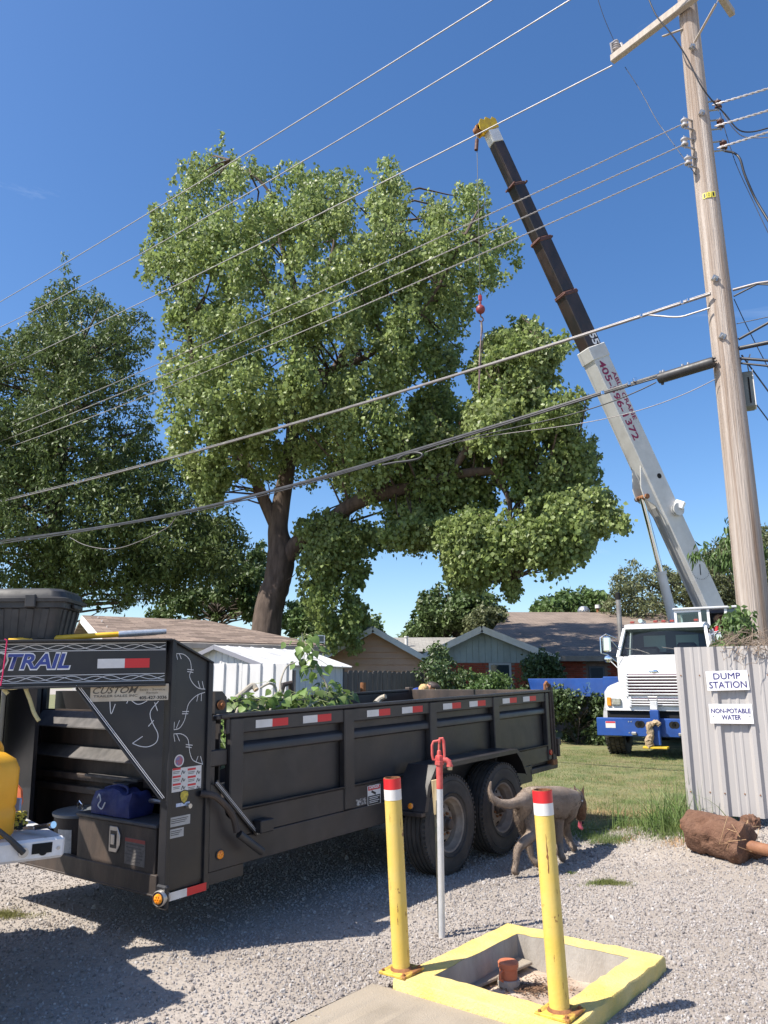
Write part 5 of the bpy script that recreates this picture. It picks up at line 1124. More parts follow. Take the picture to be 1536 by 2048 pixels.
for xc in (2.72, 3.64):                        # far-side wheels
    wo_ = empty('wheel', (xc - XP, BW + 0.13, 0.405)); wo_.parent = tr
    bm = B(); tyre(bm, 0.402, 0.212, 0.235, (0, 0, 0), V((0, 1, 0)), n=32); fin(bm, 'tyre', Mt['tyre'], wo_, smooth=25)
    bm = B(); lathe(bm, [(0.212, 0.08), (0.19, 0.05), (0.1, 0.04), (0, 0.06)], (0, 0, 0), (0, 1, 0), 24); fin(bm, 'rim', Mt['rim'], wo_)
    bm = B(); cyl(bm, (xc, 0.0, 0.405), (xc, BW, 0.405), 0.045, n=12); tf(bm, 'axle', Mt['black_worn'])
bm = B(); bx(bm, 2.3, 4.08, BW + 0.001, BW + 0.27, 0.894, 0.905); tf(bm, 'fender', Mt['black'])
# ------------------------------------------------------------------ lettering, tape and stickers on the neck
a, b = NP(140, 1322), NP(14, 1322)
wd = abs(b[0] - a[0]); tcen = (a[0] + b[0]) / 2; zc = (NP(80, 1305)[1] + NP(80, 1340)[1]) / 2; ht_ = abs(NP(80, 1306)[1] - NP(80, 1337)[1])
ttext('TRAIL', wd + 0.012, ht_ + 0.014, Mt['white_print'], neckf(tcen, zc, -0.002), bold=0.055, shear=0.22, lift=0.0012)
ttext('TRAIL', wd - 0.004, ht_ - 0.002, Mt['blue_print'], neckf(tcen, zc, -0.002), bold=0.028, shear=0.22, lift=0.0026)
ec = NP(0, 1325); fm = neckf(ec[0] + 0.012, ec[1], -0.002)
def poly_on(fm, pts, lift, m, name, parent=None, th=0.0012):
    bm = B(); prism(bm, pts, fm @ V((0, 0, lift)), fm.to_3x3() @ V((1, 0, 0)), fm.to_3x3() @ V((0, 1, 0)), fm.to_3x3() @ V((0, 0, 1)), th); return tf(bm, name, m, parent)
sh = [(-0.05, 0.05), (0, 0.065), (0.05, 0.05), (0.058, 0.01), (0.035, -0.045), (0, -0.07), (-0.035, -0.045), (-0.058, 0.01)]
o = poly_on(fm, sh, 0.001, Mt['steel'], 'emblem')
poly_on(fm, [(x * 0.82, y * 0.82) for x, y in sh], 0.0024, Mt['black_print'], 'emblem_field', o)
poly_on(fm, [(-0.03, 0.02), (0.0, 0.04), (0.03, 0.01), (0.02, -0.02), (0.0, -0.03), (-0.015, 0.0)], 0.0038, Mt['dust'], 'emblem_mark', o)
bm = B()
for zlo, zhi in ((NP(200, 1301)[1], NP(200, 1286.5)[1]), (NP(200, 1363)[1], NP(200, 1349)[1])):
    for zz in (zlo, zhi): ribbon(bm, [(-1.46, zz), (-0.04, zz)], neckf(0, 0, -0.002), 0.0035)
    zm, am = (zlo + zhi) / 2, (zhi - zlo) * 0.34
    for ph in (0, 2.2):
        ribbon(bm, [(-1.46 + 1.42 * k / 400, zm + am * math.sin(k / 400 * 1.42 / 0.105 * 6.283 * 0.5 + ph) * (1 if ph == 0 else 0.8)) for k in range(401)], neckf(0, 0, -0.002), 0.0032, lift=0.0025 + 0.0004 * ph)
tf(bm, 'pinstripe', Mt['line'])
a, b = NP(195, 1327), NP(299, 1326)
def nf(x, z): return neckf(-x, z, -0.002)
strip((-a[0], (a[1] + b[1]) / 2), (-b[0], (a[1] + b[1]) / 2), nf, wd=0.055, split=0.52)
# dealer plate hung across gusset and beam
a, b = NP(181, 1384), NP(337, 1384); z0, z1 = NP(250, 1402)[1], NP(250, 1369)[1]
tc_, zc, wd, ht_ = (a[0] + b[0]) / 2, (z0 + z1) / 2, abs(a[0] - b[0]), z1 - z0
tan = mat('tan_dealer_plate', (0.50, 0.42, 0.31), (0.60, 0.53, 0.42), 9, 0.6, dirt=(0.30, 0.23, 0.16), dscale=8, damt=0.5)
bm = B(); plate(bm, neckf(tc_, zc, -0.001), wd, ht_, 0.003, 0.001); sg = tf(bm, 'dealer_plate', tan)
g_ = lambda u, v: neckf(tc_ - (u - 0.5) * wd, zc + (v - 0.5) * ht_, 0.003)
dkp = mat('faded_print', (0.10, 0.085, 0.07), rough=0.6, rvar=0)
ttext('CUSTOM', wd * 0.58, ht_ * 0.40, dkp, g_(0.32, 0.67), parent=sg, shear=0.4, bold=0.01)
ttext('TRAILER SALES INC', wd * 0.56, ht_ * 0.15, dkp, g_(0.32, 0.32), parent=sg, bold=0.01)
ttext('405-427-3036', wd * 0.36, ht_ * 0.20, Mt['black_print'], g_(0.80, 0.17), parent=sg, bold=0.02)
ttext('Sales - Service', wd * 0.33, ht_ * 0.13, dkp, g_(0.79, 0.66), parent=sg); ttext('Rentals', wd * 0.15, ht_ * 0.12, dkp, g_(0.79, 0.47), parent=sg)
# white barbed-wire line drawings
def cr(x, y): return x / 2.926, 1150 + y / 2.926
def trace(pl, fun, fm, wd=0.0042):
    bm = B()
    for P in pl:
        Q = [fun(*cr(*p)) for p in P]
        ribbon(bm, smooth_pts(Q, 5) if len(Q) > 2 else Q, fm, wd)
    return tf(bm, 'pinstripe', Mt['line'])
trace([[(1030, 460), (1075, 465), (1110, 500), (1118, 555), (1108, 590), (1125, 630), (1160, 662), (1200, 668)], [(1030, 460), (1038, 495)], [(1048, 460), (1060, 492)], [(1095, 552), (1132, 556)], [(1095, 565), (1130, 570)], [(1158, 620), (1170, 662)], [(1182, 622), (1192, 666)],
       [(1198, 686), (1150, 705), (1105, 750), (1090, 800), (1078, 850), (1050, 895), (1015, 906)], [(1178, 692), (1176, 738)], [(1158, 702), (1150, 740)], [(1066, 800), (1104, 798)], [(1064, 812), (1100, 812)], [(1030, 898), (1050, 850)], [(1016, 905), (1020, 860)],
       [(1015, 930), (1060, 930), (1095, 955), (1105, 1000), (1110, 1040), (1130, 1085), (1186, 1108)], [(1015, 930), (1022, 975)], [(1032, 930), (1050, 972)], [(1086, 992), (1126, 996)], [(1086, 1005), (1120, 1010)], [(1145, 1095), (1158, 1060)], [(1184, 1106), (1172, 1060)]],
      lambda x, y: SD(x, y, 0.012), sidef(0, 0, 0.012), 0.0042)
npf = lambda x, y: (lambda q: (-q[0], q[1]))(NP(x, y, -0.002))
trace([[(643, 735), (650, 812), (675, 755)], [(748, 735), (742, 752)], [(770, 735), (800, 755), (830, 752), (862, 735)], [(928, 738), (885, 790), (880, 830), (900, 880), (924, 930), (915, 978), (870, 1004), (820, 1002), (775, 985)], [(775, 985), (835, 944)], [(868, 886), (900, 850)], [(905, 745), (922, 795)]],
      npf, neckf(0, 0, -0.002), 0.0042)
trace([[(462, 660), (952, 1308)], [(446, 645), (470, 672)], [(474, 660), (962, 1304)]], lambda x, y: (lambda q: (-q[0], q[1]))(NP(x, y, 0.012)), neckf(0, 0, 0.012), 0.004)
# stickers on the riser side plate
yp = 0.012
def stick(px0, py0, px1, py1, m, name='sticker', parent=None, lift=0.001, y=yp):
    mx_, my_ = (px0 + px1) / 2, (py0 + py1) / 2; xc, zc = SD(mx_, my_, y); wd = abs(SD(px1, my_, y)[0] - SD(px0, my_, y)[0]); ht = abs(SD(mx_, py1, y)[1] - SD(mx_, py0, y)[1])
    bm = B(); plate(bm, sidef(xc, zc, y), wd, ht, 0.0008, lift); return tf(bm, name, m, parent)
s_ = stick(343, 1534, 402.5, 1580.5, Mt['sticker'])
for r_ in range(3):
    for c_ in range(2):
        stick(345 + c_ * 30, 1536 + r_ * 15.4, 361 + c_ * 30, 1540 + r_ * 15.4, Mt['red_print'], 'red_header', s_, 0.0022)
        stick(346 + c_ * 30, 1543 + r_ * 15.4, 359 + c_ * 30, 1544 + r_ * 15.4, Mt['black_print'], 'print_line', s_, 0.0022); stick(346 + c_ * 30, 1546 + r_ * 15.4, 358 + c_ * 30, 1547 + r_ * 15.4, Mt['black_print'], 'print_line', s_, 0.0022)
        x0, z0 = SD(366 + c_ * 30, 1545 + r_ * 15.4, yp)
        bm = B(); ribbon(bm, smooth_pts([(x0 - 0.014, z0 - 0.01), (x0 - 0.004, z0 + 0.012), (x0 + 0.004, z0 - 0.006), (x0 + 0.014, z0 + 0.008)], 4), sidef(0, 0, yp), 0.005, lift=0.0024); tf(bm, 'pictogram', Mt['black_print'], s_)
x0, z0 = SD(358, 1521.5, yp); fm = sidef(x0, z0, yp); nn = fm.to_3x3() @ V((0, 0, 1))
bm = B(); lathe(bm, [(0.036, 0.0005), (0.036, 0.0015), (0, 0.0016)], fm.translation, nn, 26); s_ = tf(bm, 'round_sticker', Mt['sticker'])
bm = B(); lathe(bm, [(0.028, 0.0020), (0.028, 0.0026), (0, 0.0027)], fm.translation, nn, 26); tf(bm, 'round_field', mat('faded_red_blue', (0.38, 0.10, 0.12), (0.16, 0.17, 0.33), 40, 0.5, lo=0.45, hi=0.55), s_)
x0, z0 = SD(368, 1593, yp); fm = sidef(x0, z0, yp)
s_ = poly_on(fm, [(x * 0.62, y * 0.62) for x, y in sh], 0.001, Mt['black_print'], 'shield_sticker'); poly_on(fm, [(x * 0.52, y * 0.52) for x, y in sh], 0.0024, mat('yellow_print', (0.62, 0.48, 0.05), (0.30, 0.24, 0.05), 60, 0.5), 'shield_field', s_)
stick(352, 1605, 379, 1612, mat('pale_blue_print', (0.34, 0.42, 0.62), (0.6, 0.63, 0.7), 90, 0.5, stretch=(1, 1, 0.2)))
for px0, py0, px1, py1 in ((339, 1632, 380, 1651), (338, 1657, 367, 1675)):
    s_ = stick(px0, py0, px1, py1, mat('aluminium_plate', (0.42, 0.42, 0.41), (0.34, 0.34, 0.34), 20, 0.5), 'data_plate')
    for k in range(3): stick(px0 + 3, py0 + 4 + k * 4, px1 - 4 - 3 * k, py0 + 5.2 + k * 4, Mt['black_print'], 'print_line', s_, 0.0022)
# danger sticker near the wheels
s_ = stick(735, 1570, 761, 1609, Mt['white'], y=0.007); yq = 0.007
stick(736, 1571, 760, 1579, Mt['red_print'], 'red_header', s_, 0.0022, yq); stick(736, 1590, 760, 1608, Mt['black_print'], 'print_block', s_, 0.0022, yq)
a_, b_ = SD(738, 1575, yq), SD(758, 1575, yq); ttext('DANGER', b_[0] - a_[0], 0.028, Mt['white_print'], sidef((a_[0] + b_[0]) / 2, a_[1], yq), parent=s_, lift=0.0042, bold=0.02)
x0, z0 = SD(748, 1584.5, yq); bm = B(); ribbon(bm, [(x0 - 0.035, z0 + 0.012), (x0 + 0.02, z0 - 0.012)], sidef(0, 0, yq), 0.018, lift=0.003); tf(bm, 'pictogram', Mt['black_print'], s_)
for k in range(4): stick(738, 1592.5 + 3.6 * k, 758 - 3 * (k % 2), 1593.8 + 3.6 * k, Mt['sticker'], 'print_line', s_, 0.0040, yq)
stick(712, 1597, 732, 1610, mat('scraped_label', (0.07, 0.065, 0.065), (0.45, 0.44, 0.43), 60, 0.6, lo=0.45, hi=0.6), y=yq)
# ------------------------------------------------------------------ things on and in the trailer
def tw(x, y, z): return trm @ V((x - XP, y, z))
trot = trm.to_euler()
def on_trailer(name, x, y, z, label, cat, rz=0.0):
    return empty(name, tw(x, y, z), (trm @ M4.Rotation(rz, 4, 'Z')).to_euler(), label, cat)
# steel tool box on the front deck
y0, z1 = FP(156, 1630, -0.005); y1, _ = FP(311, 1652, -0.005)
t = on_trailer('tool_box', 0.19, (y0 + y1) / 2, 0.4705, 'dusty black steel tool box with paddle latch on the trailer front deck', 'tool box')
W_ = abs(y0 - y1); H_ = 0.335
bm = B(); bx(bm, -0.19, 0.05, -W_ / 2, W_ / 2, 0, H_ - 0.02); fin(bm, 'body', Mt['black_worn'], t, bevel=0.004)
bm = B(); bx(bm, -0.205, 0.055, -W_ / 2 - 0.012, W_ / 2 + 0.012, H_ - 0.019, H_ + 0.004); fin(bm, 'lid', mat('dark_lid', (0.03, 0.035, 0.045), (0.045, 0.048, 0.055), 8, 0.55, dirt=(0.13, 0.11, 0.10), dscale=6, damt=0.4), t, bevel=0.006)
fm = fmat((-0.191, 0.0, 0.215), (0, -1, 0), (0, 0, 1))
bm = B(); prism(bm, [(-0.05, -0.075), (0.03, -0.075), (0.06, -0.03), (0.06, 0.03), (0.03, 0.075), (-0.05, 0.075)], fm.translation, (0, -1, 0), (0, 0, 1), (-1, 0, 0), 0.006); o = fin(bm, 'latch', Mt['steel'], t, bevel=0.004)
bm = B(); bx(bm, -0.199, -0.1965, -0.028, 0.035, 0.165, 0.265); fin(bm, 'latch_cup', Mt['black_print'], o)
bm = B(); bx(bm, -0.206, -0.1995, -0.016, 0.022, 0.185, 0.245); fin(bm, 'latch_paddle', Mt['steel'], o, bevel=0.003)
bm = B(); plate(bm, fmat((-0.19, -0.21, 0.165), (0, -1, 0), (0, 0, 1)), 0.20, 0.15, 0.001, 0.001); o = fin(bm, 'warning_label', mat('grey_label', (0.10, 0.09, 0.085), (0.15, 0.14, 0.13), 40, 0.6), t)
bm = B(); plate(bm, fmat((-0.19, -0.21, 0.228), (0, -1, 0), (0, 0, 1)), 0.196, 0.020, 0.001, 0.003); fin(bm, 'red_header', mat('faded_red', (0.30, 0.055, 0.045), rough=0.6, rvar=0), o)
for k in range(6):
    bm = B(); plate(bm, fmat((-0.19, -0.21 + 0.01 * (k % 2), 0.205 - k * 0.019), (0, -1, 0), (0, 0, 1)), 0.17 - 0.02 * (k % 3), 0.006, 0.001, 0.003); fin(bm, 'print_line', Mt['dust'], o)
# blue bag
t = on_trailer('bag', 0.10, 0.58, 0.4705 + H_ + 0.005, 'royal blue fabric bag lying on the black tool box', 'bag')
bm = B(); bmesh.ops.create_cube(bm, size=1, matrix=M4.Translation((0, 0, 0.075)) @ M4.Diagonal((0.19, 0.42, 0.15, 1)))
bmesh.ops.subdivide_edges(bm, edges=bm.edges[:], cuts=7, use_grid_fill=True)
random.seed(11)
for v in bm.verts:
    x, y, z = v.co; k = z / 0.15
    v.co.y *= 1 - 0.05 * k; v.co.x *= 1 - 0.22 * k * k
    v.co += V((0.008 * math.sin(y * 31 + z * 20), 0.01 * math.sin(z * 43 + x * 17), (0.016 * math.sin(y * 19 + 1) + 0.012 * math.sin(x * 41 + y * 33)) * k))
bmesh.ops.smooth_vert(bm, verts=bm.verts[:], factor=0.5, use_axis_x=True, use_axis_y=True, use_axis_z=True)
mb = mat('blue_nylon', (0.012, 0.018, 0.10), (0.02, 0.03, 0.15), 9, 0.65, bump=0.3, bscale=40)
fin(bm, 'body', mb, t, smooth=50)
bm = B(); tube(bm, smooth_pts([(-0.098, 0.12, 0.10), (-0.105, 0.09, 0.125), (-0.108, 0.07, 0.09), (-0.110, 0.09, 0.06), (-0.106, 0.055, 0.04), (-0.10, 0.03, 0.08)], 4), 0.004, 6); fin(bm, 'white_cord', Mt['white_print'], t)
bm = B(); tube(bm, smooth_pts([(-0.06, -0.15, 0.135), (-0.02, -0.08, 0.165), (0.0, 0.05, 0.17), (-0.03, 0.14, 0.15)], 4), 0.008, 6); fin(bm, 'handle', mb, t)
# stock pot bin with lid
t = on_trailer('lidded_bin', 0.20, 1.12, 0.4705, 'black round bin with a grey flat lid beside the tool box', 'bin')
bm = B(); lathe(bm, [(0, 0), (0.175, 0), (0.19, 0.02), (0.205, 0.285), (0.21, 0.29), (0.2, 0.292), (0.18, 0.03)], (0, 0, 0), (0, 0, 1), 36); fin(bm, 'body', Mt['black_worn'], t)
bm = B(); lathe(bm, [(0.214, 0.282), (0.218, 0.300), (0.205, 0.306), (0.16, 0.312), (0, 0.318)], (0, 0, 0), (0, 0, 1), 36); fin(bm, 'lid', mat('grey_lid', (0.17, 0.19, 0.21), (0.24, 0.26, 0.28), 9, 0.4, metal=0.3), t)
bm = B(); tube(bm, [(-0.06, -0.04, 0.313), (-0.06, -0.04, 0.35), (-0.055, 0.0, 0.366), (-0.05, 0.03, 0.35), (-0.05, 0.03, 0.313)], 0.007); fin(bm, 'lid_handle', Mt['chrome'], t)
bm = B()
for k in range(7):
    a0 = math.pi + 0.15 + k * 0.08; a1 = a0 + 0.08
    r0, r1 = 0.192, 0.2015
    vsq = [bm.verts.new((r * math.cos(a) * 1.012, r * math.sin(a) * 1.012, z)) for r, a, z in ((r0, a0, 0.06), (r0, a1, 0.06), (r1, a1, 0.21), (r1, a0, 0.21))]
    bm.faces.new(vsq)
bmesh.ops.rotate(bm, verts=bm.verts[:], cent=(0, 0, 0), matrix=M4.Rotation(R(-8), 3, 'Z')); fin(bm, 'paper_label', mat('torn_paper', (0.60, 0.60, 0.58), (0.42, 0.42, 0.42), 30, 0.7), t)
# black storage tote on the neck deck
pt = V((-0.56, 0.84, zb1 + 0.013))
t = on_trailer('storage_tote', pt.x, pt.y, pt.z, 'big black plastic storage tote with domed lid on top of the trailer neck', 'storage tote', rz=R(-47))
t.scale = (1.0, 1.0, 0.86)
# local: x along the long side
def rrect(a, b, r, n=5):
    P = []
    for cx_, cy_, s0 in ((a - r, b - r, 0), (-a + r, b - r, 90), (-a + r, -b + r, 180), (a - r, -b + r, 270)):
        for k in range(n + 1):
            q = R(s0 + 90 * k / n); P.append((cx_ + r * math.cos(q), cy_ + r * math.sin(q)))
    return P
def loft(bm, secs, cap=(True, True)):
    prev = None; first = None
    for P, z in secs:
        ring = [bm.verts.new((p[0], p[1], z)) for p in P]
        if prev:
            n = len(ring)
            for k in range(n): bm.faces.new((prev[k], prev[(k + 1) % n], ring[(k + 1) % n], ring[k]))
        else: first = ring
        prev = ring
    if cap[0]: bm.faces.new(list(reversed(first)))
    if cap[1]: bm.faces.new(prev)
hw, hd = 0.36, 0.24
bm = B(); loft(bm, [(rrect(hw * 0.86, hd * 0.84, 0.05), 0), (rrect(hw * 0.95, hd * 0.94, 0.06), 0.215), (rrect(hw, hd, 0.06), 0.222), (rrect(hw, hd, 0.06), 0.27)]); fin(bm, 'body', Mt['blackplastic'], t)
bm = B()
for s in (-1, 1):
    for k in range(7):
        x = (-0.72 + 0.24 * k) * hw; bar(bm, (x * 0.9, s * hd * 0.845, 0.01), (x, s * hd * 0.95, 0.215), 0.045, 0.010, up=(0, 1, 0))
    for k in range(4):
        y = (-0.6 + 0.4 * k) * hd; bar(bm, (s * hw * 0.865, y * 0.9, 0.01), (s * hw * 0.96, y, 0.215), 0.04, 0.010, up=(1, 0, 0))
fin(bm, 'side_ribs', Mt['blackplastic'], t, bevel=0.004)
bm = B(); loft(bm, [(rrect(hw + 0.02, hd + 0.02, 0.07), 0.262), (rrect(hw + 0.022, hd + 0.022, 0.07), 0.285), (rrect(hw + 0.0, hd + 0.0, 0.07), 0.295), (rrect(hw - 0.01, hd - 0.01, 0.07), 0.335), (rrect(hw - 0.03, hd - 0.03, 0.07), 0.355), (rrect(hw - 0.08, hd - 0.07, 0.06), 0.362)]); fin(bm, 'lid', Mt['blackplastic'], t)
for k in (-0.5, 0.5):
    bm = B(); bx(bm, k * hw - 0.03, k * hw + 0.03, -hd - 0.035, -hd - 0.005, 0.22, 0.31); fin(bm, 'lid_latch', Mt['blackplastic'], t, bevel=0.006)
bm = B(); bx(bm, hw + 0.002, hw + 0.025, -0.08, 0.08, 0.225, 0.255); fin(bm, 'handle', Mt['blackplastic'], t, bevel=0.006)
# yellow pruning pole lying on the neck
a = TL(120, 1278.5, NN * -0.05, NN); b = TL(340, 1265, (0.25, 0, 0), (1, 0, 0)); 
a = ND * 0.62 + NN * -0.09 + V((0, 0, zb1 + 0.028)); b = V((0.02, 0.16, zb1 + 0.06))
t = empty('pruning_pole', tw(*a), (0, 0, 0), 'yellow pole with a silver taped end lying across the trailer neck', 'pole')
A_, B_ = V((0, 0, 0)), tw(*b) - tw(*a); dd_ = B_ - A_
bm = B(); cyl(bm, A_ - dd_ * 0.6, A_ + dd_ * 0.55, 0.017, n=14); fin(bm, 'yellow_tube', mat('yellow_fibreglass', (0.75, 0.40, 0.02), (0.8, 0.48, 0.04), 8, 0.4), t)
bm = B(); tube(bm, [A_ + dd_ * 0.55, A_ + dd_ * 0.72, A_ + dd_ * 0.9, A_ + dd_ * 1.08], [0.020, 0.0205, 0.0195, 0.016], 14); fin(bm, 'silver_end', mat('silver_tape', (0.55, 0.57, 0.60), (0.40, 0.42, 0.45), 40, 0.35, metal=0.6), t)
# pink string and pale strap tied round the beam near the left edge
q = lambda px, py, o=0.05: tw(*(ND * NP(px, py, o)[0] + NN * o + V((0, 0, NP(px, py, o)[1]))))
bm = B(); tube(bm, [q(14, 1281), q(12, 1300), q(8, 1330), q(5, 1352), q(1, 1372)], 0.004, 6); tube(bm, [q(14, 1281), q(9, 1278)], 0.004, 6)
tag(fin(bm, 'pink_string', mat('pink_string', (0.55, 0.02, 0.10), rough=0.7, rvar=0)), 'bright pink string tied round the black trailer neck beam', 'string')
bm = B()
for P in ([(2, 1372), (22, 1376), (45, 1373), (58, 1376)], [(50, 1375), (60, 1400), (68, 1425), (78, 1442)], [(4, 1374), (10, 1382), (16, 1388)]):
    W0 = [q(*p, o=-0.03) for p in smooth_pts(P, 4)]
    prev = None
    for i, p in enumerate(W0):
        d = W0[min(i + 1, len(W0) - 1)] - W0[max(i - 1, 0)]; n = d.cross(V((0.3, -1, 0.1))).normalized() * 0.011
        cur = (bm.verts.new(p + n), bm.verts.new(p - n))
        if prev: bm.faces.new((prev[0], prev[1], cur[1], cur[0]))
        prev = cur
o = fin(bm, 'tie_strap', mat('pale_strap', (0.52, 0.47, 0.25), (0.42, 0.37, 0.18), 20, 0.8)); tag(o, 'pale khaki strap hanging from the underside of the trailer neck', 'strap')
md = o.modifiers.new('t', 'SOLIDIFY'); md.thickness = 0.003

# cut branches with leaves in the bed
Mt['wood'] = mat('cut_branch_bark', (0.30, 0.27, 0.22), (0.40, 0.36, 0.30), 12, 0.85, bump=0.4, bscale=60)
Mt['cutwood'] = mat('fresh_cut_wood', (0.62, 0.48, 0.32), (0.50, 0.34, 0.2), 10, 0.8)
Mt['leaf_big'] = mat('cottonwood_leaf', (0.12, 0.20, 0.045), (0.20, 0.28, 0.085), 8, 0.38, island=0.55, trans=0.35, rvar=0, spec=0.5)
def bigleaf(bm, p, d, up, size):
    d = d.normalized(); s = d.cross(up).normalized(); n = s.cross(d); c = random.uniform(0.1, 0.35) * size
    prof = [(0, 0.02), (0.10, 0.32), (0.28, 0.48), (0.5, 0.42), (0.75, 0.2), (1.0, 0.0)]
    mid = [bm.verts.new(p + d * (t * size) - n * (c * t * t)) for t, w_ in prof]
    lf_ = [bm.verts.new(p + d * (t * size) + s * (w_ * size) + n * (0.14 * size * w_ - c * t * t)) for t, w_ in prof[:-1]]
    rt_ = [bm.verts.new(p + d * (t * size) - s * (w_ * size) + n * (0.14 * size * w_ - c * t * t)) for t, w_ in prof[:-1]]
    for k in range(len(prof) - 2):
        bm.faces.new((mid[k], mid[k + 1], lf_[k + 1], lf_[k])); bm.faces.new((mid[k + 1], mid[k], rt_[k], rt_[k + 1]))
    k = len(prof) - 2; bm.faces.new((mid[k], mid[k + 1], lf_[k])); bm.faces.new((mid[k + 1], mid[k], rt_[k]))
def branch_px(P, Yl, r0, r1, label, leaves, size=0.085, spread=0.09, root_y=0.35, cutend=False, seed=1, lrange=(0.2, 1.0)):
    random.seed(seed)
    W0 = [TL(px, py, (0, yy, 0), (0, 1, 0)) for (px, py), yy in zip(P, Yl)]; W0 = [tw(*p) for p in W0]
    t = empty('cut_branch', W0[0], (0, 0, 0), label, 'branch', 'cut branches in the trailer bed')
    Q = smooth_pts([tuple(p - W0[0]) for p in W0], 5); n = len(Q)
    bm = B(); tube(bm, Q, [r0 + (r1 - r0) * k / (n - 1) for k in range(n)], 9); fin(bm, 'stem', Mt['wood'], t)
    if cutend:
        d = (V(Q[-1]) - V(Q[-2])).normalized(); bm = B(); cyl(bm, V(Q[-1]) - d * 0.002, V(Q[-1]) + d * 0.006, r1 * 1.01, n=12); fin(bm, 'cut_face', Mt['cutwood'], t)
    if leaves:
        bm = B(); bt = B()
        for k in range(leaves):
            u = random.uniform(*lrange); i = min(n - 2, int(u * (n - 1))); p = V(Q[i]).lerp(V(Q[i + 1]), random.random())
            off = V((random.gauss(0, 1), random.gauss(0, 1), random.gauss(0, 1) * 0.8)) * spread
            tip = p + off; tube(bt, [p, p + off * 0.5 + V((0, 0, 0.02)), tip], 0.0016, 4, False)
            d = off.normalized() + V((0, 0, -0.9)) + V((random.gauss(0, .3), random.gauss(0, .3), 0)); bigleaf(bm, tip, d, V((random.gauss(0, .5) - 0.3, random.gauss(0, .5) - 0.5, 0.8)), size * random.uniform(0.65, 1.2))
        fin(bm, 'leaves', Mt['leaf_big'], t, smooth=60); fin(bt, 'leaf_stalks', mat('green_stalk', (0.28, 0.33, 0.12), rough=0.6, rvar=0), t)
    return t
branch_px([(640, 1420), (655, 1380), (640, 1345), (618, 1315), (608, 1290), (604, 1266)], [0.35, 0.4, 0.45, 0.5, 0.5, 0.5], 0.010, 0.003, 'leafy green shoot standing tallest out of the trailer bed', 46, 0.082, 0.062, seed=3)
branch_px([(530, 1422), (565, 1405), (560, 1370), (572, 1335), (590, 1325)], [0.35, 0.38, 0.45, 0.5, 0.5], 0.011, 0.006, 'bare arching grey twig rising from the leafy trimmings', 14, 0.08, 0.05, seed=4, lrange=(0, 0.5))
branch_px([(540, 1422), (552, 1380), (540, 1367), (520, 1376)], [0.3, 0.38, 0.4, 0.45], 0.010, 0.008, 'short bent twig looping over the leaves at the trailer front', 10, 0.07, 0.04, seed=5, lrange=(0, 0.5))
branch_px([(600, 1425), (630, 1405), (660, 1395), (688, 1388)], [0.3, 0.35, 0.4, 0.42], 0.012, 0.004, 'leafy branch spread along the rail at the middle of the trimmings', 70, 0.080, 0.08, seed=6, lrange=(0, 1))
branch_px([(488, 1428), (530, 1412), (575, 1402), (620, 1398)], [0.3, 0.35, 0.4, 0.42], 0.012, 0.005, 'leafy branch lying low at the front end of the trailer bed', 52, 0.072, 0.06, seed=7, lrange=(0, 1))
branch_px([(472, 1398), (488, 1384), (505, 1371), (512, 1379)], [0.35, 0.35, 0.33, 0.30], 0.022, 0.020, 'thick stripped pale branch stub jutting over the trailer front rail', 0, cutend=True, seed=8)
branch_px([(470, 1432), (480, 1410), (500, 1398), (520, 1402)], [0.3, 0.33, 0.36, 0.4], 0.010, 0.004, 'small leafy branch drooping over the front corner of the trailer bed', 34, 0.070, 0.05, seed=12, lrange=(0, 1))
branch_px([(700, 1425), (668, 1408), (640, 1398), (625, 1372)], [0.3, 0.35, 0.4, 0.45], 0.011, 0.004, 'leafy branch leaning back toward the tall shoot', 50, 0.078, 0.065, seed=13, lrange=(0, 1))
branch_px([(752, 1407), (760, 1398), (770, 1393)], [0.45, 0.45, 0.4], 0.03, 0.022, 'small broken reddish log end showing above the side rail', 0, cutend=True, seed=9)
# heap of trimmings below the rail
random.seed(21); bm = B()
for k in range(420):
    x = random.uniform(0.6, 2.2); y = random.uniform(0.2, 1.5); z = random.uniform(1.05, 1.36) - 0.12 * max(0, x - 1.4)
    bigleaf(bm, V((x - XP, y, z)), V((random.gauss(0, 1), random.gauss(0, 1), -0.2)), V((random.gauss(0, .4), random.gauss(0, .4), 1)), random.uniform(0.055, 0.09))
for k in range(25):
    x = random.uniform(0.7, 2.0); y = random.uniform(0.3, 1.5); a = random.uniform(0, 6.28)
    tube(bm, [(x - XP, y, 0.95), (x - XP + 0.3 * math.cos(a), y + 0.3 * math.sin(a), 1.25)], 0.012, 6)
o = fin(bm, 'leaf_trimmings', Mt['leaf_big'], smooth=60); o.matrix_world = trm; tag(o, kind='stuff')
# tarp roll housing at the front of the bed
bm = B(); prism(bm, [(0, 0), (0.10, 0), (0.10, 0.10), (0.06, 0.14), (0, 0.14)], (0.40, 0.06, ZT + 0.006), (1, 0, 0), (0, 0, 1), (0, 1, 0), BW - 0.12); tf(bm, 'tarp_housing', Mt['black'])
bm = B(); lathe(bm, [(0.03, 0), (0.033, 0.012), (0.015, 0.016), (0.015, 0.03), (0, 0.03)], (0.445, 0.059, ZT + 0.06), (0, -1, 0), 12); tf(bm, 'tarp_crank', Mt['rust'])
bm = B(); cyl(bm, (0.48, 0.10, ZT + 0.05), (0.48, BW - 0.1, ZT + 0.05), 0.045, n=12); tf(bm, 'tarp_roll', mat('tarp_mesh', (0.03, 0.03, 0.032), rough=0.9, rvar=0))
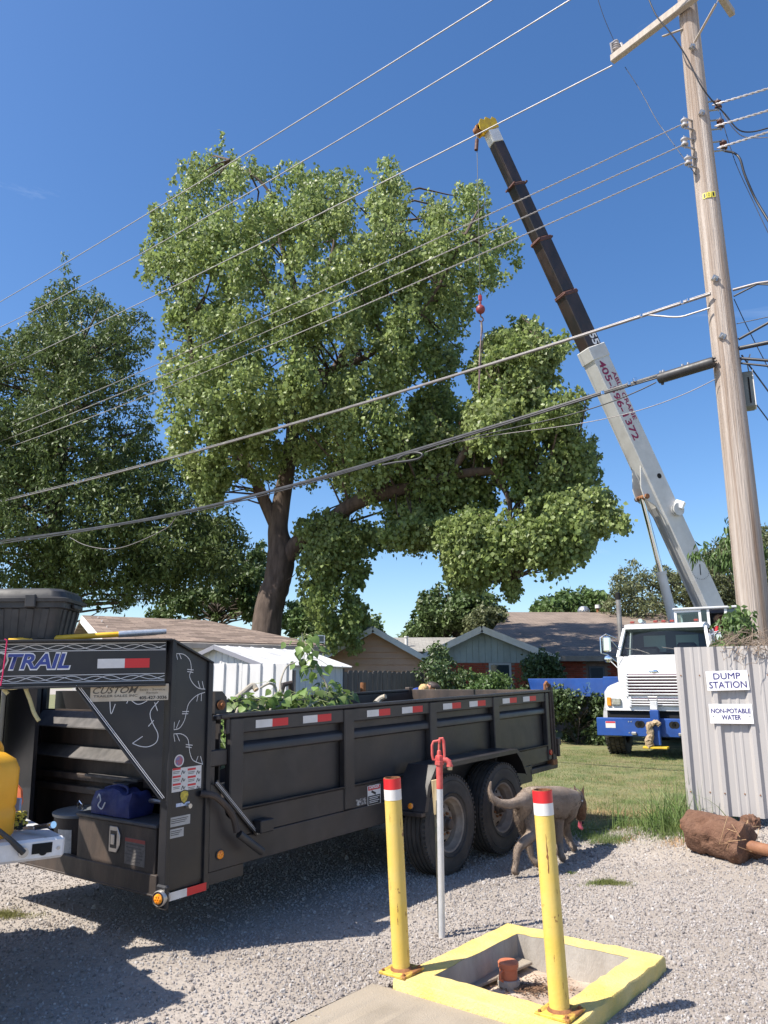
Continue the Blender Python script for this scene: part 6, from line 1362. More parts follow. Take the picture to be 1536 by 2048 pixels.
# hook block lying on the far rail and rope over the rear
bm = B(); x_, z_ = 2.95, ZT + 0.02; tube(bm, [(x_, BW - 0.03, z_), (x_ + 0.03, BW - 0.04, z_ + 0.10), (x_ + 0.14, BW - 0.04, z_ + 0.12), (x_ + 0.17, BW - 0.03, z_)], 0.03, 8); tf(bm, 'rail_hook', Mt['black_worn'])

# ------------------------------------------------------------------ white pickup ahead of the trailer: only its lowered tailgate is in view
Mt['whitecar'] = mat('white_truck_paint', (0.74, 0.74, 0.75), (0.68, 0.68, 0.69), 6, 0.35, dirt=(0.30, 0.27, 0.24), dscale=7, damt=0.5, coat=0.3)
fw_ = V((-0.78, -0.626, 0)).normalized(); lf = V((-fw_.y, fw_.x, 0)); corner = V((-1.53, 3.945, 0))
pk = empty('pickup_truck', corner - lf * 0.78, (0, 0, math.atan2(fw_.y, fw_.x)), 'white pickup truck with its dented tailgate lowered under the trailer neck', 'truck')
zt = 0.806
bm = B(); bx(bm, 0.0, 0.56, -0.78, 0.78, zt - 0.095, zt); fin(bm, 'tailgate', Mt['whitecar'], pk, bevel=0.012)
bm = B(); bx(bm, 0.06, 0.15, 0.781, 0.784, zt - 0.065, zt - 0.02); cyl(bm, (0.10, 0.78, zt - 0.055), (0.10, 0.786, zt - 0.055), 0.02, n=14); fin(bm, 'latch_slot', Mt['darkhole'], pk)
bm = B(); cyl(bm, (0.03, 0.781, zt - 0.05), (0.03, 0.784, zt - 0.05), 0.008, n=10); fin(bm, 'bolt', Mt['steel'], pk)
bm = B(); cyl(bm, (0.19, 0.78, zt - 0.05), (0.19, 0.80, zt - 0.05), 0.022, n=16); fin(bm, 'cable_eye', Mt['steel'], pk)
bm = B(); tube(bm, [(0.19, 0.795, zt - 0.05), (0.25, 0.80, zt + 0.01), (0.42, 0.80, zt + 0.16), (0.60, 0.79, zt + 0.36)], [0.016, 0.012, 0.006, 0.005], 8); fin(bm, 'tailgate_cable', Mt['blackplastic'], pk)
bm = B(); bx(bm, 0.575, 2.5, 0.80, 0.99, 0.62, 1.34); bx(bm, 0.575, 2.5, -0.99, -0.80, 0.62, 1.34); bx(bm, 0.575, 2.5, -0.80, 0.80, zt - 0.12, zt - 0.01); bx(bm, 2.42, 2.5, -0.8, 0.8, zt, 1.34); fin(bm, 'bed', Mt['whitecar'], pk, bevel=0.03)
bm = B(); prism(bm, [(2.52, 0.55), (5.6, 0.55), (5.65, 1.0), (4.4, 1.15), (3.9, 1.75), (2.75, 1.78), (2.52, 1.3)], (0, -0.98, 0), (1, 0, 0), (0, 0, 1), (0, 1, 0), 1.96); fin(bm, 'cab', Mt['whitecar'], pk, bevel=0.05)
bm = B(); prism(bm, [(2.85, 1.22), (3.95, 1.22), (3.75, 1.68), (2.9, 1.68)], (0, -0.985, 0), (1, 0, 0), (0, 0, 1), (0, 1, 0), 1.97); fin(bm, 'side_windows', glassy('dark_glass', (0.02, 0.025, 0.03)), pk)
bm = B(); bx(bm, 0.40, 0.57, -0.95, 0.95, 0.45, 0.62); fin(bm, 'rear_bumper', Mt['chrome'], pk, bevel=0.02)
for x in (1.45, 4.85):
    for s in (-1, 1):
        bm = B(); tyre(bm, 0.39, 0.21, 0.25, (x, s * 0.85, 0.39), V((0, s, 0)), n=28); lathe(bm, [(0.21, 0.10), (0.1, 0.08), (0, 0.09)], (x, s * 0.85, 0.39), V((0, s, 0)), 20); fin(bm, 'wheel', Mt['tyre'], pk)
def pkw(x, y, z): return pk.location + fw_ * x + lf * y + V((0, 0, z))
# yellow jug standing on the tailgate
t = empty('fuel_jug', pkw(0.385, 0.61, zt + 0.002), (0, 0, math.atan2(fw_.y, fw_.x) + R(25)), 'yellow plastic fuel jug standing on the white tailgate', 'jug')
mj = mat('yellow_jug', (0.80, 0.36, 0.015), (0.85, 0.46, 0.03), 3, 0.42, dirt=(0.40, 0.20, 0.02), dscale=5, damt=0.35, bump=0.15, bscale=25, trans=0.1)
def rrs(a, b, r, z): return (rrect(a, b, r), z)
bm = B(); loft(bm, [rrs(0.155, 0.115, 0.05, 0.0), rrs(0.165, 0.125, 0.055, 0.02), rrs(0.165, 0.125, 0.055, 0.12), rrs(0.158, 0.12, 0.05, 0.135), rrs(0.165, 0.125, 0.055, 0.15), rrs(0.165, 0.125, 0.055, 0.31), rrs(0.15, 0.11, 0.055, 0.355), rrs(0.11, 0.075, 0.045, 0.385), rrs(0.07, 0.05, 0.04, 0.395)]); fin(bm, 'body', mj, t, smooth=60)
bm = B(); tube(bm, smooth_pts([(-0.12, 0, 0.34), (-0.10, 0, 0.42), (0, 0, 0.44), (0.09, 0, 0.40), (0.12, 0, 0.34)], 4), 0.018, 10); fin(bm, 'handle', mj, t)
bm = B(); cyl(bm, (0.03, 0.05, 0.385), (0.03, 0.05, 0.43), 0.03, n=16); fin(bm, 'cap', Mt['blackplastic'], t)
bm = B(); box(bm, (-0.166, 0.0, 0.23), (0.004, 0.035, 0.14)); fin(bm, 'red_mark', Mt['red_print'], t, bevel=0.0015)
# orange saucer, rope bundle and puller
a = at(52, 1628, 4.3)
t = empty('orange_cone_pad', pkw(0.18, 0.22, zt + 0.11), (0, 0, 0), 'orange plastic disc leaning upright on the tailgate behind the yellow jug', 'plastic disc')
bm = B(); lathe(bm, [(0, -0.012), (0.115, -0.010), (0.122, 0.0), (0.115, 0.012), (0.09, 0.014), (0.085, 0.006), (0, 0.008)], (0, 0, 0), (0.1, -0.95, 0.3), 12); o = fin(bm, 'disc', mat('burnt_orange', (0.50, 0.11, 0.03), (0.42, 0.09, 0.03), 8, 0.6), t)
bm = B(); lathe(bm, [(0.03, 0.008), (0.028, 0.03), (0, 0.032)], (0, 0, 0), (0.1, -0.95, 0.3), 16); fin(bm, 'hub', mat('burnt_orange_hub', (0.36, 0.08, 0.025), rough=0.6), t)
t = empty('ratchet_strap', pkw(0.16, 0.50, zt + 0.004), (0, 0, 0), 'small bundle of black and yellow strap heaped on the tailgate', 'strap')
ms_ = mat('yellow_black_webbing', (0.55, 0.45, 0.06), (0.03, 0.03, 0.03), 45, 0.8, lo=0.48, hi=0.52)
random.seed(4)
bm = B()
for k in range(9):
    r_ = random.uniform(0.035, 0.05); z_ = 0.012 + 0.009 * k
    tube(bm, [(r_ * math.cos(a_) + random.gauss(0, .004), r_ * 0.8 * math.sin(a_) + random.gauss(0, .004), z_ + random.gauss(0, .003)) for a_ in np.linspace(0, 6.0, 16)], 0.006, 6)
fin(bm, 'coil', ms_, t)
bm = B(); box(bm, (0.01, -0.02, 0.125), (0.03, 0.02, 0.06)); fin(bm, 'tag', mat('blue_grey_tag', (0.25, 0.33, 0.5), rough=0.5), t, bevel=0.003)
t = empty('lever_puller', pkw(0.10, 0.68, zt + 0.02), (0, 0, math.atan2(-lf.y, -lf.x) + R(18)), 'silver hand tool with black grip lying at the tailgate edge', 'hand tool')
bm = B(); cyl(bm, (-0.10, 0, 0.035), (0.03, 0, 0.012), 0.012, n=12); fin(bm, 'black_grip', Mt['blackplastic'], t)
bm = B(); box(bm, (0.06, 0, 0.008), (0.09, 0.035, 0.014), rot=(0, R(5), 0)); fin(bm, 'silver_jaw', Mt['steel'], t, bevel=0.003)
bm = B(); cyl(bm, (-0.115, 0, 0.038), (-0.10, 0, 0.035), 0.016, n=12); fin(bm, 'end_cap', Mt['chrome'], t)
# ------------------------------------------------------------------ crane truck
Mt['tw'] = mat('white_truck_enamel', (0.72, 0.72, 0.73), (0.66, 0.66, 0.67), 3, 0.35, dirt=(0.40, 0.38, 0.36), dscale=2.5, damt=0.3, coat=0.3)
Mt['blue'] = mat('blue_frame_paint', (0.011, 0.058, 0.26), (0.016, 0.075, 0.31), 3, 0.45, dirt=(0.05, 0.07, 0.16), dscale=2, damt=0.4)
Mt['boomw'] = mat('crane_white_paint', (0.58, 0.58, 0.57), (0.50, 0.50, 0.49), 1.5, 0.5, dirt=(0.30, 0.28, 0.25), dscale=2, damt=0.35)
Mt['boomb'] = mat('boom_black_paint', (0.018, 0.017, 0.019), (0.034, 0.026, 0.024), 1.6, 0.5, dirt=(0.09, 0.05, 0.04), dscale=2.2, damt=0.5, stretch=(1, 1, 0.5))
Mt['collar'] = mat('rusty_boom_collar', (0.065, 0.03, 0.026), (0.11, 0.045, 0.036), 5, 0.7)
Mt['boomy'] = mat('boom_head_yellow', (0.70, 0.46, 0.02), (0.62, 0.40, 0.03), 5, 0.5, dirt=(0.2, 0.12, 0.04), dscale=5, damt=0.5)
Mt['wglass'] = glassy('windshield_glass', (0.018, 0.03, 0.034), 0.04)
TA = V((0.47, 0.883, 0)).normalized(); TRr = V((TA.y, -TA.x, 0))
cb = at(1310, 1400, 16.0); cb.z = float(gz(cb.x, 16.0))
ck = empty('crane_truck', cb, (0, 0, math.atan2(TRr.y, TRr.x)), 'white cab crane truck with blue bumper and a tall telescopic boom raised over the tree', 'truck')
ckm = M4.Translation(cb) @ M4.Rotation(math.atan2(TRr.y, TRr.x), 4, 'Z'); cki = ckm.inverted()
def CL(px, py, y):                            # pixel -> truck coordinates on the plane at depth y behind the bumper
    o = cki @ V((0, 0, CAMH)); d = cki.to_3x3() @ V(ray(px, py)); return o + d * ((y - o.y) / d.y)
def cz(py, y=0.0): return CL(1310, py, y).z
def cx(px, y=0.0, py=1400): return CL(px, py, y).x
# bumper and front outrigger post
zb, zt_ = cz(1474), cz(1437)
bm = B(); bx(bm, -1.20, 1.20, 0, 0.14, zb, zt_); fin(bm, 'bumper', Mt['blue'], ck, bevel=0.012)
for s in (-1, 1):
    bm = B(); cyl(bm, (s * 0.33 - 0.03, -0.004, (zb + zt_) / 2 + 0.06), (s * 0.33 - 0.03, 0.0, (zb + zt_) / 2 + 0.06), 0.07, n=18); cyl(bm, (s * 0.33 + 0.03, -0.004, (zb + zt_) / 2 + 0.06), (s * 0.33 + 0.03, 0.0, (zb + zt_) / 2 + 0.06), 0.07, n=18); fin(bm, 'tow_hole', Mt['darkhole'], ck)
    for k in range(4):
        x_, z_ = s * 0.5 + 0.05 * (k % 2) * s, (zb + zt_) / 2 - 0.11 + 0.22 * (k // 2); bm = B(); cyl(bm, (x_, -0.006, z_), (x_, 0, z_), 0.014, n=8); fin(bm, 'bolt', Mt['steel'], ck)
x_, z_ = cx(1218), cz(1451); bm = B(); plate(bm, fmat((x_, 0, z_), (1, 0, 0), (0, 0, 1)), 0.20, 0.13, 0.002, 0.001); o = fin(bm, 'bumper_sticker', Mt['sticker'], ck); bm = B(); plate(bm, fmat((x_, 0, z_ + 0.048), (1, 0, 0), (0, 0, 1)), 0.19, 0.03, 0.002, 0.004); fin(bm, 'red_header', Mt['red_print'], o)
bm = B(); bx(bm, -0.10, 0.07, -0.13, -0.005, cz(1490), cz(1420)); fin(bm, 'front_jack', Mt['blue'], ck, bevel=0.012)
bm = B(); bx(bm, -0.09, 0.05, -0.10, -0.01, cz(1420) + 0.002, cz(1402)); fin(bm, 'jack_head', Mt['tw'], ck, bevel=0.01); bm = B(); tube(bm, [(-0.12, -0.06, cz(1401)), (-0.12, -0.06, cz(1394)), (0.05, -0.06, cz(1394)), (0.05, -0.06, cz(1401))], 0.012); fin(bm, 'jack_loop', Mt['steel'], ck)
bm = B(); bx(bm, -0.26, 0.20, -0.25, 0.03, cz(1496), cz(1492)); fin(bm, 'jack_pad', Mt['boomy'], ck, bevel=0.006)
random.seed(2)
bm = B(); tube(bm, smooth_pts([(-0.05, -0.16, cz(1445)), (-0.12, -0.20, cz(1452)), (-0.10, -0.19, cz(1468)), (-0.14, -0.20, cz(1482)), (-0.12, -0.19, cz(1492))], 4), [0.05, 0.055, 0.06, 0.075, 0.07, 0.065, 0.06, 0.065, 0.07, 0.075, 0.075, 0.08, 0.08, 0.08, 0.075, 0.075, 0.07][:17], 9)
tube(bm, smooth_pts([(-0.06, -0.16, cz(1446)), (0.03, -0.18, cz(1444)), (0.08, -0.17, cz(1450))], 4), 0.045, 8)
for v in bm.verts: v.co += V((random.gauss(0, .009), random.gauss(0, .009), random.gauss(0, .009)))
tag(fin(bm, 'rope_bundle', mat('tan_rope', (0.28, 0.20, 0.12), (0.42, 0.32, 0.21), 25, 0.9, bump=0.8, bscale=60), ck), None)
# chassis, lower dark valance, frame and deck
bm = B(); bx(bm, -1.0, 1.0, 0.15, 0.9, zt_ - 0.18, cz(1421)); fin(bm, 'radiator_gap', Mt['darkhole'], ck)
bm = B(); bx(bm, -0.45, 0.45, 0.9, 8.6, 0.62, 0.95); fin(bm, 'chassis', Mt['blackplastic'], ck, bevel=0.02)
bm = B(); bx(bm, -1.22, 1.22, 3.15, 8.7, 0.96, 1.18); fin(bm, 'deck', Mt['blue'], ck, bevel=0.02)
# hood: sections from nose to windshield
def sect(hw_t, hw_b, z0, zs, z1, r=0.10):      # half section points (right side), mirrored
    P = [(hw_b, z0), (hw_b * 1.0, zs), (hw_b * 0.93, zs + 0.10), (hw_t + 0.03, zs + 0.20), (hw_t, z1 - r), (hw_t - r * 0.35, z1 - r * 0.3), (hw_t - r, z1)]
    return [(-x, z) for x, z in P] + [(x, z) for x, z in reversed(P)]
def loft_y(bm, secs, cap=(True, True)):
    prev = None
    for P, y in secs:
        ring = [bm.verts.new((p[0], y, p[1])) for p in P]
        if prev:
            n = len(ring)
            for k in range(n - 1): bm.faces.new((prev[k + 1], prev[k], ring[k], ring[k + 1]))
        elif cap[0]: bm.faces.new(ring)
        prev = ring
    if cap[1]: bm.faces.new(list(reversed(prev)))
zf = cz(1422); zh = cz(1331); zws = cz(1309, 1.35)
bm = B(); loft_y(bm, [(sect(0.66, 0.97, zf, cz(1392), zh - 0.16), 0.10), (sect(0.70, 1.03, zf, cz(1389), zh - 0.03), 0.17), (sect(0.73, 1.09, zf + 0.02, cz(1384), zh + 0.02), 0.40), (sect(0.76, 1.12, zf + 0.12, cz(1380), zh + 0.10), 0.8), (sect(0.79, 1.10, zf + 0.12, cz(1384), zws - 0.03), 1.3), (sect(0.81, 0.98, zf + 0.1, cz(1390), zws), 1.5)]); fin(bm, 'hood', Mt['tw'], ck, smooth=50)
zr_ = cz(1247, 2.0)
for s in (-1, 1):
    bm = B(); tube(bm, [(s * 0.75, 0.42, zh + 0.022), (s * 0.79, 0.8, zh + 0.102), (s * 0.80, 1.3, zws - 0.02)], 0.006, 5); tube(bm, [(s * 0.665, 0.12, cz(1394)), (s * 0.74, 0.3, cz(1372)), (s * 0.80, 0.42, cz(1350))], 0.005, 5); fin(bm, 'hood_seam', Mt['blackplastic'], ck)
    bm = B(); box(bm, (s * 1.10, 0.75, cz(1384)), (0.03, 0.05, 0.12)); fin(bm, 'hood_latch', Mt['blackplastic'], ck, bevel=0.006)
    bm = B(); bx(bm, s * 0.45 - 0.05, s * 0.45 + 0.05, -0.06, 0.0, zb + 0.03, zb + 0.09); fin(bm, 'tow_hook', Mt['steel'], ck, bevel=0.012)
bm = B(); bx(bm, 0.56, 0.88, -0.008, -0.001, zb + 0.10, zb + 0.26); fin(bm, 'number_plate', Mt['sticker'], ck)
bm = B(); bx(bm, -0.86, 0.86, 1.80, 2.02, zr_ - 0.10, zr_ - 0.075) if False else cyl(bm, (-0.55, 2.2, zr_ + 0.09), (-0.55, 2.7, zr_ + 0.09), 0.05, n=12); fin(bm, 'air_horn', Mt['chrome'], ck)
# grille bars
def grille(name, px0, px1, py0, py1, n):
    x0, x1 = cx(px0), -cx(px0); z1, z0 = cz(py0), cz(py1)
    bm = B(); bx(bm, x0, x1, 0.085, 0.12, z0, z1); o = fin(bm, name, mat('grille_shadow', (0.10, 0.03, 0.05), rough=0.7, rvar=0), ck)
    for k in range(n):
        zz = z0 + (z1 - z0) * (k + 0.5) / n; bm = B(); bx(bm, x0, x1, 0.04, 0.084, zz - 0.016, zz + 0.010); fin(bm, 'grille_bar', Mt['tw'], o, bevel=0.006)
    bm = B()
    for x in (x0, x1): bx(bm, x - 0.03, x + 0.03, 0.05, 0.125, z0 - 0.03, z1 + 0.03)
    fin(bm, 'grille_side', Mt['tw'], o, bevel=0.01)
grille('grille', 1254, 1366, 1348, 1391, 7); grille('lower_grille', 1259, 1361, 1397, 1412, 3)
bm = B(); lathe(bm, [(0.0, 0.012), (0.06, 0.012), (0.09, 0.004), (0.10, 0.0)], (0, 0.10, cz(1343)), (0, -1, 0), 24)
for v in bm.verts: v.co.z = cz(1343) + (v.co.z - cz(1343)) * 0.42
fin(bm, 'emblem', Mt['chrome'], ck)
for s in (-1, 1):
    xa, xb = cx(1221.5), cx(1240); 
    bm = B(); bx(bm, s * xa, s * xb, 0.055, 0.11, cz(1411), cz(1397)); fin(bm, 'headlight', mat('headlight_glass', (0.55, 0.56, 0.5), (0.3, 0.3, 0.25), 18, 0.15, metal=0.4), ck, bevel=0.012)
    bm = B(); bx(bm, s * cx(1212), s * cx(1220.5), 0.065, 0.12, cz(1413), cz(1395)); fin(bm, 'turn_signal', Mt['amber'], ck, bevel=0.012)
    # front wheel and mudguard
    w_o = empty('wheel', (s * 0.97, 1.05, 0.53)); w_o.parent = ck
    bm = B(); tyre(bm, 0.53, 0.29, 0.40, (0, 0, 0), V((s, 0, 0)), 3, 44)
    for k in range(34):
        a = 2 * math.pi * k / 34
        for j, xx in enumerate((-0.15, -0.05, 0.05, 0.15)):
            m = M4.Rotation(a + 0.09 * (j % 2), 4, 'X') @ M4.Translation((xx, 0, 0.531)) @ M4.Diagonal((0.075, 0.062, 0.022, 1)); bmesh.ops.create_cube(bm, size=1, matrix=m)
    fin(bm, 'tyre', Mt['tyre'], w_o, smooth=25)
    bm = B(); lathe(bm, [(0.29, 0.12), (0.27, 0.05), (0.14, 0.03), (0.12, 0.12), (0, 0.13)], (0, 0, 0), (s, 0, 0), 24); fin(bm, 'rim', Mt['tw'], w_o)
    bm = B(); prev = None
    for k in range(9):
        a = R(-15 + k * 24); cur = [bm.verts.new((s * (0.80 + dx), 1.05 - 0.62 * math.cos(a), 0.56 + 0.62 * math.sin(a) * 1.0)) for dx in (0, 0.36)]
        if prev: bm.faces.new((prev[0], prev[1], cur[1], cur[0]))
        prev = cur
    o = fin(bm, 'mudguard', mat('grey_mudguard', (0.30, 0.30, 0.31), rough=0.5), ck); md = o.modifiers.new('t', 'SOLIDIFY'); md.thickness = 0.015
    for yy in (6.3, 7.6):
        bm = B(); tyre(bm, 0.52, 0.29, 0.55, (s * 0.93, yy, 0.52), V((s, 0, 0)), 4, 30); lathe(bm, [(0.29, 0.2), (0.2, 0.05), (0, 0.08)], (s * 0.93, yy, 0.52), (s, 0, 0), 20); fin(bm, 'wheel', Mt['tyre'], ck)
# cab
zr_ = cz(1247, 2.0); y0, y1 = 1.45, 3.0; hwc = 1.0
yw0, yw1 = 1.47, 2.05; zw0, zw1 = zws - 0.02, zr_ - 0.14
bm = B(); bx(bm, -hwc, hwc, y0, y1, 0.95, zws - 0.03); fin(bm, 'cab_body', Mt['tw'], ck, bevel=0.04)
bm = B(); loft_y(bm, [([(-0.84, zr_ - 0.12), (-0.84, zr_ - 0.08), (0.84, zr_ - 0.08), (0.84, zr_ - 0.12)], 1.86), ([(-0.90, zr_ - 0.12), (-0.88, zr_ - 0.01), (0.88, zr_ - 0.01), (0.90, zr_ - 0.12)], 2.0), ([(-0.93, zr_ - 0.12), (-0.88, zr_ + 0.03), (0.88, zr_ + 0.03), (0.93, zr_ - 0.12)], 2.4), ([(-0.93, zr_ - 0.12), (-0.88, zr_), (0.88, zr_), (0.93, zr_ - 0.12)], 3.0)]); fin(bm, 'cab_roof', Mt['tw'], ck, smooth=50)
for s in (-1, 1):
    bm = B(); bar(bm, (s * 0.98, 1.50, zws - 0.05), (s * 0.88, 1.98, zr_ - 0.10), 0.07, 0.07); bar(bm, (s * 0.98, 2.95, zws - 0.05), (s * 0.91, 2.95, zr_ - 0.10), 0.07, 0.10); fin(bm, 'pillar', Mt['tw'], ck, bevel=0.01)
    bm = B(); v = [bm.verts.new(p) for p in ((s * 0.985, 1.56, zws), (s * 0.985, 2.9, zws), (s * 0.92, 2.9, zr_ - 0.12), (s * 0.89, 2.04, zr_ - 0.12))]; bm.faces.new(v); fin(bm, 'side_glass', Mt['wglass'], ck)
bm = B(); n = 8
for k in range(n + 1):
    t = k / n * 2 - 1; bow = 0.10 * (1 - t * t)
    bm.verts.new((t * 0.955, yw0 + 0.10 - bow, zw0)); bm.verts.new((t * 0.865, yw1 - 0.02 - bow, zw1 + 0.03))
bm.verts.ensure_lookup_table()
for k in range(n): bm.faces.new((bm.verts[2 * k], bm.verts[2 * k + 2], bm.verts[2 * k + 3], bm.verts[2 * k + 1]))
gm_ = bpy.data.materials.new('clear_windshield'); gm_.use_nodes = True; t_ = gm_.node_tree; b_ = t_.nodes['Principled BSDF']; b_.inputs['Base Color'].default_value = (0.4, 0.55, 0.55, 1); b_.inputs['Roughness'].default_value = 0.03
tp = t_.nodes.new('ShaderNodeBsdfTransparent'); tp.inputs[0].default_value = (0.6, 0.72, 0.70, 1); gl = t_.nodes.new('ShaderNodeBsdfGlossy'); gl.inputs['Roughness'].default_value = 0.03; ms = t_.nodes.new('ShaderNodeMixShader'); fr = t_.nodes.new('ShaderNodeFresnel'); fr.inputs[0].default_value = 1.7
t_.links.new(fr.outputs[0], ms.inputs[0]); t_.links.new(tp.outputs[0], ms.inputs[1]); t_.links.new(gl.outputs[0], ms.inputs[2]); t_.links.new(ms.outputs[0], t_.nodes['Material Output'].inputs[0])
fin(bm, 'windshield', gm_, ck, smooth=60)
bm = B(); bx(bm, -0.93, 0.93, 2.93, 2.98, zws - 0.03, zr_ - 0.12); fin(bm, 'cab_rear_wall', mat('cab_interior', (0.13, 0.15, 0.155), rough=0.8), ck)
for x0 in (-0.62, 0.12):
    bm = B(); bx(bm, x0, x0 + 0.5, 2.90, 2.925, zws + 0.12, zr_ - 0.22); fin(bm, 'rear_window', mat('rear_pane', (0.36, 0.46, 0.46), rough=0.15, rvar=0), ck)
bm = B(); bx(bm, 0.20, 0.62, 2.3, 2.5, zws - 0.4, zws + 0.30); bx(bm, -0.62, -0.20, 2.3, 2.5, zws - 0.4, zws + 0.22); fin(bm, 'seat', Mt['blackplastic'], ck, bevel=0.05)
bm = B(); lathe(bm, [(0.20, -0.015), (0.22, 0.0), (0.20, 0.015), (0.185, 0.0), (0.20, -0.015)], (0.42, 1.9, zws + 0.02), (0, -0.5, 0.8), 24); fin(bm, 'steering_wheel', Mt['blackplastic'], ck)
for x0, x1 in ((-0.55, -0.05), (0.30, 0.75)):
    bm = B(); tube(bm, [(x0 + 0.28, 1.40, zws + 0.02), (x0, 1.46, zws + 0.13)], 0.012, 6); tube(bm, [(x1 - 0.75, 1.47, zws + 0.16), (x0 + 0.1, 1.45, zws + 0.09)], 0.012, 6); fin(bm, 'wiper', Mt['blackplastic'], ck)
for x in (-0.7, -0.18, 0.0, 0.18, 0.7):
    bm = B(); box(bm, (x, 2.03, zr_ + 0.045), (0.10, 0.08, 0.05)); fin(bm, 'roof_marker', mat('dull_red_lens', (0.25, 0.04, 0.03), rough=0.4), ck, bevel=0.015)
# mirrors
for s in (-1, 1):
    x_ = s * 1.20; zt2, zb2 = cz(1270, 1.5), cz(1302, 1.5)
    bm = B(); bx(bm, x_ - 0.09, x_ + 0.09, 1.42, 1.50, zb2, zt2); fin(bm, 'mirror', Mt['chrome'], ck, bevel=0.03)
    bm = B(); lathe(bm, [(0, -0.04), (0.07, -0.02), (0.085, 0.02), (0.085, 0.04)], (x_, 1.46, zb2 - 0.16), (0, 1, 0), 16); fin(bm, 'spot_mirror', Mt['chrome'], ck)
    bm = B(); tube(bm, [(s * 0.98, 1.5, zt2 - 0.05), (x_ - s * 0.0, 1.46, zt2 + 0.05), (x_ + s * 0.14, 1.46, zt2 - 0.02), (x_ + s * 0.14, 1.46, zb2 - 0.03), (x_, 1.46, zb2 - 0.06), (s * 0.98, 1.5, zb2 - 0.25)], 0.014, 6); tube(bm, [(x_, 1.46, zb2 - 0.06), (x_ - s * 0.05, 1.5, zb2 - 0.2), (s * 0.96, 1.6, zb2 - 0.42)], 0.012, 6); tube(bm, [(s * 0.95, 1.55, zt2 - 0.3), (x_, 1.46, zt2 + 0.04)], 0.01, 6); fin(bm, 'mirror_arm', Mt['chrome'], ck)
# exhaust stack behind the cab
xs = cx(1238, 3.1, 1230); bm = B(); cyl(bm, (xs, 3.1, 1.0), (xs, 3.1, cz(1196, 3.1)), 0.062, n=16); fin(bm, 'exhaust_stack', mat('dull_stack_steel', (0.33, 0.31, 0.29), (0.22, 0.20, 0.19), 4, 0.5, metal=0.5), ck); bm = B(); cyl(bm, (xs, 3.1, cz(1196, 3.1) + 0.002), (xs, 3.1, cz(1181, 3.1)), 0.066, n=16); fin(bm, 'stack_tip', Mt['darkhole'], ck)
# blue outrigger beams
yo = 3.35; zo0, zo1 = cz(1394, yo), cz(1356, yo); xo = cx(1056, yo, 1375)
bm = B(); prism(bm, [(xo, zo1), (xo + 0.10, zo0 + 0.02), (xo + 0.25, zo0), (-0.4, zo0), (-0.4, zo1)], (0, yo, 0), (1, 0, 0), (0, 0, 1), (0, 1, 0), 0.34); fin(bm, 'outrigger_beam', Mt['blue'], ck, bevel=0.01)
bm = B(); bx(bm, -1.75, 1.75, yo - 0.04, yo + 0.38, zo0 - 0.05, zo1 + 0.04); fin(bm, 'outrigger_box', Mt['blue'], ck, bevel=0.015)
bm = B(); bx(bm, 0.4, 3.4, yo, yo + 0.3, zo0, zo1); fin(bm, 'outrigger_beam', Mt['blue'], ck, bevel=0.01)
bm = B(); bx(bm, xo + 0.02, xo + 0.22, yo + 0.07, yo + 0.27, 0.10, zo0 - 0.002); fin(bm, 'outrigger_leg', Mt['steel'], ck); bm = B(); bx(bm, xo - 0.15, xo + 0.38, yo - 0.06, yo + 0.42, 0.0, 0.10); fin(bm, 'outrigger_pad', Mt['oldwood'], ck, bevel=0.01)
fm = fmat((cx(1176, yo, 1375), yo, cz(1376, yo)), (1, 0, 0), (0, 0, 1)); bm = B()
ribbon(bm, smooth_pts([(-0.05, 0.12), (0.05, 0.12), (0.02, 0.03), (0.06, -0.03), (0.02, -0.11), (-0.04, -0.11)], 4), fm, 0.035, lift=0.003); fin(bm, 'chalk_mark', mat('faded_green_mark', (0.06, 0.14, 0.20), (0.02, 0.075, 0.27), 30, 0.7), ck)
# turret, operator cab and boom (world points turned into truck coordinates)
def W(p): return cki @ V(p)
PB, PT = at(1431, 1240, 21.6), at(981, 262, 19.2)
bd = (PT - PB).normalized(); hn = V((bd.y, -bd.x, 0)).normalized()
if hn.y > 0: hn = -hn                          # side facing the road
bu = hn.cross(bd).normalized()
if bu.z < 0: bu = -bu
def bsec(name, t0, t1, w_, h_, m, up0=0.0, bev=0.02):
    a, b = PB.lerp(PT, t0), PB.lerp(PT, t1); bm = B(); p0_, p1_ = W(a), W(b); bar(bm, p0_, p1_, w_, h_, up=tuple(cki.to_3x3() @ bu)); return fin(bm, name, m, ck, bevel=bev)
def tpar(px, py):                              # parameter along the boom nearest to a pixel ray
    o = V((0, 0, CAMH)); r_ = V(ray(px, py)).normalized(); w0 = PB - o; ab = PT - PB; a_, b_, c_, d_, e_ = ab.dot(ab), ab.dot(r_), r_.dot(r_), ab.dot(w0), r_.dot(w0)
    return (b_ * e_ - c_ * d_) / (a_ * c_ - b_ * b_)
t_base = tpar(1184, 700); t3, t2, t1_ = tpar(1132, 591), tpar(1086, 481), tpar(1034, 372)
bo = bsec('boom_base', -0.02, t_base, 0.50, 0.60, Mt['boomw'])
bsec('boom_collar', t_base - 0.022, t_base + 0.004, 0.54, 0.65, Mt['boomw'])
bsec('boom_section', t_base + 0.0045, t3, 0.43, 0.50, Mt['boomb']); bsec('boom_collar', t3 - 0.004, t3 + 0.004, 0.46, 0.535, Mt['collar']);
bsec('boom_section', t3 + 0.0045, t2, 0.385, 0.45, Mt['boomb']); bsec('boom_collar', t2 - 0.004, t2 + 0.004, 0.42, 0.49, Mt['collar']);
bsec('boom_section', t2 + 0.0045, t1_, 0.345, 0.40, Mt['boomb']); bsec('boom_collar', t1_ - 0.003, t1_ + 0.003, 0.375, 0.43, Mt['collar']);
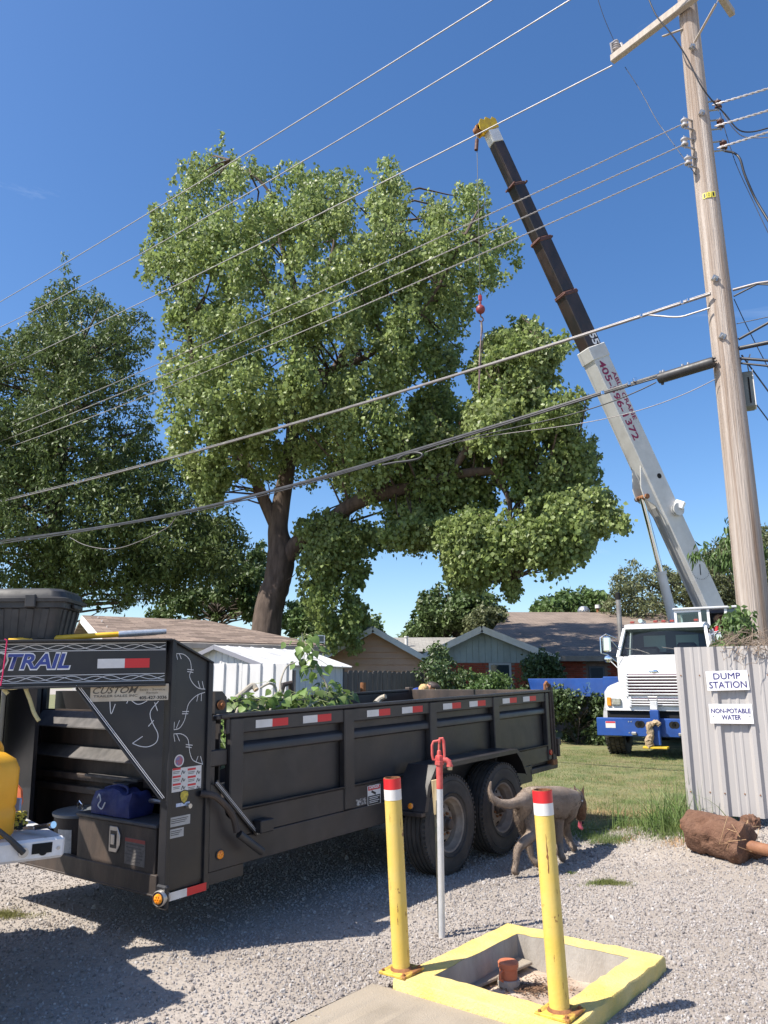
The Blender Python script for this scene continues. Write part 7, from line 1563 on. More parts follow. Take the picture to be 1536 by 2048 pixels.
bsec('boom_section', t1_ + 0.0035, 0.972, 0.305, 0.355, Mt['boomb']); bsec('boom_tip_band', 0.9725, 0.998, 0.315, 0.365, Mt['tw'])
for tt in (t3, t2, t1_):
    p = PB.lerp(PT, tt) + bu * 0.27; bm = B(); bar(bm, W(p - hn * 0.2), W(p + hn * 0.2), 0.05, 0.05); bar(bm, W(PB.lerp(PT, tt) - bu * 0.25 - hn * 0.19), W(PB.lerp(PT, tt) - bu * 0.25 + hn * 0.3), 0.04, 0.05); fin(bm, 'wear_pad', Mt['collar'], ck)
bs3 = cki.to_3x3()
hpt = at(962, 258, 19.1)                       # sheave end of the boom head
bm = B()
for s in (-0.14, 0.14):
    o_ = PT + hn * s; side = -bu
    prism(bm, [(-0.20, -0.02), (0.20, -0.02), (0.22, 0.25), (0.12, 0.33), (0.04, 0.26), (-0.10, 0.36), (-0.18, 0.28), (-0.30, 0.33), (-0.42, 0.20), (-0.46, 0.02), (-0.36, -0.10)], W(o_), bs3 @ bu, bs3 @ bd, bs3 @ hn, 0.025)
fin(bm, 'boom_head', Mt['boomy'], ck)
bm = B(); bar(bm, W(PT - bu * 0.15 + bd * 0.1 - hn * 0.15), W(PT - bu * 0.15 + bd * 0.1 + hn * 0.15), 0.30, 0.14, up=tuple(bs3 @ bu)); bar(bm, W(PT + bu * 0.10 + bd * 0.1 - hn * 0.15), W(PT + bu * 0.10 + bd * 0.1 + hn * 0.15), 0.12, 0.22, up=tuple(bs3 @ bu)); fin(bm, 'head_web', Mt['boomy'], ck)
shv = PT - bu * 0.38 + bd * 0.10
bm = B(); lathe(bm, [(0.10, -0.11), (0.14, -0.10), (0.12, -0.05), (0.14, 0.0), (0.12, 0.05), (0.14, 0.10), (0.10, 0.11)], W(shv), bs3 @ hn, 20); fin(bm, 'sheave', Mt['rust'], ck)
bm = B(); p = shv - V((0.04, 0, 0.05)); tube(bm, [W(p), W(p + V((0.02, 0, -0.20))), W(p + V((-0.02, 0, -0.28)))], 0.012, 6); cyl(bm, W(p + V((-0.02, 0, -0.28))), W(p + V((-0.05, 0, -0.62))), 0.055, n=14); fin(bm, 'anti_block_weight', Mt['collar'], ck)
# back rope along the boom and number lettering
bm = B(); tube(bm, [W(PT + bu * 0.22 + bd * 0.2), W(PB.lerp(PT, 0.5) + bu * 0.40), W(PB + bu * 0.42)], 0.012, 6); fin(bm, 'hoist_rope', Mt['blackplastic'], ck)
def boomtext(body, t0, t1, off, h_, m, hw_):
    a, b = PB.lerp(PT, t0), PB.lerp(PT, t1); c = W((a + b) / 2 + hn * hw_ + bu * off); ax = bs3 @ (-bd)
    text(body, (b - a).length, h_, m, fmat(c, ax, bs3 @ bu), parent=ck, bold=0.022, lift=0.004)
ta, tb = tpar(1203, 722), tpar(1272, 880)
mar = mat('maroon_print', (0.24, 0.012, 0.06), rough=0.5, rvar=0)
boomtext('405-596-1372', tb, ta, -0.085, 0.235, mar, 0.25)
boomtext('ABLE CRANE', tpar(1268, 840), tpar(1228, 742), 0.17, 0.14, mar, 0.25)
boomtext('55', tpar(1188, 692), tpar(1180, 668), 0.0, 0.22, Mt['white_print'], 0.215) if False else None
a, b = tpar(1186, 690), tpar(1176, 668); text('55', 0.36, 0.24, Mt['white_print'], fmat(W(PB.lerp(PT, t_base + 0.017) + hn * 0.215 + bu * 0.08), bs3 @ (-bd), bs3 @ bu), parent=ck, bold=0.03, lift=0.004)
p = PB.lerp(PT, tpar(1312, 954)) + hn * 0.251 + bu * 0.10; bm = B(); cyl(bm, W(p), W(p + hn * 0.006), 0.075, n=18); fin(bm, 'boom_hole', Mt['darkhole'], ck)
p = PB.lerp(PT, tpar(1350, 1020)) + hn * 0.26 + bu * 0.12; bm = B(); lathe(bm, [(0.17, 0.0), (0.18, 0.03), (0.12, 0.035), (0.12, 0.10), (0.18, 0.105), (0.18, 0.13), (0, 0.13)], W(p), bs3 @ hn, 24); fin(bm, 'cable_reel', Mt['boomw'], ck)
bm = B(); p2 = p + bu * 0.12 + bd * 0.10 + hn * 0.09; box(bm, W(p2), (0.26, 0.16, 0.22), rot=(0, R(25), 0)); fin(bm, 'reel_motor', Mt['tw'], ck, bevel=0.02)
# angle indicator near the foot
p = PB.lerp(PT, tpar(1415, 1135)) + hn * 0.252
bm = B(); fm = fmat(W(p), bs3 @ (hn.cross(V((0, 0, 1))) * -1), (0, 0, 1)); ribbon(bm, [(0, 0.20), (0.0, -0.10)], fm, 0.035, lift=0.004)
for k in range(15): a_ = R(180 + 8 + 164 * k / 14); ribbon(bm, [(0.30 * math.cos(a_), 0.05 + 0.26 * math.sin(a_)), (0.325 * math.cos(a_), 0.05 + 0.285 * math.sin(a_))], fm, 0.018, lift=0.004)
fin(bm, 'angle_scale', Mt['black_print'], ck)
# lift cylinder bracket and ram
q = PB.lerp(PT, tpar(1305, 985)) - bu * 0.31
bm = B()
for s in (-0.17, 0.17):
    prism(bm, [(-0.85, 0.012), (0.85, 0.012), (0.28, -0.30), (-0.02, -0.34), (-0.35, -0.10)], W(q + hn * (s - 0.015)), bs3 @ bd, bs3 @ bu, bs3 @ hn, 0.03)
fin(bm, 'ram_bracket', Mt['boomw'], ck)
bm = B(); cyl(bm, W(q - bu * 0.26 - hn * 0.24), W(q - bu * 0.26 + hn * 0.24), 0.07, n=16); fin(bm, 'ram_pin', Mt['rust'], ck)
ca, cb2 = q - bu * 0.26, at(1352, 1262, 21.2); jm = ca.lerp(cb2, 0.56)
bm = B(); cyl(bm, W(ca), W(jm), 0.075, n=20); fin(bm, 'ram_rod', Mt['chrome'], ck)
bm = B(); cyl(bm, W(jm), W(cb2), 0.125, 0.135, n=22); cyl(bm, W(jm), W(jm.lerp(cb2, 0.05)), 0.15, n=22); fin(bm, 'ram_barrel', Mt['boomw'], ck)
# bottom keel strip of the boom base
bm = B(); a, b = PB.lerp(PT, 0.0) - bu * 0.33, PB.lerp(PT, tpar(1320, 1010)) - bu * 0.33; bar(bm, W(a), W(b), 0.16, 0.07, up=tuple(bs3 @ bu)); fin(bm, 'boom_keel', mat('keel_grey', (0.28, 0.28, 0.28), rough=0.6), ck)
# turret and winch housing
tb_ = W(PB); bm = B(); bx(bm, tb_.x - 1.7, tb_.x + 0.55, tb_.y - 0.8, tb_.y + 0.9, 1.19, tb_.z - 0.42); fin(bm, 'turret', Mt['boomw'], ck, bevel=0.03)
bm = B(); bx(bm, tb_.x - 0.40, tb_.x - 0.28, tb_.y - 0.4, tb_.y + 0.4, tb_.z - 0.42, tb_.z + 0.25); bx(bm, tb_.x + 0.28, tb_.x + 0.40, tb_.y - 0.4, tb_.y + 0.4, tb_.z - 0.42, tb_.z + 0.25); fin(bm, 'turret_cheek', Mt['boomw'], ck, bevel=0.03)
# operator cab with glazed openings
yc0 = 3.55; L0, L1 = CL(1349, 1240, yc0), CL(1500, 1240, yc0); zc0, zc1 = CL(1400, 1292, yc0).z, CL(1400, 1219, yc0).z
xm = CL(1404, 1240, yc0).x; xm2 = CL(1450, 1240, yc0).x
zw = CL(1400, 1261, yc0).z; zww = CL(1400, 1225, yc0).z
bm = B(); bx(bm, L0.x, xm, yc0, yc0 + 0.04, zc0, zw); bx(bm, xm, L1.x, yc0, yc0 + 0.04, zc0, zw - 0.03); bx(bm, L0.x, L1.x, yc0 + 1.2, yc0 + 1.24, zc0, zc1); bx(bm, L0.x, L0.x + 0.04, yc0 + 0.041, yc0 + 1.2, zc0, zw); bx(bm, L1.x - 0.04, L1.x, yc0 + 0.041, yc0 + 1.2, zc0, zc1)
fin(bm, 'operator_cab', Mt['tw'], ck)
bm = B(); bx(bm, L0.x - 0.03, L1.x + 0.03, yc0 - 0.05, yc0 + 1.28, zc1, zc1 + 0.06); fin(bm, 'operator_cab_roof', mat('cab_roof_grey', (0.45, 0.46, 0.48), rough=0.5), ck, bevel=0.02)
for xa in (L0.x + 0.0, xm - 0.07, xm + 0.12, xm2 - 0.0):
    bm = B(); bx(bm, xa, xa + 0.06, yc0 + 0.001, yc0 + 0.05, zw - 0.03, zc1); fin(bm, 'cab_pillar', Mt['tw'], ck)
bm = B(); bx(bm, L0.x + 0.06, xm - 0.07, yc0 + 0.001, yc0 + 0.05, zww + 0.02, zc1); fin(bm, 'cab_header', Mt['tw'], ck)
for xa, xb in ((L0.x + 0.062, xm - 0.072), (xm - 0.008, xm + 0.118), (xm2 + 0.062, L1.x - 0.05)):
    bm = B(); bx(bm, xa, xb, yc0 + 0.02, yc0 + 0.026, zw - 0.028, zc1 - 0.02 if xa > xm - 0.1 else zww + 0.018); fin(bm, 'cab_pane', gm_, ck)
bm = B(); box(bm, ((L0.x + xm) / 2, yc0 + 0.5, zw + 0.05), (0.3, 0.2, 0.22)); cyl(bm, ((L0.x + xm) / 2 + 0.05, yc0 + 0.3, zw + 0.12), ((L0.x + xm) / 2 + 0.05, yc0 + 0.4, zw + 0.12), 0.09, n=14); cyl(bm, ((L0.x + xm) / 2 + 0.27, yc0 + 0.3, zw + 0.12), ((L0.x + xm) / 2 + 0.27, yc0 + 0.4, zw + 0.12), 0.09, n=14); fin(bm, 'cab_gauges', Mt['steel'], ck)
bm = B(); bx(bm, L0.x + 0.05, L1.x - 0.05, yc0 + 1.15, yc0 + 1.19, zc0, zc1 - 0.01); fin(bm, 'cab_lining', mat('cab_dark_lining', (0.03, 0.03, 0.033), rough=0.8), ck)
OP = ckm @ V(((xm + xm2) / 2 + 0.05, yc0 + 0.36, zw))
# hoist line with ball and hook, a thing of its own hanging from the boom
hl0, hb = shv - V((0.06, 0, 0.12)), at(961, 619, shv.y)
t = empty('hoist_ball', hb, (0, 0, 0), 'dark red headache ball and hook hanging on the crane line beside the cottonwood', 'crane hook')
bm = B(); tube(bm, [hl0 - hb, (hl0 - hb) * 0.5, (0, 0, 0.30)], 0.009, 6); fin(bm, 'hoist_line', Mt['blackplastic'], t)
bm = B(); lathe(bm, [(0, -0.125), (0.05, -0.115), (0.09, -0.09), (0.115, -0.05), (0.126, 0), (0.115, 0.05), (0.09, 0.09), (0.05, 0.12), (0.03, 0.14), (0.035, 0.2), (0.02, 0.3), (0, 0.3)], (0, 0, 0), (0, 0, 1), 24); fin(bm, 'ball', mat('dark_red_paint', (0.20, 0.03, 0.035), (0.26, 0.05, 0.05), 8, 0.45), t)
bm = B(); box(bm, (0, 0, 0.34), (0.10, 0.07, 0.17)); fin(bm, 'swivel', mat('hook_red', (0.30, 0.02, 0.03), rough=0.5), t, bevel=0.02)
bm = B(); tube(bm, smooth_pts([(0, 0, -0.12), (0.0, 0, -0.20), (0.05, 0, -0.25), (0.06, 0, -0.32), (0.0, 0, -0.36), (-0.05, 0, -0.32)], 4), 0.02, 8); fin(bm, 'hook', Mt['collar'], t)
bm = B(); e_ = at(958, 785, shv.y) - hb; tube(bm, [(0.01, 0, -0.35), (0.01, 0, -0.6), tuple(e_ * 0.6), tuple(e_)], 0.022, 6); tube(bm, [(0.03, 0, -0.35), (0.05, 0.02, -0.8), tuple(e_ * 0.9)], 0.012, 6); fin(bm, 'sling', mat('sling_webbing', (0.32, 0.26, 0.20), (0.12, 0.06, 0.09), 5, 0.8), t)
# ------------------------------------------------------------------ corrugated fence with the signs
fl_ = at(1348, 1295, 7.9); fdir = V((0.906, -0.423, 0)).normalized(); fn = V((fdir.y, -fdir.x, 0))
zt0, zb0_ = fl_.z, at(1378, 1627, 7.9).z
Mt['fence'] = mat('pale_grey_metal', (0.375, 0.35, 0.335), (0.425, 0.40, 0.385), 1.6, 0.5, dirt=(0.36, 0.34, 0.33), dscale=3, damt=0.35, stretch=(1, 1, 0.3), bump=0.04, bscale=12, spots=(30, 0.22, (0.22, 0.13, 0.08)))
fx0 = V((fl_.x, fl_.y, 0)) 
fo = empty('corrugated_fence', fx0, (0, 0, 0), 'pale grey ribbed metal fence panel that carries the two signs', 'fence')
def rpanel(bm, x0, wd, z0, z1):
    prof = []
    for k in range(3):
        b = k * 0.305
        prof += [(b, 0), (b + 0.028, 0.034), (b + 0.062, 0.034), (b + 0.09, 0), (b + 0.145, 0), (b + 0.155, 0.005), (b + 0.17, 0.005), (b + 0.18, 0), (b + 0.22, 0), (b + 0.23, 0.005), (b + 0.245, 0.005), (b + 0.255, 0)]
    prof.append((0.915, 0)); prev = None
    for x, h in prof:
        p = fdir * (x0 + x) + fn * h; cur = (bm.verts.new((p.x, p.y, z0)), bm.verts.new((p.x, p.y, z1)))
        if prev: bm.faces.new((prev[0], cur[0], cur[1], prev[1]))
        prev = cur
for k in range(4):
    bm = B(); rpanel(bm, k * 0.914 - 0.0, 0.915, zb0_ - 0.02 * k, zt0 + 0.004 * (k % 2)); o = fin(bm, 'sheet_panel', Mt['fence'], fo, smooth=1); o.location = fn * 0.003 * (k % 2)
for zz in (0.45, 1.55):
    bm = B(); bar(bm, -fn * 0.025 + V((0, 0, zz)) + fdir * 0.03, fdir * 3.6 - fn * 0.025 + V((0, 0, zz)), 0.035, 0.085); fin(bm, 'rail', Mt['oldwood'], fo)
for x in (0.09, 1.9, 3.5):
    p = fdir * x - fn * 0.10; bm = B(); bx(bm, p.x - 0.045, p.x + 0.045, p.y - 0.045, p.y + 0.045, -0.3, zt0 - 0.04); fin(bm, 'post', Mt['oldwood'], fo)
bm = B()
for k in range(26):
    x, zz = (0.045 + 0.1525 * (k // 2)), (0.52, 1.62)[k % 2]; p = fdir * x + fn * 0.034
    if k // 2 % 2: p = fdir * (x + 0.02) + fn * 0.001
    cyl(bm, V((p.x, p.y, zz)), V((p.x, p.y, zz)) + fn * 0.006, 0.007, n=6)
tag(fin(bm, 'screws', Mt['rust'], fo), kind='stuff')
def fence_hit(px, py, off=0.036):
    o = V((0, 0, CAMH)); dr = V(ray(px, py)); q = fx0 + fn * off; return o + dr * ((q - o).dot(fn) / dr.dot(fn))
def sign(cpx, cpy, wd, ht, roll, lines, label):
    c = fence_hit(cpx, cpy, 0.040)
    t = empty('sign', c, (0, 0, 0), label, 'sign')
    ax = (fdir * math.cos(roll) + V((0, 0, 1)) * math.sin(roll)); ay = V((0, 0, 1)); fm = fmat((0, 0, 0), ax, ay); fm = fm @ M4.Rotation(R(-3), 4, 'X')
    bm = B(); plate(bm, fm, wd, ht, 0.004, 0.0); fin(bm, 'board', mat('white_sign_board', (0.76, 0.75, 0.76), (0.70, 0.69, 0.70), 5, 0.4), t)
    ink = mat('purple_blue_ink', (0.035, 0.03, 0.14), (0.05, 0.045, 0.17), 20, 0.5)
    for body, w_, h_, y in lines: text(body, w_, h_, ink, fm @ M4.Translation((0, y, 0.004)), parent=t, lift=0.0008, fat=0.0016)
    for sx in (-1, 1):
        q = fm @ V((sx * wd * 0.42, -ht * 0.12, 0.004)); bm = B(); cyl(bm, q, q + fn * 0.004, 0.006, n=8); fin(bm, 'screw', Mt['steel'], t)
px2m = (fence_hit(1497, 1361) - fence_hit(1413, 1361)).length / 84
sign(1454.5, 1361, 84 * px2m, 42 * px2m, R(1.5), [('DUMP', 54 * px2m, 13 * px2m, 9.5 * px2m), ('STATION', 75 * px2m, 14 * px2m, -9.0 * px2m)], 'white sign reading DUMP STATION on the ribbed metal fence')
sign(1462, 1427.5, 86 * px2m, 41 * px2m, R(0.5), [('NON-POTABLE', 78 * px2m, 9.5 * px2m, 6.0 * px2m), ('WATER', 38 * px2m, 9.5 * px2m, -7.5 * px2m)], 'white sign reading NON-POTABLE WATER under the DUMP STATION sign')
# dead vine draped over the fence top
random.seed(31); bm = B()
for k in range(26):
    x = random.uniform(1440, 1540); p = [fence_hit(x, 1290 + random.uniform(-4, 2), 0.05)]
    for j in range(6): p.append(p[-1] + V((random.uniform(-0.06, 0.09), -0.003, random.uniform(-0.065, 0.018) if k % 3 else random.uniform(-0.01, 0.05))))
    tube(bm, p, [0.004, 0.0035, 0.003, 0.003, 0.0025, 0.002, 0.002], 5)
for k in range(130):
    q = fence_hit(random.uniform(1460, 1545), random.uniform(1268, 1296), -0.05) + V((0, random.uniform(0, 0.2), 0)); tube(bm, [q, q + V((random.gauss(0, .05), random.gauss(0, .03), random.gauss(0, .04))), q + V((random.gauss(0, .09), random.gauss(0, .04), random.gauss(0, .06)))], 0.002, 4)
tag(fin(bm, 'dead_vine', mat('dead_vine', (0.22, 0.16, 0.12), (0.32, 0.25, 0.19), 12, 0.9)), 'dry tangled vine draped over the top of the ribbed fence', 'vine')

# ------------------------------------------------------------------ utility pole
pb_ = at(1503, 1200, 9.6); PX, PY = pb_.x, 9.6
up = empty('utility_pole', (PX, PY, float(gz(PX, PY))), (0, 0, 0), 'weathered wooden utility pole with crossarm rising behind the ribbed fence', 'utility pole')
pz = up.location.z
Mt['pole'] = mat('weathered_pole', (0.50, 0.435, 0.385), (0.33, 0.265, 0.22), 2.2, 0.9, stretch=(9, 9, 0.16), bump=2.0, bscale=9, dirt=(0.16, 0.095, 0.055), dscale=1.6, damt=0.8, lo=0.42, hi=0.68)
def pr_(z): return 0.205 - 0.0062 * z
bm = B(); hs_ = np.linspace(-0.2, 13.7, 28); tube(bm, [(0.012 * math.sin(h * 0.5), 0.01 * math.cos(h * 0.7), h) for h in hs_], [pr_(max(h, 0)) for h in hs_], 28); fin(bm, 'trunk', Mt['pole'], up, smooth=60)
def PL(p): return V(p) - up.location
def front(px, py):                             # a point on the pole's visible face
    Yf = PY - 0.16; return at(px, py, Yf)
Mt['arm'] = mat('grey_crossarm', (0.36, 0.31, 0.265), (0.44, 0.385, 0.335), 4, 0.85, stretch=(6, 6, 1), bump=0.3, bscale=40)
WD = V((-0.75, 0.66, 0)).normalized()
ca0 = at(1226, 118, 10.45); cz_ = ca0.z; arm = V((-0.73, 0.684, 0)).normalized()
pa = V((PX, PY, cz_)) + V((-arm.y, arm.x, 0)) * 0.21
a_end = V((ca0.x, ca0.y, cz_)); ad = (a_end - pa); ad.z = 0; al = ad.length; ad.normalize()
bm = B(); bar(bm, PL(a_end + ad * 0.02), PL(a_end - ad * 2.6), 0.105, 0.13); fin(bm, 'crossarm', Mt['arm'], up, bevel=0.01)
pd = V((0.684, 0.73, 0)); pe = at(1467, 30, PY + 0.73 * 2.34); q2 = V((PX, PY, pe.z)) - pd * 1.5
bm = B(); bar(bm, PL(q2 + V((-0.12, 0.11, 0))), PL(pe + V((-0.02, 0, 0.03))), 0.10, 0.13); fin(bm, 'crossarm', Mt['arm'], up, bevel=0.01)
for pts in (([front(1389, 85), at(1432, 8, 9.0), at(1440, -8, 9.0)]), ([at(1366, 58, 9.55), at(1325, 73, 9.8)])):
    bm = B(); P = [PL(p) for p in pts]
    for a, b in zip(P, P[1:]): bar(bm, a, b, 0.035, 0.012)
    fin(bm, 'brace', Mt['arm'], up)
Mt['porc'] = mat('grey_porcelain', (0.42, 0.40, 0.40), (0.36, 0.34, 0.34), 8, 0.3)
ins = V((ca0.x, ca0.y, cz_)) + V((0.05, -0.03, 0.07))
bm = B(); lathe(bm, [(0.03, 0), (0.03, 0.05), (0.075, 0.06), (0.06, 0.09), (0.08, 0.10), (0.06, 0.13), (0.08, 0.14), (0.05, 0.18), (0.04, 0.20), (0.055, 0.22), (0.03, 0.25), (0, 0.25)], PL(ins), (0, 0, 1), 18); fin(bm, 'pin_insulator', Mt['porc'], up)
bm = B(); lathe(bm, [(0.06, 0), (0.065, 0.02), (0.05, 0.03), (0.06, 0.05), (0.05, 0.07), (0.06, 0.09), (0.04, 0.11), (0.02, 0.2)], PL(ins + V((0.13, -0.02, -0.02))), (-0.3, -0.1, 1), 16); tube(bm, [PL(ins + V((-0.06, 0, 0.02))), PL(ins + V((-0.09, -0.04, 0.16))), PL(ins + V((0.02, -0.02, 0.24)))], 0.02, 8); fin(bm, 'line_cutout', Mt['porc'], up)
bm = B(); box(bm, PL(ins + ad * -0.25 + V((0, -0.05, -0.05))), (0.05, 0.03, 0.15)); fin(bm, 'arm_clamp', Mt['steel'], up)
# clevis brackets with spool insulators, both sides
def clevis(px, py, side):
    p = at(px, py, PY - 0.10 if side < 0 else PY - 0.05); dirv = WD if side < 0 else -WD
    q = p; tow = V((PX, PY, p.z)) - p; tow.z = 0
    bm = B()
    for dz in (-0.075, 0.075): bar(bm, PL(q + V((0, 0, dz))), PL(q + tow * 0.75 + V((0, 0, dz))), 0.03, 0.012)
    cyl(bm, PL(q + V((0, 0, -0.10))), PL(q + V((0, 0, 0.10))), 0.012, n=8); o = fin(bm, 'clevis', Mt['steel'], up)
    bm = B(); lathe(bm, [(0.02, -0.055), (0.05, -0.05), (0.05, -0.03), (0.03, -0.01), (0.03, 0.01), (0.05, 0.03), (0.05, 0.05), (0.02, 0.055)], PL(q), (0, 0, 1), 16); fin(bm, 'spool', Mt['porc'] if side < 0 else Mt['collar'], o)
    return p
cl = [clevis(1369, 246, -1), clevis(1369, 284, -1), clevis(1376, 322, -1)]
cr_ = [clevis(1436, 210, 1), clevis(1441, 248, 1), clevis(1447, 291, 1)]
for px, py in ((1430, 556), (1445, 672), (1404, 225), (1385, 93)):
    p = front(px, py); bm = B(); bar(bm, PL(p + V((0, 0.03, 0))), PL(p + V((0, -0.012, 0))), 0.075, 0.075, up=(0.5, 0, 1)); cyl(bm, PL(p + V((0, 0.01, 0))), PL(p + V((0, -0.045, -0.01))), 0.02, n=6); fin(bm, 'through_bolt', Mt['steel'], up)
p = front(1414, 388); nf_ = V((p.x - PX, p.y - PY, 0)).normalized()
p = V((PX, PY, p.z)) + V((-0.10, -0.99, 0)).normalized() * (pr_(p.z) + 0.004)
for k, ch in enumerate('101'):
    aa = R(-112 + (k - 1) * 21); pp = V((PX, PY, p.z)) + V((math.cos(aa), math.sin(aa), 0)) * (pr_(p.z) + 0.003); fm = fmat(PL(pp), (-math.sin(aa), math.cos(aa), 0), (0, 0, 1))
    bm = B(); plate(bm, fm, 0.052, 0.085, 0.002, 0.001); o = fin(bm, 'number_tag', mat('yellow_tag', (0.62, 0.55, 0.06), rough=0.5), up); text(ch, 0.026, 0.06, Mt['black_print'], fm, parent=o, lift=0.0042)
# terminal box on the back right of the pole
tb0 = at(1494, 783, PY + 0.05)
tbx = empty('terminal_box', tb0, (0, 0, R(-25)), 'grey green telephone terminal box on the right side of the utility pole', 'terminal box')
bm = B(); box(bm, (0, 0, 0), (0.16, 0.20, 0.50)); fin(bm, 'case', mat('grey_green_case', (0.14, 0.16, 0.15), (0.19, 0.21, 0.2), 5, 0.6), tbx, bevel=0.015); bm = B(); box(bm, (0.088, 0, 0.01), (0.014, 0.19, 0.50)); fin(bm, 'cover_edge', Mt['trim'], tbx, bevel=0.004)
bm = B(); box(bm, (0.03, -0.103, -0.02), (0.02, 0.008, 0.36)); fin(bm, 'vent_strip', Mt['darkhole'], tbx)
for sx in (-0.04, 0.05):
    bm = B(); tube(bm, [(sx, 0, 0.25), (sx - 0.01, 0, 0.40), (sx + 0.04, 0, 0.52)], 0.009, 6); fin(bm, 'hanger', Mt['steel'], tbx)
# ------------------------------------------------------------------ wires
def wire_pts(pxs, s0, s1, base=None, n=60, deg=2, dirv=WD):
    b = base if base else V((PX, PY, 0)); S_, Z_ = [], []
    for x, y in pxs:
        r_ = ray(x, y); k = r_[0] / r_[1]; s = (k * b.y - b.x) / (dirv.x - k * dirv.y); Yw = b.y + s * dirv.y; S_.append(s); Z_.append(CAMH + r_[2] / r_[1] * Yw)
    c = np.polyfit(S_, Z_, min(deg, len(S_) - 1)); ss_ = np.linspace(s0 if s0 is not None else min(S_), s1 if s1 is not None else max(S_), n)
    return [V((b.x + s * dirv.x, b.y + s * dirv.y, float(np.polyval(c, s)))) for s in ss_]
def wire(name, pts, r, m, label, cat='wire', group=None, twist=0):
    o = pts[0]; P = [p - o for p in pts]; bm = B()
    if twist:
        Q = smooth_pts([tuple(p) for p in P], 8)
        for ph in (0, math.pi):
            H = []; L_ = 0
            for i, q in enumerate(Q):
                if i: L_ += np.linalg.norm(np.array(q) - np.array(Q[i - 1]))
                a = ph + L_ / twist * 6.283; H.append(V(q) + V((0.3 * math.cos(a) * r * 1.2, 0.6 * math.cos(a) * r * 1.2, math.sin(a) * r * 1.1)))
            tube(bm, H, r, 5)
    else: tube(bm, P, r, 8)
    return tag(fin(bm, name, m, None, loc=o, smooth=60), label, cat, group)
Mt['alu'] = mat('aluminium_wire', (0.42, 0.40, 0.40), (0.34, 0.32, 0.32), 3, 0.45, metal=0.35)
Mt['cable'] = mat('black_cable', (0.022, 0.022, 0.026), (0.04, 0.04, 0.045), 3, 0.45)
Mt['cableg'] = mat('grey_sheathed_cable', (0.17, 0.155, 0.155), (0.24, 0.22, 0.22), 3, 0.4, metal=0.2)
nrm_ = V((-WD.y, WD.x, 0))
if nrm_.y > 0: nrm_ = -nrm_
b1 = V((PX, PY, 0)) + nrm_ * 1.1
wire('power_line', wire_pts([(985, 0), (500, 302), (0, 604)], -0.5, 44, b1), 0.012, Mt['alu'], 'topmost bare power line crossing the sky above the tree', 'power line')
wire('power_line', wire_pts([(1140, 0), (600, 326), (0, 655)], -0.5, 44, V((PX, PY, 0)) + nrm_ * 0.15), 0.012, Mt['alu'], 'second bare power line from the top', 'power line')
wire('power_line', wire_pts([(1218, 130), (900, 303), (400, 545), (0, 740)], 0.0, 44, V((ca0.x, ca0.y, 0)) + V((-0.02, 0.0, 0))), 0.012, Mt['alu'], 'bare power line ending at the insulator on the crossarm', 'power line')
for (pp, lab) in (([(1366, 250), (900, 462), (400, 693), (0, 861)], 'upper of the three twisted wires tied to the pole brackets'), ([(1367, 292), (900, 497), (400, 722), (0, 883)], 'middle of the three twisted wires tied to the pole brackets'), ([(1374, 326), (900, 532), (400, 750), (0, 900)], 'lowest of the three twisted wires tied to the pole brackets')):
    wire('power_line', wire_pts(pp, 0.15, 44, V((PX - 0.15, PY - 0.1, 0)), n=70), 0.0072, Mt['alu'], lab, 'power line', twist=0.16)
# telephone cables
wire('telephone_cable', wire_pts([(1416, 590), (1250, 642), (900, 757), (651, 827), (350, 915), (0, 1004)], 0.1, 44, V((PX - 0.1, PY - 0.2, 0)), deg=3), 0.021, Mt['cableg'], 'grey sheathed telephone cable strung alone below the twisted wires', 'cable')
wire('telephone_cable', wire_pts([(1414, 586), (1250, 640), (900, 754), (651, 824), (350, 912), (0, 1001)], 0.1, 44, V((PX - 0.1, PY - 0.22, 0)), deg=3), 0.006, Mt['alu'], 'thin steel strand lashed on top of the grey telephone cable', 'wire')
bp_ = [(1425, 716), (1310, 752), (1180, 796), (1000, 850), (905, 876), (800, 908), (600, 968), (350, 1027), (150, 1062), (0, 1084)]
for k, (dx, dz, r_) in enumerate(((0, 0, 0.020), (0.02, 5, 0.016), (-0.03, -4, 0.014), (0.03, 9, 0.012), (-0.02, 2, 0.012))):
    pts = wire_pts([(x, y + dz * (0.45 + 0.3 * math.sin(x / 130.0 + k))) for x, y in bp_], 0.15, 44, V((PX - 0.1 + dx, PY - 0.2 - dx, 0)), deg=4, n=80)
    wire('telephone_cable', pts, r_, Mt['cable'], 'black telephone cable in the lowest sagging bundle', 'cable', 'black cables in the lowest bundle')
wire('service_wire', wire_pts([(1434, 760), (1385, 776), (1200, 842), (1000, 868), (850, 905)], 0.15, None, V((PX - 0.1, PY - 0.2, 0)), deg=3, n=40), 0.006, Mt['cableg'], 'thin service wire drooping below the black closure to the tree', 'wire')
wire('service_wire', wire_pts([(1312, 764), (1270, 786), (1150, 826), (1000, 862), (880, 896)], None, None, V((PX - 0.12, PY - 0.22, 0)), deg=3, n=40), 0.009, Mt['cable'], 'slim black drop wire branching off under the cable closure', 'wire')
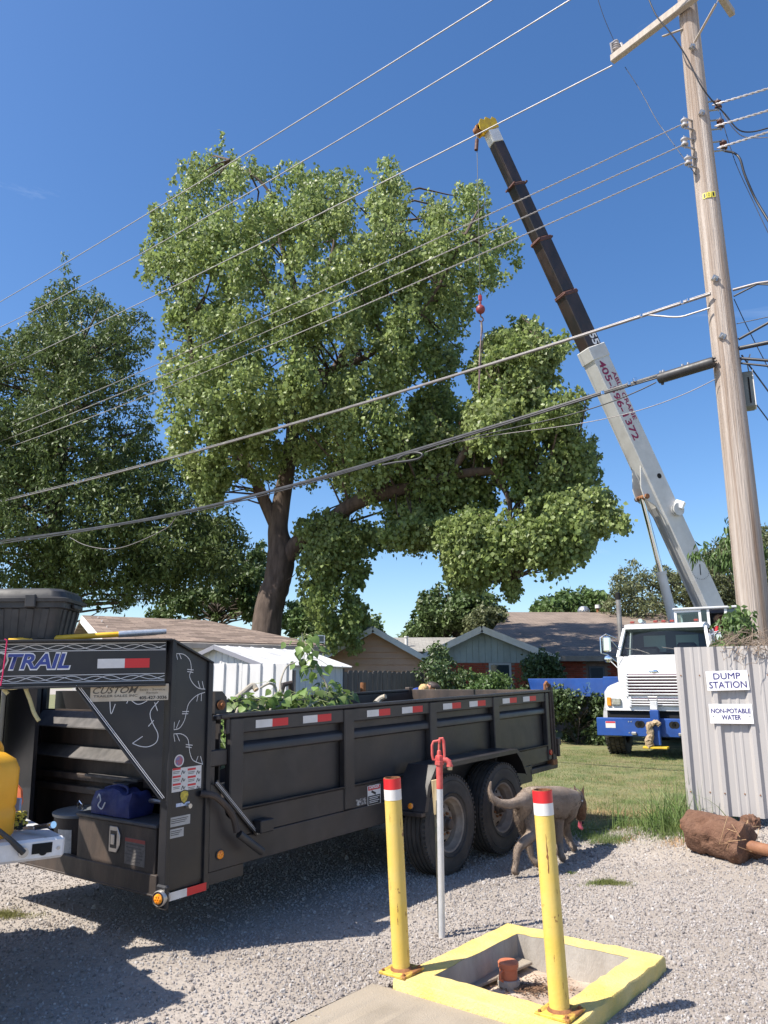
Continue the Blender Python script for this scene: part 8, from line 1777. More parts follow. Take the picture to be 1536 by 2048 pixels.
# coil of spare fibre in the bundle
lp = [(795, 918), (812, 908), (832, 905), (845, 909), (838, 917), (815, 922), (790, 925), (765, 930)]
pl_ = [wire_pts([(x, y)], None, None, V((PX - 0.1, PY - 0.2, 0)), n=1)[0] for x, y in lp]
wire('cable_loop', [V(q) for q in smooth_pts([tuple(p) for p in pl_], 4)], 0.02, Mt['cable'], 'tight loop of spare cable tied under the black bundle', 'cable')
lp = [(140, 1075), (170, 1090), (215, 1098), (260, 1090), (330, 1058), (352, 1035)]
pl_ = [wire_pts([(x, y)], None, None, V((PX - 0.1, PY - 0.2, 0)), n=1)[0] for x, y in lp]
wire('loose_wire', [V(q) for q in smooth_pts([tuple(p) for p in pl_], 5)], 0.009, Mt['cableg'], 'loose grey wire sagging under the bundle in front of the oak tree', 'wire')
# splice closure
c0_, c1_ = wire_pts([(1316, 758)], None, None, V((PX - 0.1, PY - 0.2, 0)), n=1)[0], wire_pts([(1428, 724)], None, None, V((PX - 0.1, PY - 0.2, 0)), n=1)[0]
t = empty('splice_closure', c0_, (0, 0, 0), 'fat black splice closure hanging on the cable bundle beside the pole', 'splice closure')
dd_ = c1_ - c0_; L_ = dd_.length
bm = B(); lathe(bm, [(0, 0), (0.05, 0.0), (0.07, 0.012), (0.074, 0.03), (0.074, L_ - 0.03), (0.066, L_), (0, L_)], (0, 0, 0), dd_, 26); fin(bm, 'case', Mt['blackplastic'], t)
bm = B(); cyl(bm, (0.05, -0.02, -0.09), (0.05, -0.02, -0.065), 0.02, n=14); fin(bm, 'plug', Mt['blackplastic'], t)
for f in (0.05, 0.10, 0.45, 0.55):
    p = dd_ * f + V((0, -0.02, 0.082)); bm = B(); box(bm, p, (0.035, 0.03, 0.035)); fin(bm, 'clamp', Mt['steel'], t, bevel=0.006)
for (px, py), lab in zip(((1283, 632), (1364, 606), (1377, 601)), ('shiny clamp on the grey telephone cable farthest from the pole', 'shiny clamp on the grey telephone cable, left of the pair near the pole', 'shiny clamp on the grey telephone cable nearest the pole')):
    p = wire_pts([(px, py)], None, None, V((PX - 0.1, PY - 0.22, 0)), n=1)[0]; bm = B(); box(bm, (0, 0, 0.01), (0.05, 0.03, 0.05)); tag(fin(bm, 'cable_clamp', Mt['chrome'], None, loc=p, bevel=0.006), lab, 'clamp', 'clamps on the telephone cable')
for (px, py), lab in zip(((1270, 760), (1258, 767), (1205, 786)), ('shiny clamp on the black cable bundle nearest the splice closure', 'shiny clamp on the black cable bundle, second from the splice closure', 'shiny clamp on the black cable bundle in front of the crane boom')):
    p = wire_pts([(px, py)], None, None, V((PX - 0.1, PY - 0.22, 0)), n=1)[0]; bm = B(); box(bm, (0, 0, 0.0), (0.05, 0.04, 0.06)); tag(fin(bm, 'cable_clamp', Mt['chrome'], None, loc=p, bevel=0.006), lab, 'clamp', 'clamps on the black bundle')
p = [wire_pts([(x, y)], None, None, V((PX - 0.1, PY - 0.2, 0)), n=1)[0] for x, y in ((1295, 630), (1320, 632), (1345, 634), (1365, 633), (1385, 627), (1420, 616))]
wire('jumper_cable', [V(q) for q in smooth_pts([tuple(x) for x in p], 4)], 0.013, Mt['alu'], 'silver cable tail dipping from the telephone cable to the pole', 'cable')
# right of the pole
bR = V((PX + 0.15, PY - 0.1, 0))
for k, (pp, m, r_, lab) in enumerate((([(1440, 206), (1536, 177)], Mt['alu'], 0.010, 'upper twisted wire right of the pole'), ([(1446, 248), (1536, 221)], Mt['alu'], 0.010, 'middle twisted wire right of the pole'), ([(1452, 291), (1536, 264)], Mt['alu'], 0.010, 'lower twisted wire right of the pole'),
        ([(1466, 580), (1500, 570), (1536, 563)], Mt['cableg'], 0.02, 'grey cable leaving the pole to the right at mid height'), ([(1468, 592), (1495, 575), (1536, 566)], Mt['cable'], 0.012, 'black cable hugging the grey cable right of the pole'), ([(1482, 676), (1536, 646)], Mt['cable'], 0.018, 'black cable slanting up to the right from the pole'), ([(1482, 696), (1536, 685)], Mt['cable'], 0.03, 'thick black cable right of the pole'), ([(1485, 717), (1536, 721)], Mt['cable'], 0.02, 'black cable level with the top of the terminal box'), ([(1487, 727), (1536, 732)], Mt['cable'], 0.014, 'lower black cable just above the terminal box'), ([(1490, 644), (1536, 634)], Mt['cable'], 0.006, 'hair thin black wire right of the pole'))):
    wire('power_line' if k < 3 else 'telephone_cable', wire_pts(pp, 0.0, -4.0, bR, n=14), r_, m, lab, 'power line' if k < 3 else 'cable', twist=0.16 if k < 3 else 0)
def vline(name, pxy, Ys, r_, m, lab):
    return wire(name, [V(q) for q in smooth_pts([tuple(at(x, y, Y)) for (x, y), Y in zip(pxy, Ys)], 5)], r_, m, lab, 'wire')
vline('jumper_wire', [(1290, -20), (1312, 30), (1340, 65), (1372, 112), (1400, 168), (1425, 202), (1450, 228), (1475, 258), (1500, 264), (1536, 256), (1580, 240)], [9.4, 9.35, 9.3, 9.3, 9.3, 9.35, 9.4, 9.4, 9.4, 9.3, 9.2], 0.010, Mt['cable'], 'black jumper running down across the crossarm and pole')
vline('jumper_wire', [(1440, 215), (1452, 236), (1468, 258), (1490, 274), (1536, 275), (1580, 270)], [9.4, 9.4, 9.4, 9.4, 9.3, 9.2], 0.006, Mt['cableg'], 'thin grey jumper curving right below the black one')
vline('guy_wire', [(1190, -20), (1208, 35), (1229, 84)], [10.4, 10.45, 10.5], 0.005, Mt['cable'], 'thin wire dropping from above to the crossarm insulator')
vline('jumper_wire', [(1250, 134), (1280, 180), (1310, 235), (1328, 262), (1352, 295), (1374, 326), (1392, 350)], [10.4, 10.3, 10.1, 10.0, 9.8, 9.6, 9.55], 0.005, Mt['cable'], 'thin wire running from the crossarm insulator down to the brackets')
vline('drop_cable', [(1450, 302), (1468, 306), (1480, 318), (1488, 345), (1498, 370), (1512, 400), (1536, 440), (1560, 480)], [9.5, 9.45, 9.4, 9.4, 9.4, 9.4, 9.3, 9.2], 0.016, Mt['cable'], 'heavy black drop cable bending down right of the pole')
vline('drop_cable', [(1440, 225), (1456, 280), (1475, 335), (1505, 400), (1536, 465), (1560, 510)], [9.5, 9.5, 9.5, 9.5, 9.4, 9.4], 0.005, Mt['cable'], 'thin straight drop wire beside the heavy black drop cable')
vline('guy_wire', [(1468, 598), (1490, 645), (1510, 685), (1536, 735), (1560, 780)], [9.6, 9.6, 9.6, 9.6, 9.6], 0.006, Mt['cable'], 'guy wire slanting down right from the middle of the pole')
vline('guy_wire', [(1483, 710), (1500, 733), (1536, 782), (1570, 830)], [9.6, 9.6, 9.6, 9.6], 0.010, Mt['cable'], 'thick guy wire passing behind the terminal box')
vline('guy_wire', [(1512, 808), (1536, 840), (1560, 872)], [9.6, 9.6, 9.6], 0.008, Mt['cable'], 'wire slanting down below the terminal box')
# ------------------------------------------------------------------ uprooted post in its clay plug, clods and weeds
A_, B_ = gnd(1378, 1690, 0.16), gnd(1488, 1712, 0.12)
A_ = at(1380, 1655, 7.28); B_ = at(1490, 1690, 6.87)
t = empty('uprooted_post', A_, (0, 0, 0), 'uprooted rusty pipe post lying in a thick plug of red clay by the fence', 'post')
ax = (B_ - A_); L_ = ax.length; axn = ax.normalized(); s_, t_, _ = frame_of(axn)
from mathutils import noise as mn
bm = B(); n, mseg = 40, 22; prev = None; rows = []
for j in range(mseg + 1):
    f = j / mseg; rr = 0.155 if 0 < j < mseg else 0.0; ring = []
    rb = 0.165 + 0.012 * f
    if j in (0, mseg): rb *= 0.05
    elif j in (1, mseg - 1): rb *= 0.93
    for k in range(n):
        a = 2 * math.pi * k / n; p = axn * (-0.02 + f * (L_ + 0.06)) + s_ * (rb * math.cos(a)) + t_ * (rb * math.sin(a)); nn_ = (s_ * math.cos(a) + t_ * math.sin(a))
        dsp = mn.fractal(p * 7, 0.9, 2.2, 5) * 0.026 + (abs(mn.noise(p * 16)) - 0.2) * 0.014 - 0.03 * max(0, 0.12 - abs(mn.noise(p * 5 + V((3, 3, 3))))) * 8; ring.append(bm.verts.new(p + nn_ * dsp + axn * mn.noise(p * 9 + V((5, 1, 2))) * 0.03))
    rows.append(ring)
for a, b in zip(rows, rows[1:]):
    for k in range(n): bm.faces.new((a[k], a[(k + 1) % n], b[(k + 1) % n], b[k]))
bm.faces.new(list(reversed(rows[0]))); bm.faces.new(rows[-1]); fin(bm, 'clay_plug', Mt['redclay'], t, smooth=60)
bm = B(); cyl(bm, axn * -0.07, axn * 0.0, 0.042, n=16); cyl(bm, axn * (L_ + 0.0), axn * (L_ + 0.62) + V((0.10, 0.0, 0.03)), 0.048, n=16); fin(bm, 'pipe', mat('rust_brown_pipe', (0.20, 0.085, 0.045), (0.30, 0.14, 0.07), 9, 0.75), t)
bm = B(); cyl(bm, axn * -0.074, axn * -0.07, 0.04, n=16); fin(bm, 'pipe_cap', mat('ochre_rust', (0.36, 0.16, 0.05), rough=0.8), t)
random.seed(8)
bm = B()
for k in range(22):
    a = random.uniform(0, 6.28); p = axn * (L_ * random.uniform(0.85, 1.05)) + (s_ * math.cos(a) + t_ * math.sin(a)) * 0.18; tube(bm, [p, p + V((random.gauss(0, .03), random.gauss(0, .03), random.gauss(0, .04))), p + V((random.gauss(0, .06), random.gauss(0, .05), random.gauss(0, .07)))], 0.002, 4)
tag(fin(bm, 'roots', Mt['straw'], t), kind='stuff')
def clod(c, r, label, sq=(1, 1, 0.75)):
    bm = B(); bmesh.ops.create_icosphere(bm, subdivisions=4, radius=1)
    for v in bm.verts:
        p = v.co.copy(); v.co = V((p.x * sq[0], p.y * sq[1], p.z * sq[2])) * r * (1 + 0.35 * mn.fractal(p * 2.2 + V(c), 0.8, 2.2, 5) + 0.16 * abs(mn.noise(p * 7)))
    tag(fin(bm, 'clay_clod', Mt['redclay'], None, loc=c, smooth=60), label, 'clod')
q = gnd(1506, 1727, 0.06); clod((q.x, q.y, float(ground_z(q.x, q.y)) + 0.045), 0.10, 'crumbly red clay clod lying below the uprooted pipe', (1.15, 0.8, 0.7))
q = gnd(1512, 1668, 0.2); clod((q.x, q.y + 0.1, ground_z(q.x, q.y + 0.1) + 0.03), 0.09, 'dark clay lump behind the uprooted pipe', (0.9, 0.8, 0.9))
random.seed(9)
wx, wy = [], []
for k in range(1500):
    q = gnd(random.gauss(1330, 32), 1655 + random.gauss(0, 7), 0.12); wx.append(q.x); wy.append(q.y)
def weeds(cx_, cy_, sd, n, hmin, hmax, wd, lean, label, sdy=None):
    x = rng.normal(cx_, sd, n); y = rng.normal(cy_, sdy or sd, n); o = (cx_, cy_, float(ground_z(cx_, cy_)))
    ob = blades('weed_clump', x, y, hmin, hmax, wd, Mt['weed'], lean, None, 5, 0.75, origin=o); ob.location = o; tag(ob, label, 'weeds')
g1 = gnd(1345, 1655, 0.16); g2 = gnd(1240, 1640, 0.10)
weeds(g1.x, g1.y, 0.13, 420, 0.15, 0.60, 0.011, 1.0, 'tall arching green weeds against the left edge of the ribbed fence', 0.2)
weeds(g2.x, g2.y, 0.07, 60, 0.15, 0.40, 0.011, 1.0, 'small tuft of tall grass standing alone left of the fence weeds')
weeds(gnd(1290, 1640, .12).x, gnd(1290, 1640, .12).y, 0.2, 220, 0.05, 0.22, 0.009, 1.1, 'low spreading grass between the lone tuft and the fence weeds', 0.12)
weeds(gnd(1470, 1640, .25).x, gnd(1470, 1640, .25).y + 0.15, 0.12, 60, 0.08, 0.22, 0.010, 1.0, 'few weeds growing behind the clay plug at the fence foot')
def strew(name, n, m, pxs, spread, hm=(0.01, 0.05), wd=0.006):
    xs_, ys_ = [], []
    for k in range(n):
        px, py = random.choice(pxs); q = gnd(px + random.gauss(0, spread), py + random.gauss(0, spread * 0.18), 0.08); xs_.append(q.x); ys_.append(q.y)
    blades(name, np.array(xs_), np.array(ys_), hm[0], hm[1], wd, m, 1.2, 'stuff')
strew('dry_grass', 1400, Mt['straw'], [(1350, 1690), (1255, 1668), (1170, 1560), (1210, 1560), (1380, 1695)], 16)
strew('cut_grass', 4200, Mt['weed'], [(1230, 1668), (1300, 1660), (1340, 1675), (1200, 1665), (1370, 1680), (1180, 1655)], 22, (0.02, 0.09), 0.005)
# ------------------------------------------------------------------ dog and people
def skin(name, joints, edges, m, parent=None, root=0, sub=2, loc=None):
    me = bpy.data.meshes.new(name); me.from_pydata([j[:3] for j in joints], edges, []); o = bpy.data.objects.new(name, me); C.objects.link(o)
    md = o.modifiers.new('skin', 'SKIN'); md.use_smooth_shade = True
    sv = me.skin_vertices[0].data
    for i, j in enumerate(joints):
        r = j[3]; sv[i].radius = (r, r) if not isinstance(r, tuple) else r
        sv[i].use_root = (i == root)
    s = o.modifiers.new('sub', 'SUBSURF'); s.levels = sub; s.render_levels = sub
    bpy.context.view_layer.update()
    ev = o.evaluated_get(bpy.context.evaluated_depsgraph_get()); me2 = bpy.data.meshes.new_from_object(ev)
    bpy.data.objects.remove(o); me2.name = name
    for p in me2.polygons: p.use_smooth = True
    me2.materials.clear(); return new_obj(name, me2, m, parent, loc)
# --- dog
dm = bpy.data.materials.new('dog_coat'); dm.use_nodes = True; t_ = dm.node_tree; bs_ = t_.nodes['Principled BSDF']; N = t_.nodes.new; K = t_.links.new
Mt['dog'] = mat('grey_tan_coat', (0.205, 0.155, 0.12), (0.32, 0.255, 0.205), 4, 0.75, dirt=(0.12, 0.08, 0.055), dscale=3.0, damt=0.5, bump=0.5, bscale=90, stretch=(1, 1, 0.6), spec=0.3)
Mt['doghead'] = mat('brown_head_coat', (0.13, 0.07, 0.045), (0.19, 0.11, 0.07), 14, 0.65, bump=0.25, bscale=90, spec=0.3)
paws = {'hr': gnd(1028, 1756), 'hl': gnd(1073, 1739), 'fr': gnd(1124, 1727), 'fl': gnd(1147, 1706)}
og = V((1.3, 7.15, 0))
J = []; Ed = []
def j(p, r): J.append((*(V(p) - og), r)); return len(J) - 1
def chain(idx, *pr):
    last = idx
    for p, r in pr: k = j(p, r); Ed.append((last, k)); last = k
    return last
pel = j(at(1066, 1599, 7.0), (0.122, 0.125))
mid = chain(pel, (at(1083, 1600, 7.18), (0.125, 0.125)))
che = chain(mid, (at(1110, 1606, 7.42), (0.15, 0.165)))
sho = chain(che, (at(1130, 1601, 7.62), (0.125, 0.135)))
nk = chain(sho, (at(1145, 1597, 7.76), (0.09, 0.095)))
rump = chain(pel, (at(1047, 1600, 6.85), (0.085, 0.09)))
hd = chain(nk, (at(1155, 1601, 7.84), (0.088, 0.092)), (at(1159, 1614, 7.90), (0.078, 0.08)), (at(1162, 1630, 7.94), (0.054, 0.058)), (at(1163, 1642, 7.96), (0.042, 0.044)))
Yh = paws['hr'].y
chain(pel, (at(1064, 1640, 6.92), (0.085, 0.10)), (at(1066, 1668, 6.93), (0.056, 0.066)), (at(1048, 1684, 6.80), (0.042, 0.046)), (at(1034, 1699, 6.74), (0.034, 0.036)), (at(1032, 1728, 6.74), (0.026, 0.026)), (V(paws['hr']) + V((0, 0, 0.05)), (0.027, 0.025)), (V(paws['hr']) + V((0.035, 0.05, 0.026)), (0.036, 0.024)))
chain(rump, (at(1042, 1632, 6.98), (0.075, 0.09)), (at(1050, 1662, 7.05), (0.05, 0.055)), (at(1058, 1690, 7.02), (0.034, 0.036)), (at(1064, 1716, 7.03), (0.026, 0.026)), (V(paws['hl']) + V((0, 0, 0.055)), (0.027, 0.025)), (V(paws['hl']) + V((0.03, 0.045, 0.027)), (0.035, 0.024)))
chain(che, (at(1115, 1636, 7.38), (0.07, 0.085)), (at(1116, 1658, 7.36), (0.048, 0.052)), (at(1119, 1690, 7.38), (0.034, 0.034)), (V(paws['fr']) + V((0, 0, 0.05)), (0.028, 0.027)), (V(paws['fr']) + V((0.03, 0.045, 0.026)), (0.037, 0.024)))
chain(sho, (at(1127, 1640, 7.66), (0.06, 0.07)), (at(1133, 1664, 7.72), (0.042, 0.044)), (at(1141, 1686, 7.72), (0.032, 0.032)), (V(paws['fl']) + V((0, 0, 0.055)), (0.028, 0.027)), (V(paws['fl']) + V((0.03, 0.045, 0.027)), (0.036, 0.024)))
chain(rump, (at(1038, 1604, 6.78), (0.048, 0.048)), (at(1020, 1609, 6.72), (0.041, 0.041)), (at(998, 1606, 6.68), (0.035, 0.035)), (at(984, 1595, 6.66), (0.028, 0.028)), (at(979, 1580, 6.66), (0.020, 0.020)), (at(982, 1562, 6.66), (0.008, 0.008)))
dg = empty('dog', og, (0, 0, 0), 'large grey tan dog with a brown head walking away past the trailer wheels', 'dog')
db = skin('body', J, Ed, Mt['dog'], dg, root=0)
hm = db.data; hm.materials.append(Mt['doghead']); hp = at(1151, 1598, 7.80) - og; dirh = (at(1163, 1643, 7.99) - og - hp).normalized()
for p in hm.polygons:
    c = p.center; d_ = (c - hp).dot(dirh); tail = (c - (at(1010, 1606, 6.7) - og)).length < 0.0
    if d_ > 0.0 and c.x > (at(1140, 1600, 7.8) - og).x and c.z > 0.25: p.material_index = 1
# short fur over the body
def fur(ob, n, ln, m):
    me = ob.data; me.calc_loop_triangles(); vv = np.array([v.co[:] for v in me.vertices]); tt = np.array([t.vertices[:] for t in me.loop_triangles]); mi = np.array([t.material_index for t in me.loop_triangles])
    a, b, c = vv[tt[:, 0]], vv[tt[:, 1]], vv[tt[:, 2]]; nn = np.cross(b - a, c - a); ar = np.linalg.norm(nn, axis=1); k = rng.choice(len(tt), n, p=ar / ar.sum()); u, w_ = rng.random((2, n)); f = u + w_ > 1; u[f], w_[f] = 1 - u[f], 1 - w_[f]
    p = a[k] + (b - a)[k] * u[:, None] + (c - a)[k] * w_[:, None]; nr = nn[k] / ar[k][:, None]
    d = nr * 0.35 + np.array([-0.55, -0.65, -0.5]) + rng.normal(size=(n, 3)) * 0.25; d /= np.linalg.norm(d, axis=1)[:, None]; s = np.cross(d, nr); s /= np.linalg.norm(s, axis=1)[:, None] + 1e-6
    L_ = ln * rng.uniform(0.6, 1.3, n)[:, None]; v = np.stack([p - s * 0.0016, p + s * 0.0016, p + d * L_], 1).reshape(-1, 3)
    o = np_obj('fur', v, np.arange(3 * n).reshape(n, 3), m, dg); o.data.materials.append(Mt['doghead']); o.data.polygons.foreach_set('material_index', mi[k].astype(np.int32)); tag(o, kind='stuff')
fur(db, 26000, 0.016, Mt['dog'])
def ear(px, py, Y, w_, h_, lean):
    bm = B(); o = at(px, py, Y) - og; a = [bm.verts.new(o + V(v)) for v in ((-w_, 0.0, 0), (w_, 0.02, 0.0), (lean, 0.03, h_), (0.0, 0.035, h_ * 0.3))]
    bm.faces.new((a[0], a[1], a[3])); bm.faces.new((a[1], a[2], a[3])); bm.faces.new((a[2], a[0], a[3])); bm.faces.new((a[0], a[2], a[1])); fin(bm, 'ear', Mt['doghead'], dg, smooth=10)
ear(1163, 1598, 7.86, 0.035, 0.12, 0.035); ear(1153, 1592, 7.90, 0.035, 0.10, -0.01)
bm = B(); c = at(1160, 1652, 7.99) - og; tube(bm, [at(1160, 1641, 7.97) - og, c, c + V((0.012, -0.01, -0.025)), c + V((0.01, -0.01, -0.035))], [0.014, 0.022, 0.020, 0.008], 10); fin(bm, 'tongue', mat('pink_tongue', (0.50, 0.10, 0.14), rough=0.35), dg, smooth=60)
bm = B(); bmesh.ops.create_uvsphere(bm, u_segments=12, v_segments=8, radius=0.016, matrix=M4.Translation(at(1166, 1645, 8.0) - og)); fin(bm, 'nose', Mt['blackplastic'], dg)
nkp, nkd = at(1147, 1597.5, 7.78) - og, (at(1156, 1599, 7.86) - at(1140, 1598, 7.70)).normalized()
bm = B(); lathe(bm, [(0.097, -0.014), (0.101, -0.012), (0.101, 0.012), (0.097, 0.014)], nkp, nkd, 28); o = fin(bm, 'collar', mat('dark_collar', (0.05, 0.03, 0.03), rough=0.6), dg); bm = B(); bmesh.ops.create_uvsphere(bm, u_segments=10, v_segments=6, radius=0.010, matrix=M4.Translation(nkp + V((0.06, -0.085, -0.01)))); fin(bm, 'collar_tag', Mt['steel'], o)
for (a, b) in (((1169, 1612), 7.96), ((1158, 1614), 7.90)):
    bm = B(); bmesh.ops.create_uvsphere(bm, u_segments=8, v_segments=6, radius=0.010, matrix=M4.Translation(at(*a, b - 0.06) - og)); fin(bm, 'eye', Mt['darkhole'], dg)

# --- people
Mt['skin'] = mat('tanned_skin', (0.50, 0.27, 0.18), (0.42, 0.21, 0.13), 9, 0.55, spec=0.4)
def person(loc, rz, label, pose, shirt, pants, hair, cap=None, skin_m=None):
    sm_ = skin_m or Mt['skin']; t = empty('person', loc, (0, 0, rz), label, 'person'); J2 = []; E2 = []
    def jj(p, r, par=None):
        J2.append((*p, r)); k = len(J2) - 1
        if par is not None: E2.append((par, k))
        return k
    P = pose; pv = jj(P['pelvis'], (0.155, 0.11)); sp = jj(P['waist'], (0.145, 0.10), pv); ch = jj(P['chest'], (0.175, 0.115), sp); nk_ = jj(P['neck'], (0.062, 0.062), ch)
    h1 = jj(P['head'], (0.082, 0.098), nk_); h2 = jj(P['crown'], (0.068, 0.08), h1)
    for s in ('l', 'r'):
        a = jj(P['sh' + s], 0.065, ch); e_ = jj(P['el' + s], 0.046, a); w_ = jj(P['wr' + s], 0.030, e_)
        d = (V(P['wr' + s]) - V(P['el' + s])).normalized(); pm = V(P['wr' + s]) + d * 0.05; k = jj(pm, (0.036, 0.022), w_); sd = d.cross(V((0.3, 0.5, 0.8))).normalized(); up_ = sd.cross(d)
        for f in range(4):
            b0 = pm + d * 0.025 + sd * (-0.028 + 0.019 * f); l_ = (0.062, 0.075, 0.070, 0.055)[f]; q1 = jj(b0, 0.0095, k); q2 = jj(b0 + d * l_ * 0.55 - up_ * 0.006, 0.0085, q1); jj(b0 + d * l_ - up_ * 0.024, 0.0075, q2)
        b0 = V(P['wr' + s]) + d * 0.03 + sd * -0.034; q1 = jj(b0, 0.011, w_); jj(b0 + d * 0.035 - sd * 0.022, 0.009, q1)
        hp_ = jj(P['hp' + s], 0.095, pv); kn = jj(P['kn' + s], 0.062, hp_); an = jj(P['an' + s], 0.042, kn); jj(V(P['an' + s]) + V((0, -0.14, -0.045)), (0.042, 0.03), an)
    skin('body', J2, E2, sm_, t, root=0)
    # shirt, trousers
    S = []; ES = []
    def sj(p, r, par=None):
        S.append((*p, r)); k = len(S) - 1
        if par is not None: ES.append((par, k))
        return k
    a0 = sj(V(P['pelvis']) + V((0, 0, 0.03)), (0.178, 0.132)); a1 = sj(P['waist'], (0.17, 0.125), a0); a2 = sj(P['chest'], (0.20, 0.14), a1); sj(V(P['chest']).lerp(V(P['neck']), 0.45), (0.10, 0.09), a2)
    for s in ('l', 'r'): q = sj(P['sh' + s], 0.083, a2); sj(V(P['sh' + s]).lerp(V(P['el' + s]), 0.72), 0.068, q)
    skin('shirt', S, ES, shirt, t, root=0)
    S.clear(); ES.clear(); a0 = sj(P['pelvis'], (0.172, 0.128))
    for s in ('l', 'r'): q = sj(P['hp' + s], 0.112, a0); q = sj(P['kn' + s], 0.078, q); sj(V(P['an' + s]) + V((0, 0, 0.03)), 0.07, q)
    skin('trousers', S, ES, pants, t, root=0)
    for s in ('l', 'r'):
        f = V(P['an' + s]); bm = B(); tube(bm, [f + V((0, 0.05, -0.05)), f + V((0, -0.03, -0.045)), f + V((0, -0.11, -0.055)), f + V((0, -0.17, -0.065))], [0.045, 0.05, 0.048, 0.03], 10); fin(bm, 'shoe', Mt['blackplastic'], t)
    fwd = V(P.get('face', (0, -1, 0))).normalized(); hc = V(P['head']); up_ = (V(P['crown']) - hc).normalized(); sd = fwd.cross(up_)
    for s in (-1, 1):
        bm = B(); bmesh.ops.create_uvsphere(bm, u_segments=8, v_segments=6, radius=0.012, matrix=M4.Translation(hc + fwd * 0.090 + sd * 0.032 * s + up_ * 0.02)); fin(bm, 'eye', Mt['darkhole'], t)
        bm = B(); bmesh.ops.create_uvsphere(bm, u_segments=8, v_segments=6, radius=0.03, matrix=M4.Translation(hc + sd * 0.085 * s) @ M4.Diagonal((0.5, 0.7, 1.1, 1))); fin(bm, 'ear', sm_, t)
    bm = B(); tube(bm, [hc + fwd * 0.085 + up_ * 0.03, hc + fwd * 0.118 - up_ * 0.012, hc + fwd * 0.09 - up_ * 0.02], [0.010, 0.017, 0.010], 8); fin(bm, 'nose', sm_, t)
    bm = B(); bar(bm, hc + fwd * 0.090 - up_ * 0.045 - sd * 0.024, hc + fwd * 0.090 - up_ * 0.045 + sd * 0.024, 0.012, 0.008); fin(bm, 'mouth', mat('lips', (0.35, 0.12, 0.10), rough=0.5), t)
    random.seed(len(label)); bm = B(); bmesh.ops.create_icosphere(bm, subdivisions=3, radius=1)
    R3 = M4((sd, -fwd, up_)).transposed()
    for v in bm.verts:
        p = v.co.copy(); k = 1 + 0.12 * mn.noise(p * 6); front_ = max(0, -p.y); zc = p.z if p.z > -0.35 else -0.35; zc = max(zc, -0.35 + 0.75 * front_)
        v.co = hc + up_ * 0.045 + R3 @ (V((p.x * 0.098, p.y * 0.112, zc * 0.105)) * k)
    if hair: fin(bm, 'hair' if not cap else 'cap', cap or hair, t, smooth=60)
    else: bm.free()
    if cap:
        bm = B(); prism(bm, [(-0.075, 0), (0.075, 0), (0.06, 0.08), (0, 0.10), (-0.06, 0.08)], hc + fwd * 0.09 + up_ * 0.075, sd, fwd, up_, 0.012); fin(bm, 'cap_brim', cap, t)
    return t
stand = dict(pelvis=(0, 0, 0.95), waist=(0, 0, 1.10), chest=(0, 0.0, 1.30), neck=(0, -0.01, 1.46), head=(0, -0.03, 1.58), crown=(0, -0.02, 1.65), shl=(0.19, 0, 1.38), shr=(-0.19, 0, 1.38), ell=(0.24, 0.03, 1.10), elr=(-0.24, 0.03, 1.10), wrl=(0.24, -0.08, 0.87), wrr=(-0.24, -0.08, 0.87), hpl=(0.10, 0, 0.88), hpr=(-0.10, 0, 0.88), knl=(0.11, -0.03, 0.50), knr=(-0.11, -0.02, 0.50), anl=(0.11, 0.0, 0.10), anr=(-0.11, 0, 0.10))
blond = mat('curly_blond_hair', (0.45, 0.27, 0.10), (0.62, 0.44, 0.22), 30, 0.7, bump=1.5, bscale=50); dark = mat('dark_hair', (0.03, 0.02, 0.018), (0.05, 0.035, 0.03), 20, 0.6)
denim = mat('denim', (0.05, 0.07, 0.14), (0.07, 0.09, 0.17), 20, 0.85); navy = mat('blue_shirt', (0.015, 0.04, 0.22), (0.02, 0.05, 0.26), 8, 0.8); redc = mat('red_shirt', (0.42, 0.015, 0.025), (0.36, 0.012, 0.02), 8, 0.8); blk = mat('black_shirt', (0.015, 0.015, 0.016), rough=0.8, rvar=0)
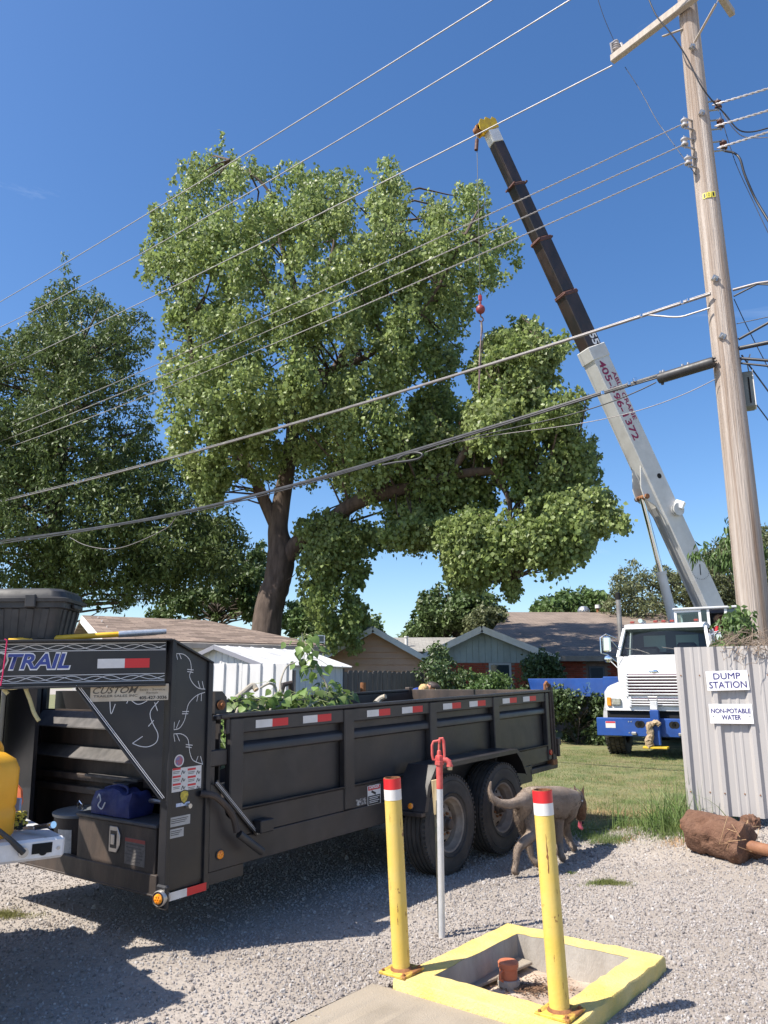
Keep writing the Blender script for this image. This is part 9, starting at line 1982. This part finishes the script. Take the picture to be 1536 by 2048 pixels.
p = at(847, 1372, 12.6); gzv = float(ground_z(p.x, p.y)); o = person((p.x, p.y, gzv + (p.z - 1.67 - gzv) * 1.0 if p.z - 1.67 > gzv - 0.02 else gzv), R(170), 'person with curly blond hair whose head shows above the trailer side', stand, mat('green_shirt', (0.10, 0.16, 0.08), rough=0.85), denim, blond); o.scale = (0.87, 0.87, 0.87)
bent = dict(stand); bent.update(waist=(0, -0.06, 1.08), chest=(0, -0.24, 1.20), neck=(0, -0.40, 1.27), head=(0, -0.50, 1.32), crown=(0, -0.57, 1.34), shl=(0.18, -0.28, 1.24), shr=(-0.18, -0.28, 1.24), ell=(0.22, -0.36, 0.97), elr=(-0.22, -0.36, 0.97), wrl=(0.2, -0.50, 0.80), wrr=(-0.2, -0.5, 0.80), face=(0, -0.7, -0.7))
p = at(818, 1370, 14.0); gzv = float(ground_z(p.x, p.y)); person((p.x - 0.1, p.y, gzv + 0.10), R(75), 'person in a blue shirt bending over behind the trailer', bent, navy, denim, dark)
op = dict(stand); op.update(ell=(0.34, -0.12, 1.46), wrl=(0.13, -0.20, 1.66), elr=(-0.26, -0.06, 1.12), wrr=(-0.15, -0.25, 1.02), hpl=(0.10, 0, 0.88), hpr=(-0.10, 0, 0.88), knl=(0.11, -0.03, 0.62), knr=(-0.11, -0.02, 0.62), anl=(0.11, 0.05, 0.34), anr=(-0.11, 0.05, 0.34), face=(-0.2, -1, 0.3))
OPz = OP.z - 1.33
person((OP.x, OP.y, OPz), R(52), 'person in a red shirt and cap shading the eyes in the crane operator cab', op, redc, denim, dark, cap=mat('tan_cap', (0.36, 0.22, 0.14), rough=0.8))
clm = dict(stand); clm.update(ell=(0.36, -0.22, 1.40), wrl=(0.32, -0.36, 1.62), elr=(-0.35, -0.20, 1.42), wrr=(-0.28, -0.38, 1.60), knl=(0.16, -0.25, 0.62), knr=(-0.14, -0.10, 0.52), anl=(0.15, 0.0, 0.25))
p = at(902, 866, 22.2); person((p.x, p.y, p.z - 1.55), R(-10), 'person in black clothes and helmet climbing inside the cottonwood crown', clm, blk, blk, dark, cap=mat('pale_helmet', (0.5, 0.5, 0.5), rough=0.4))
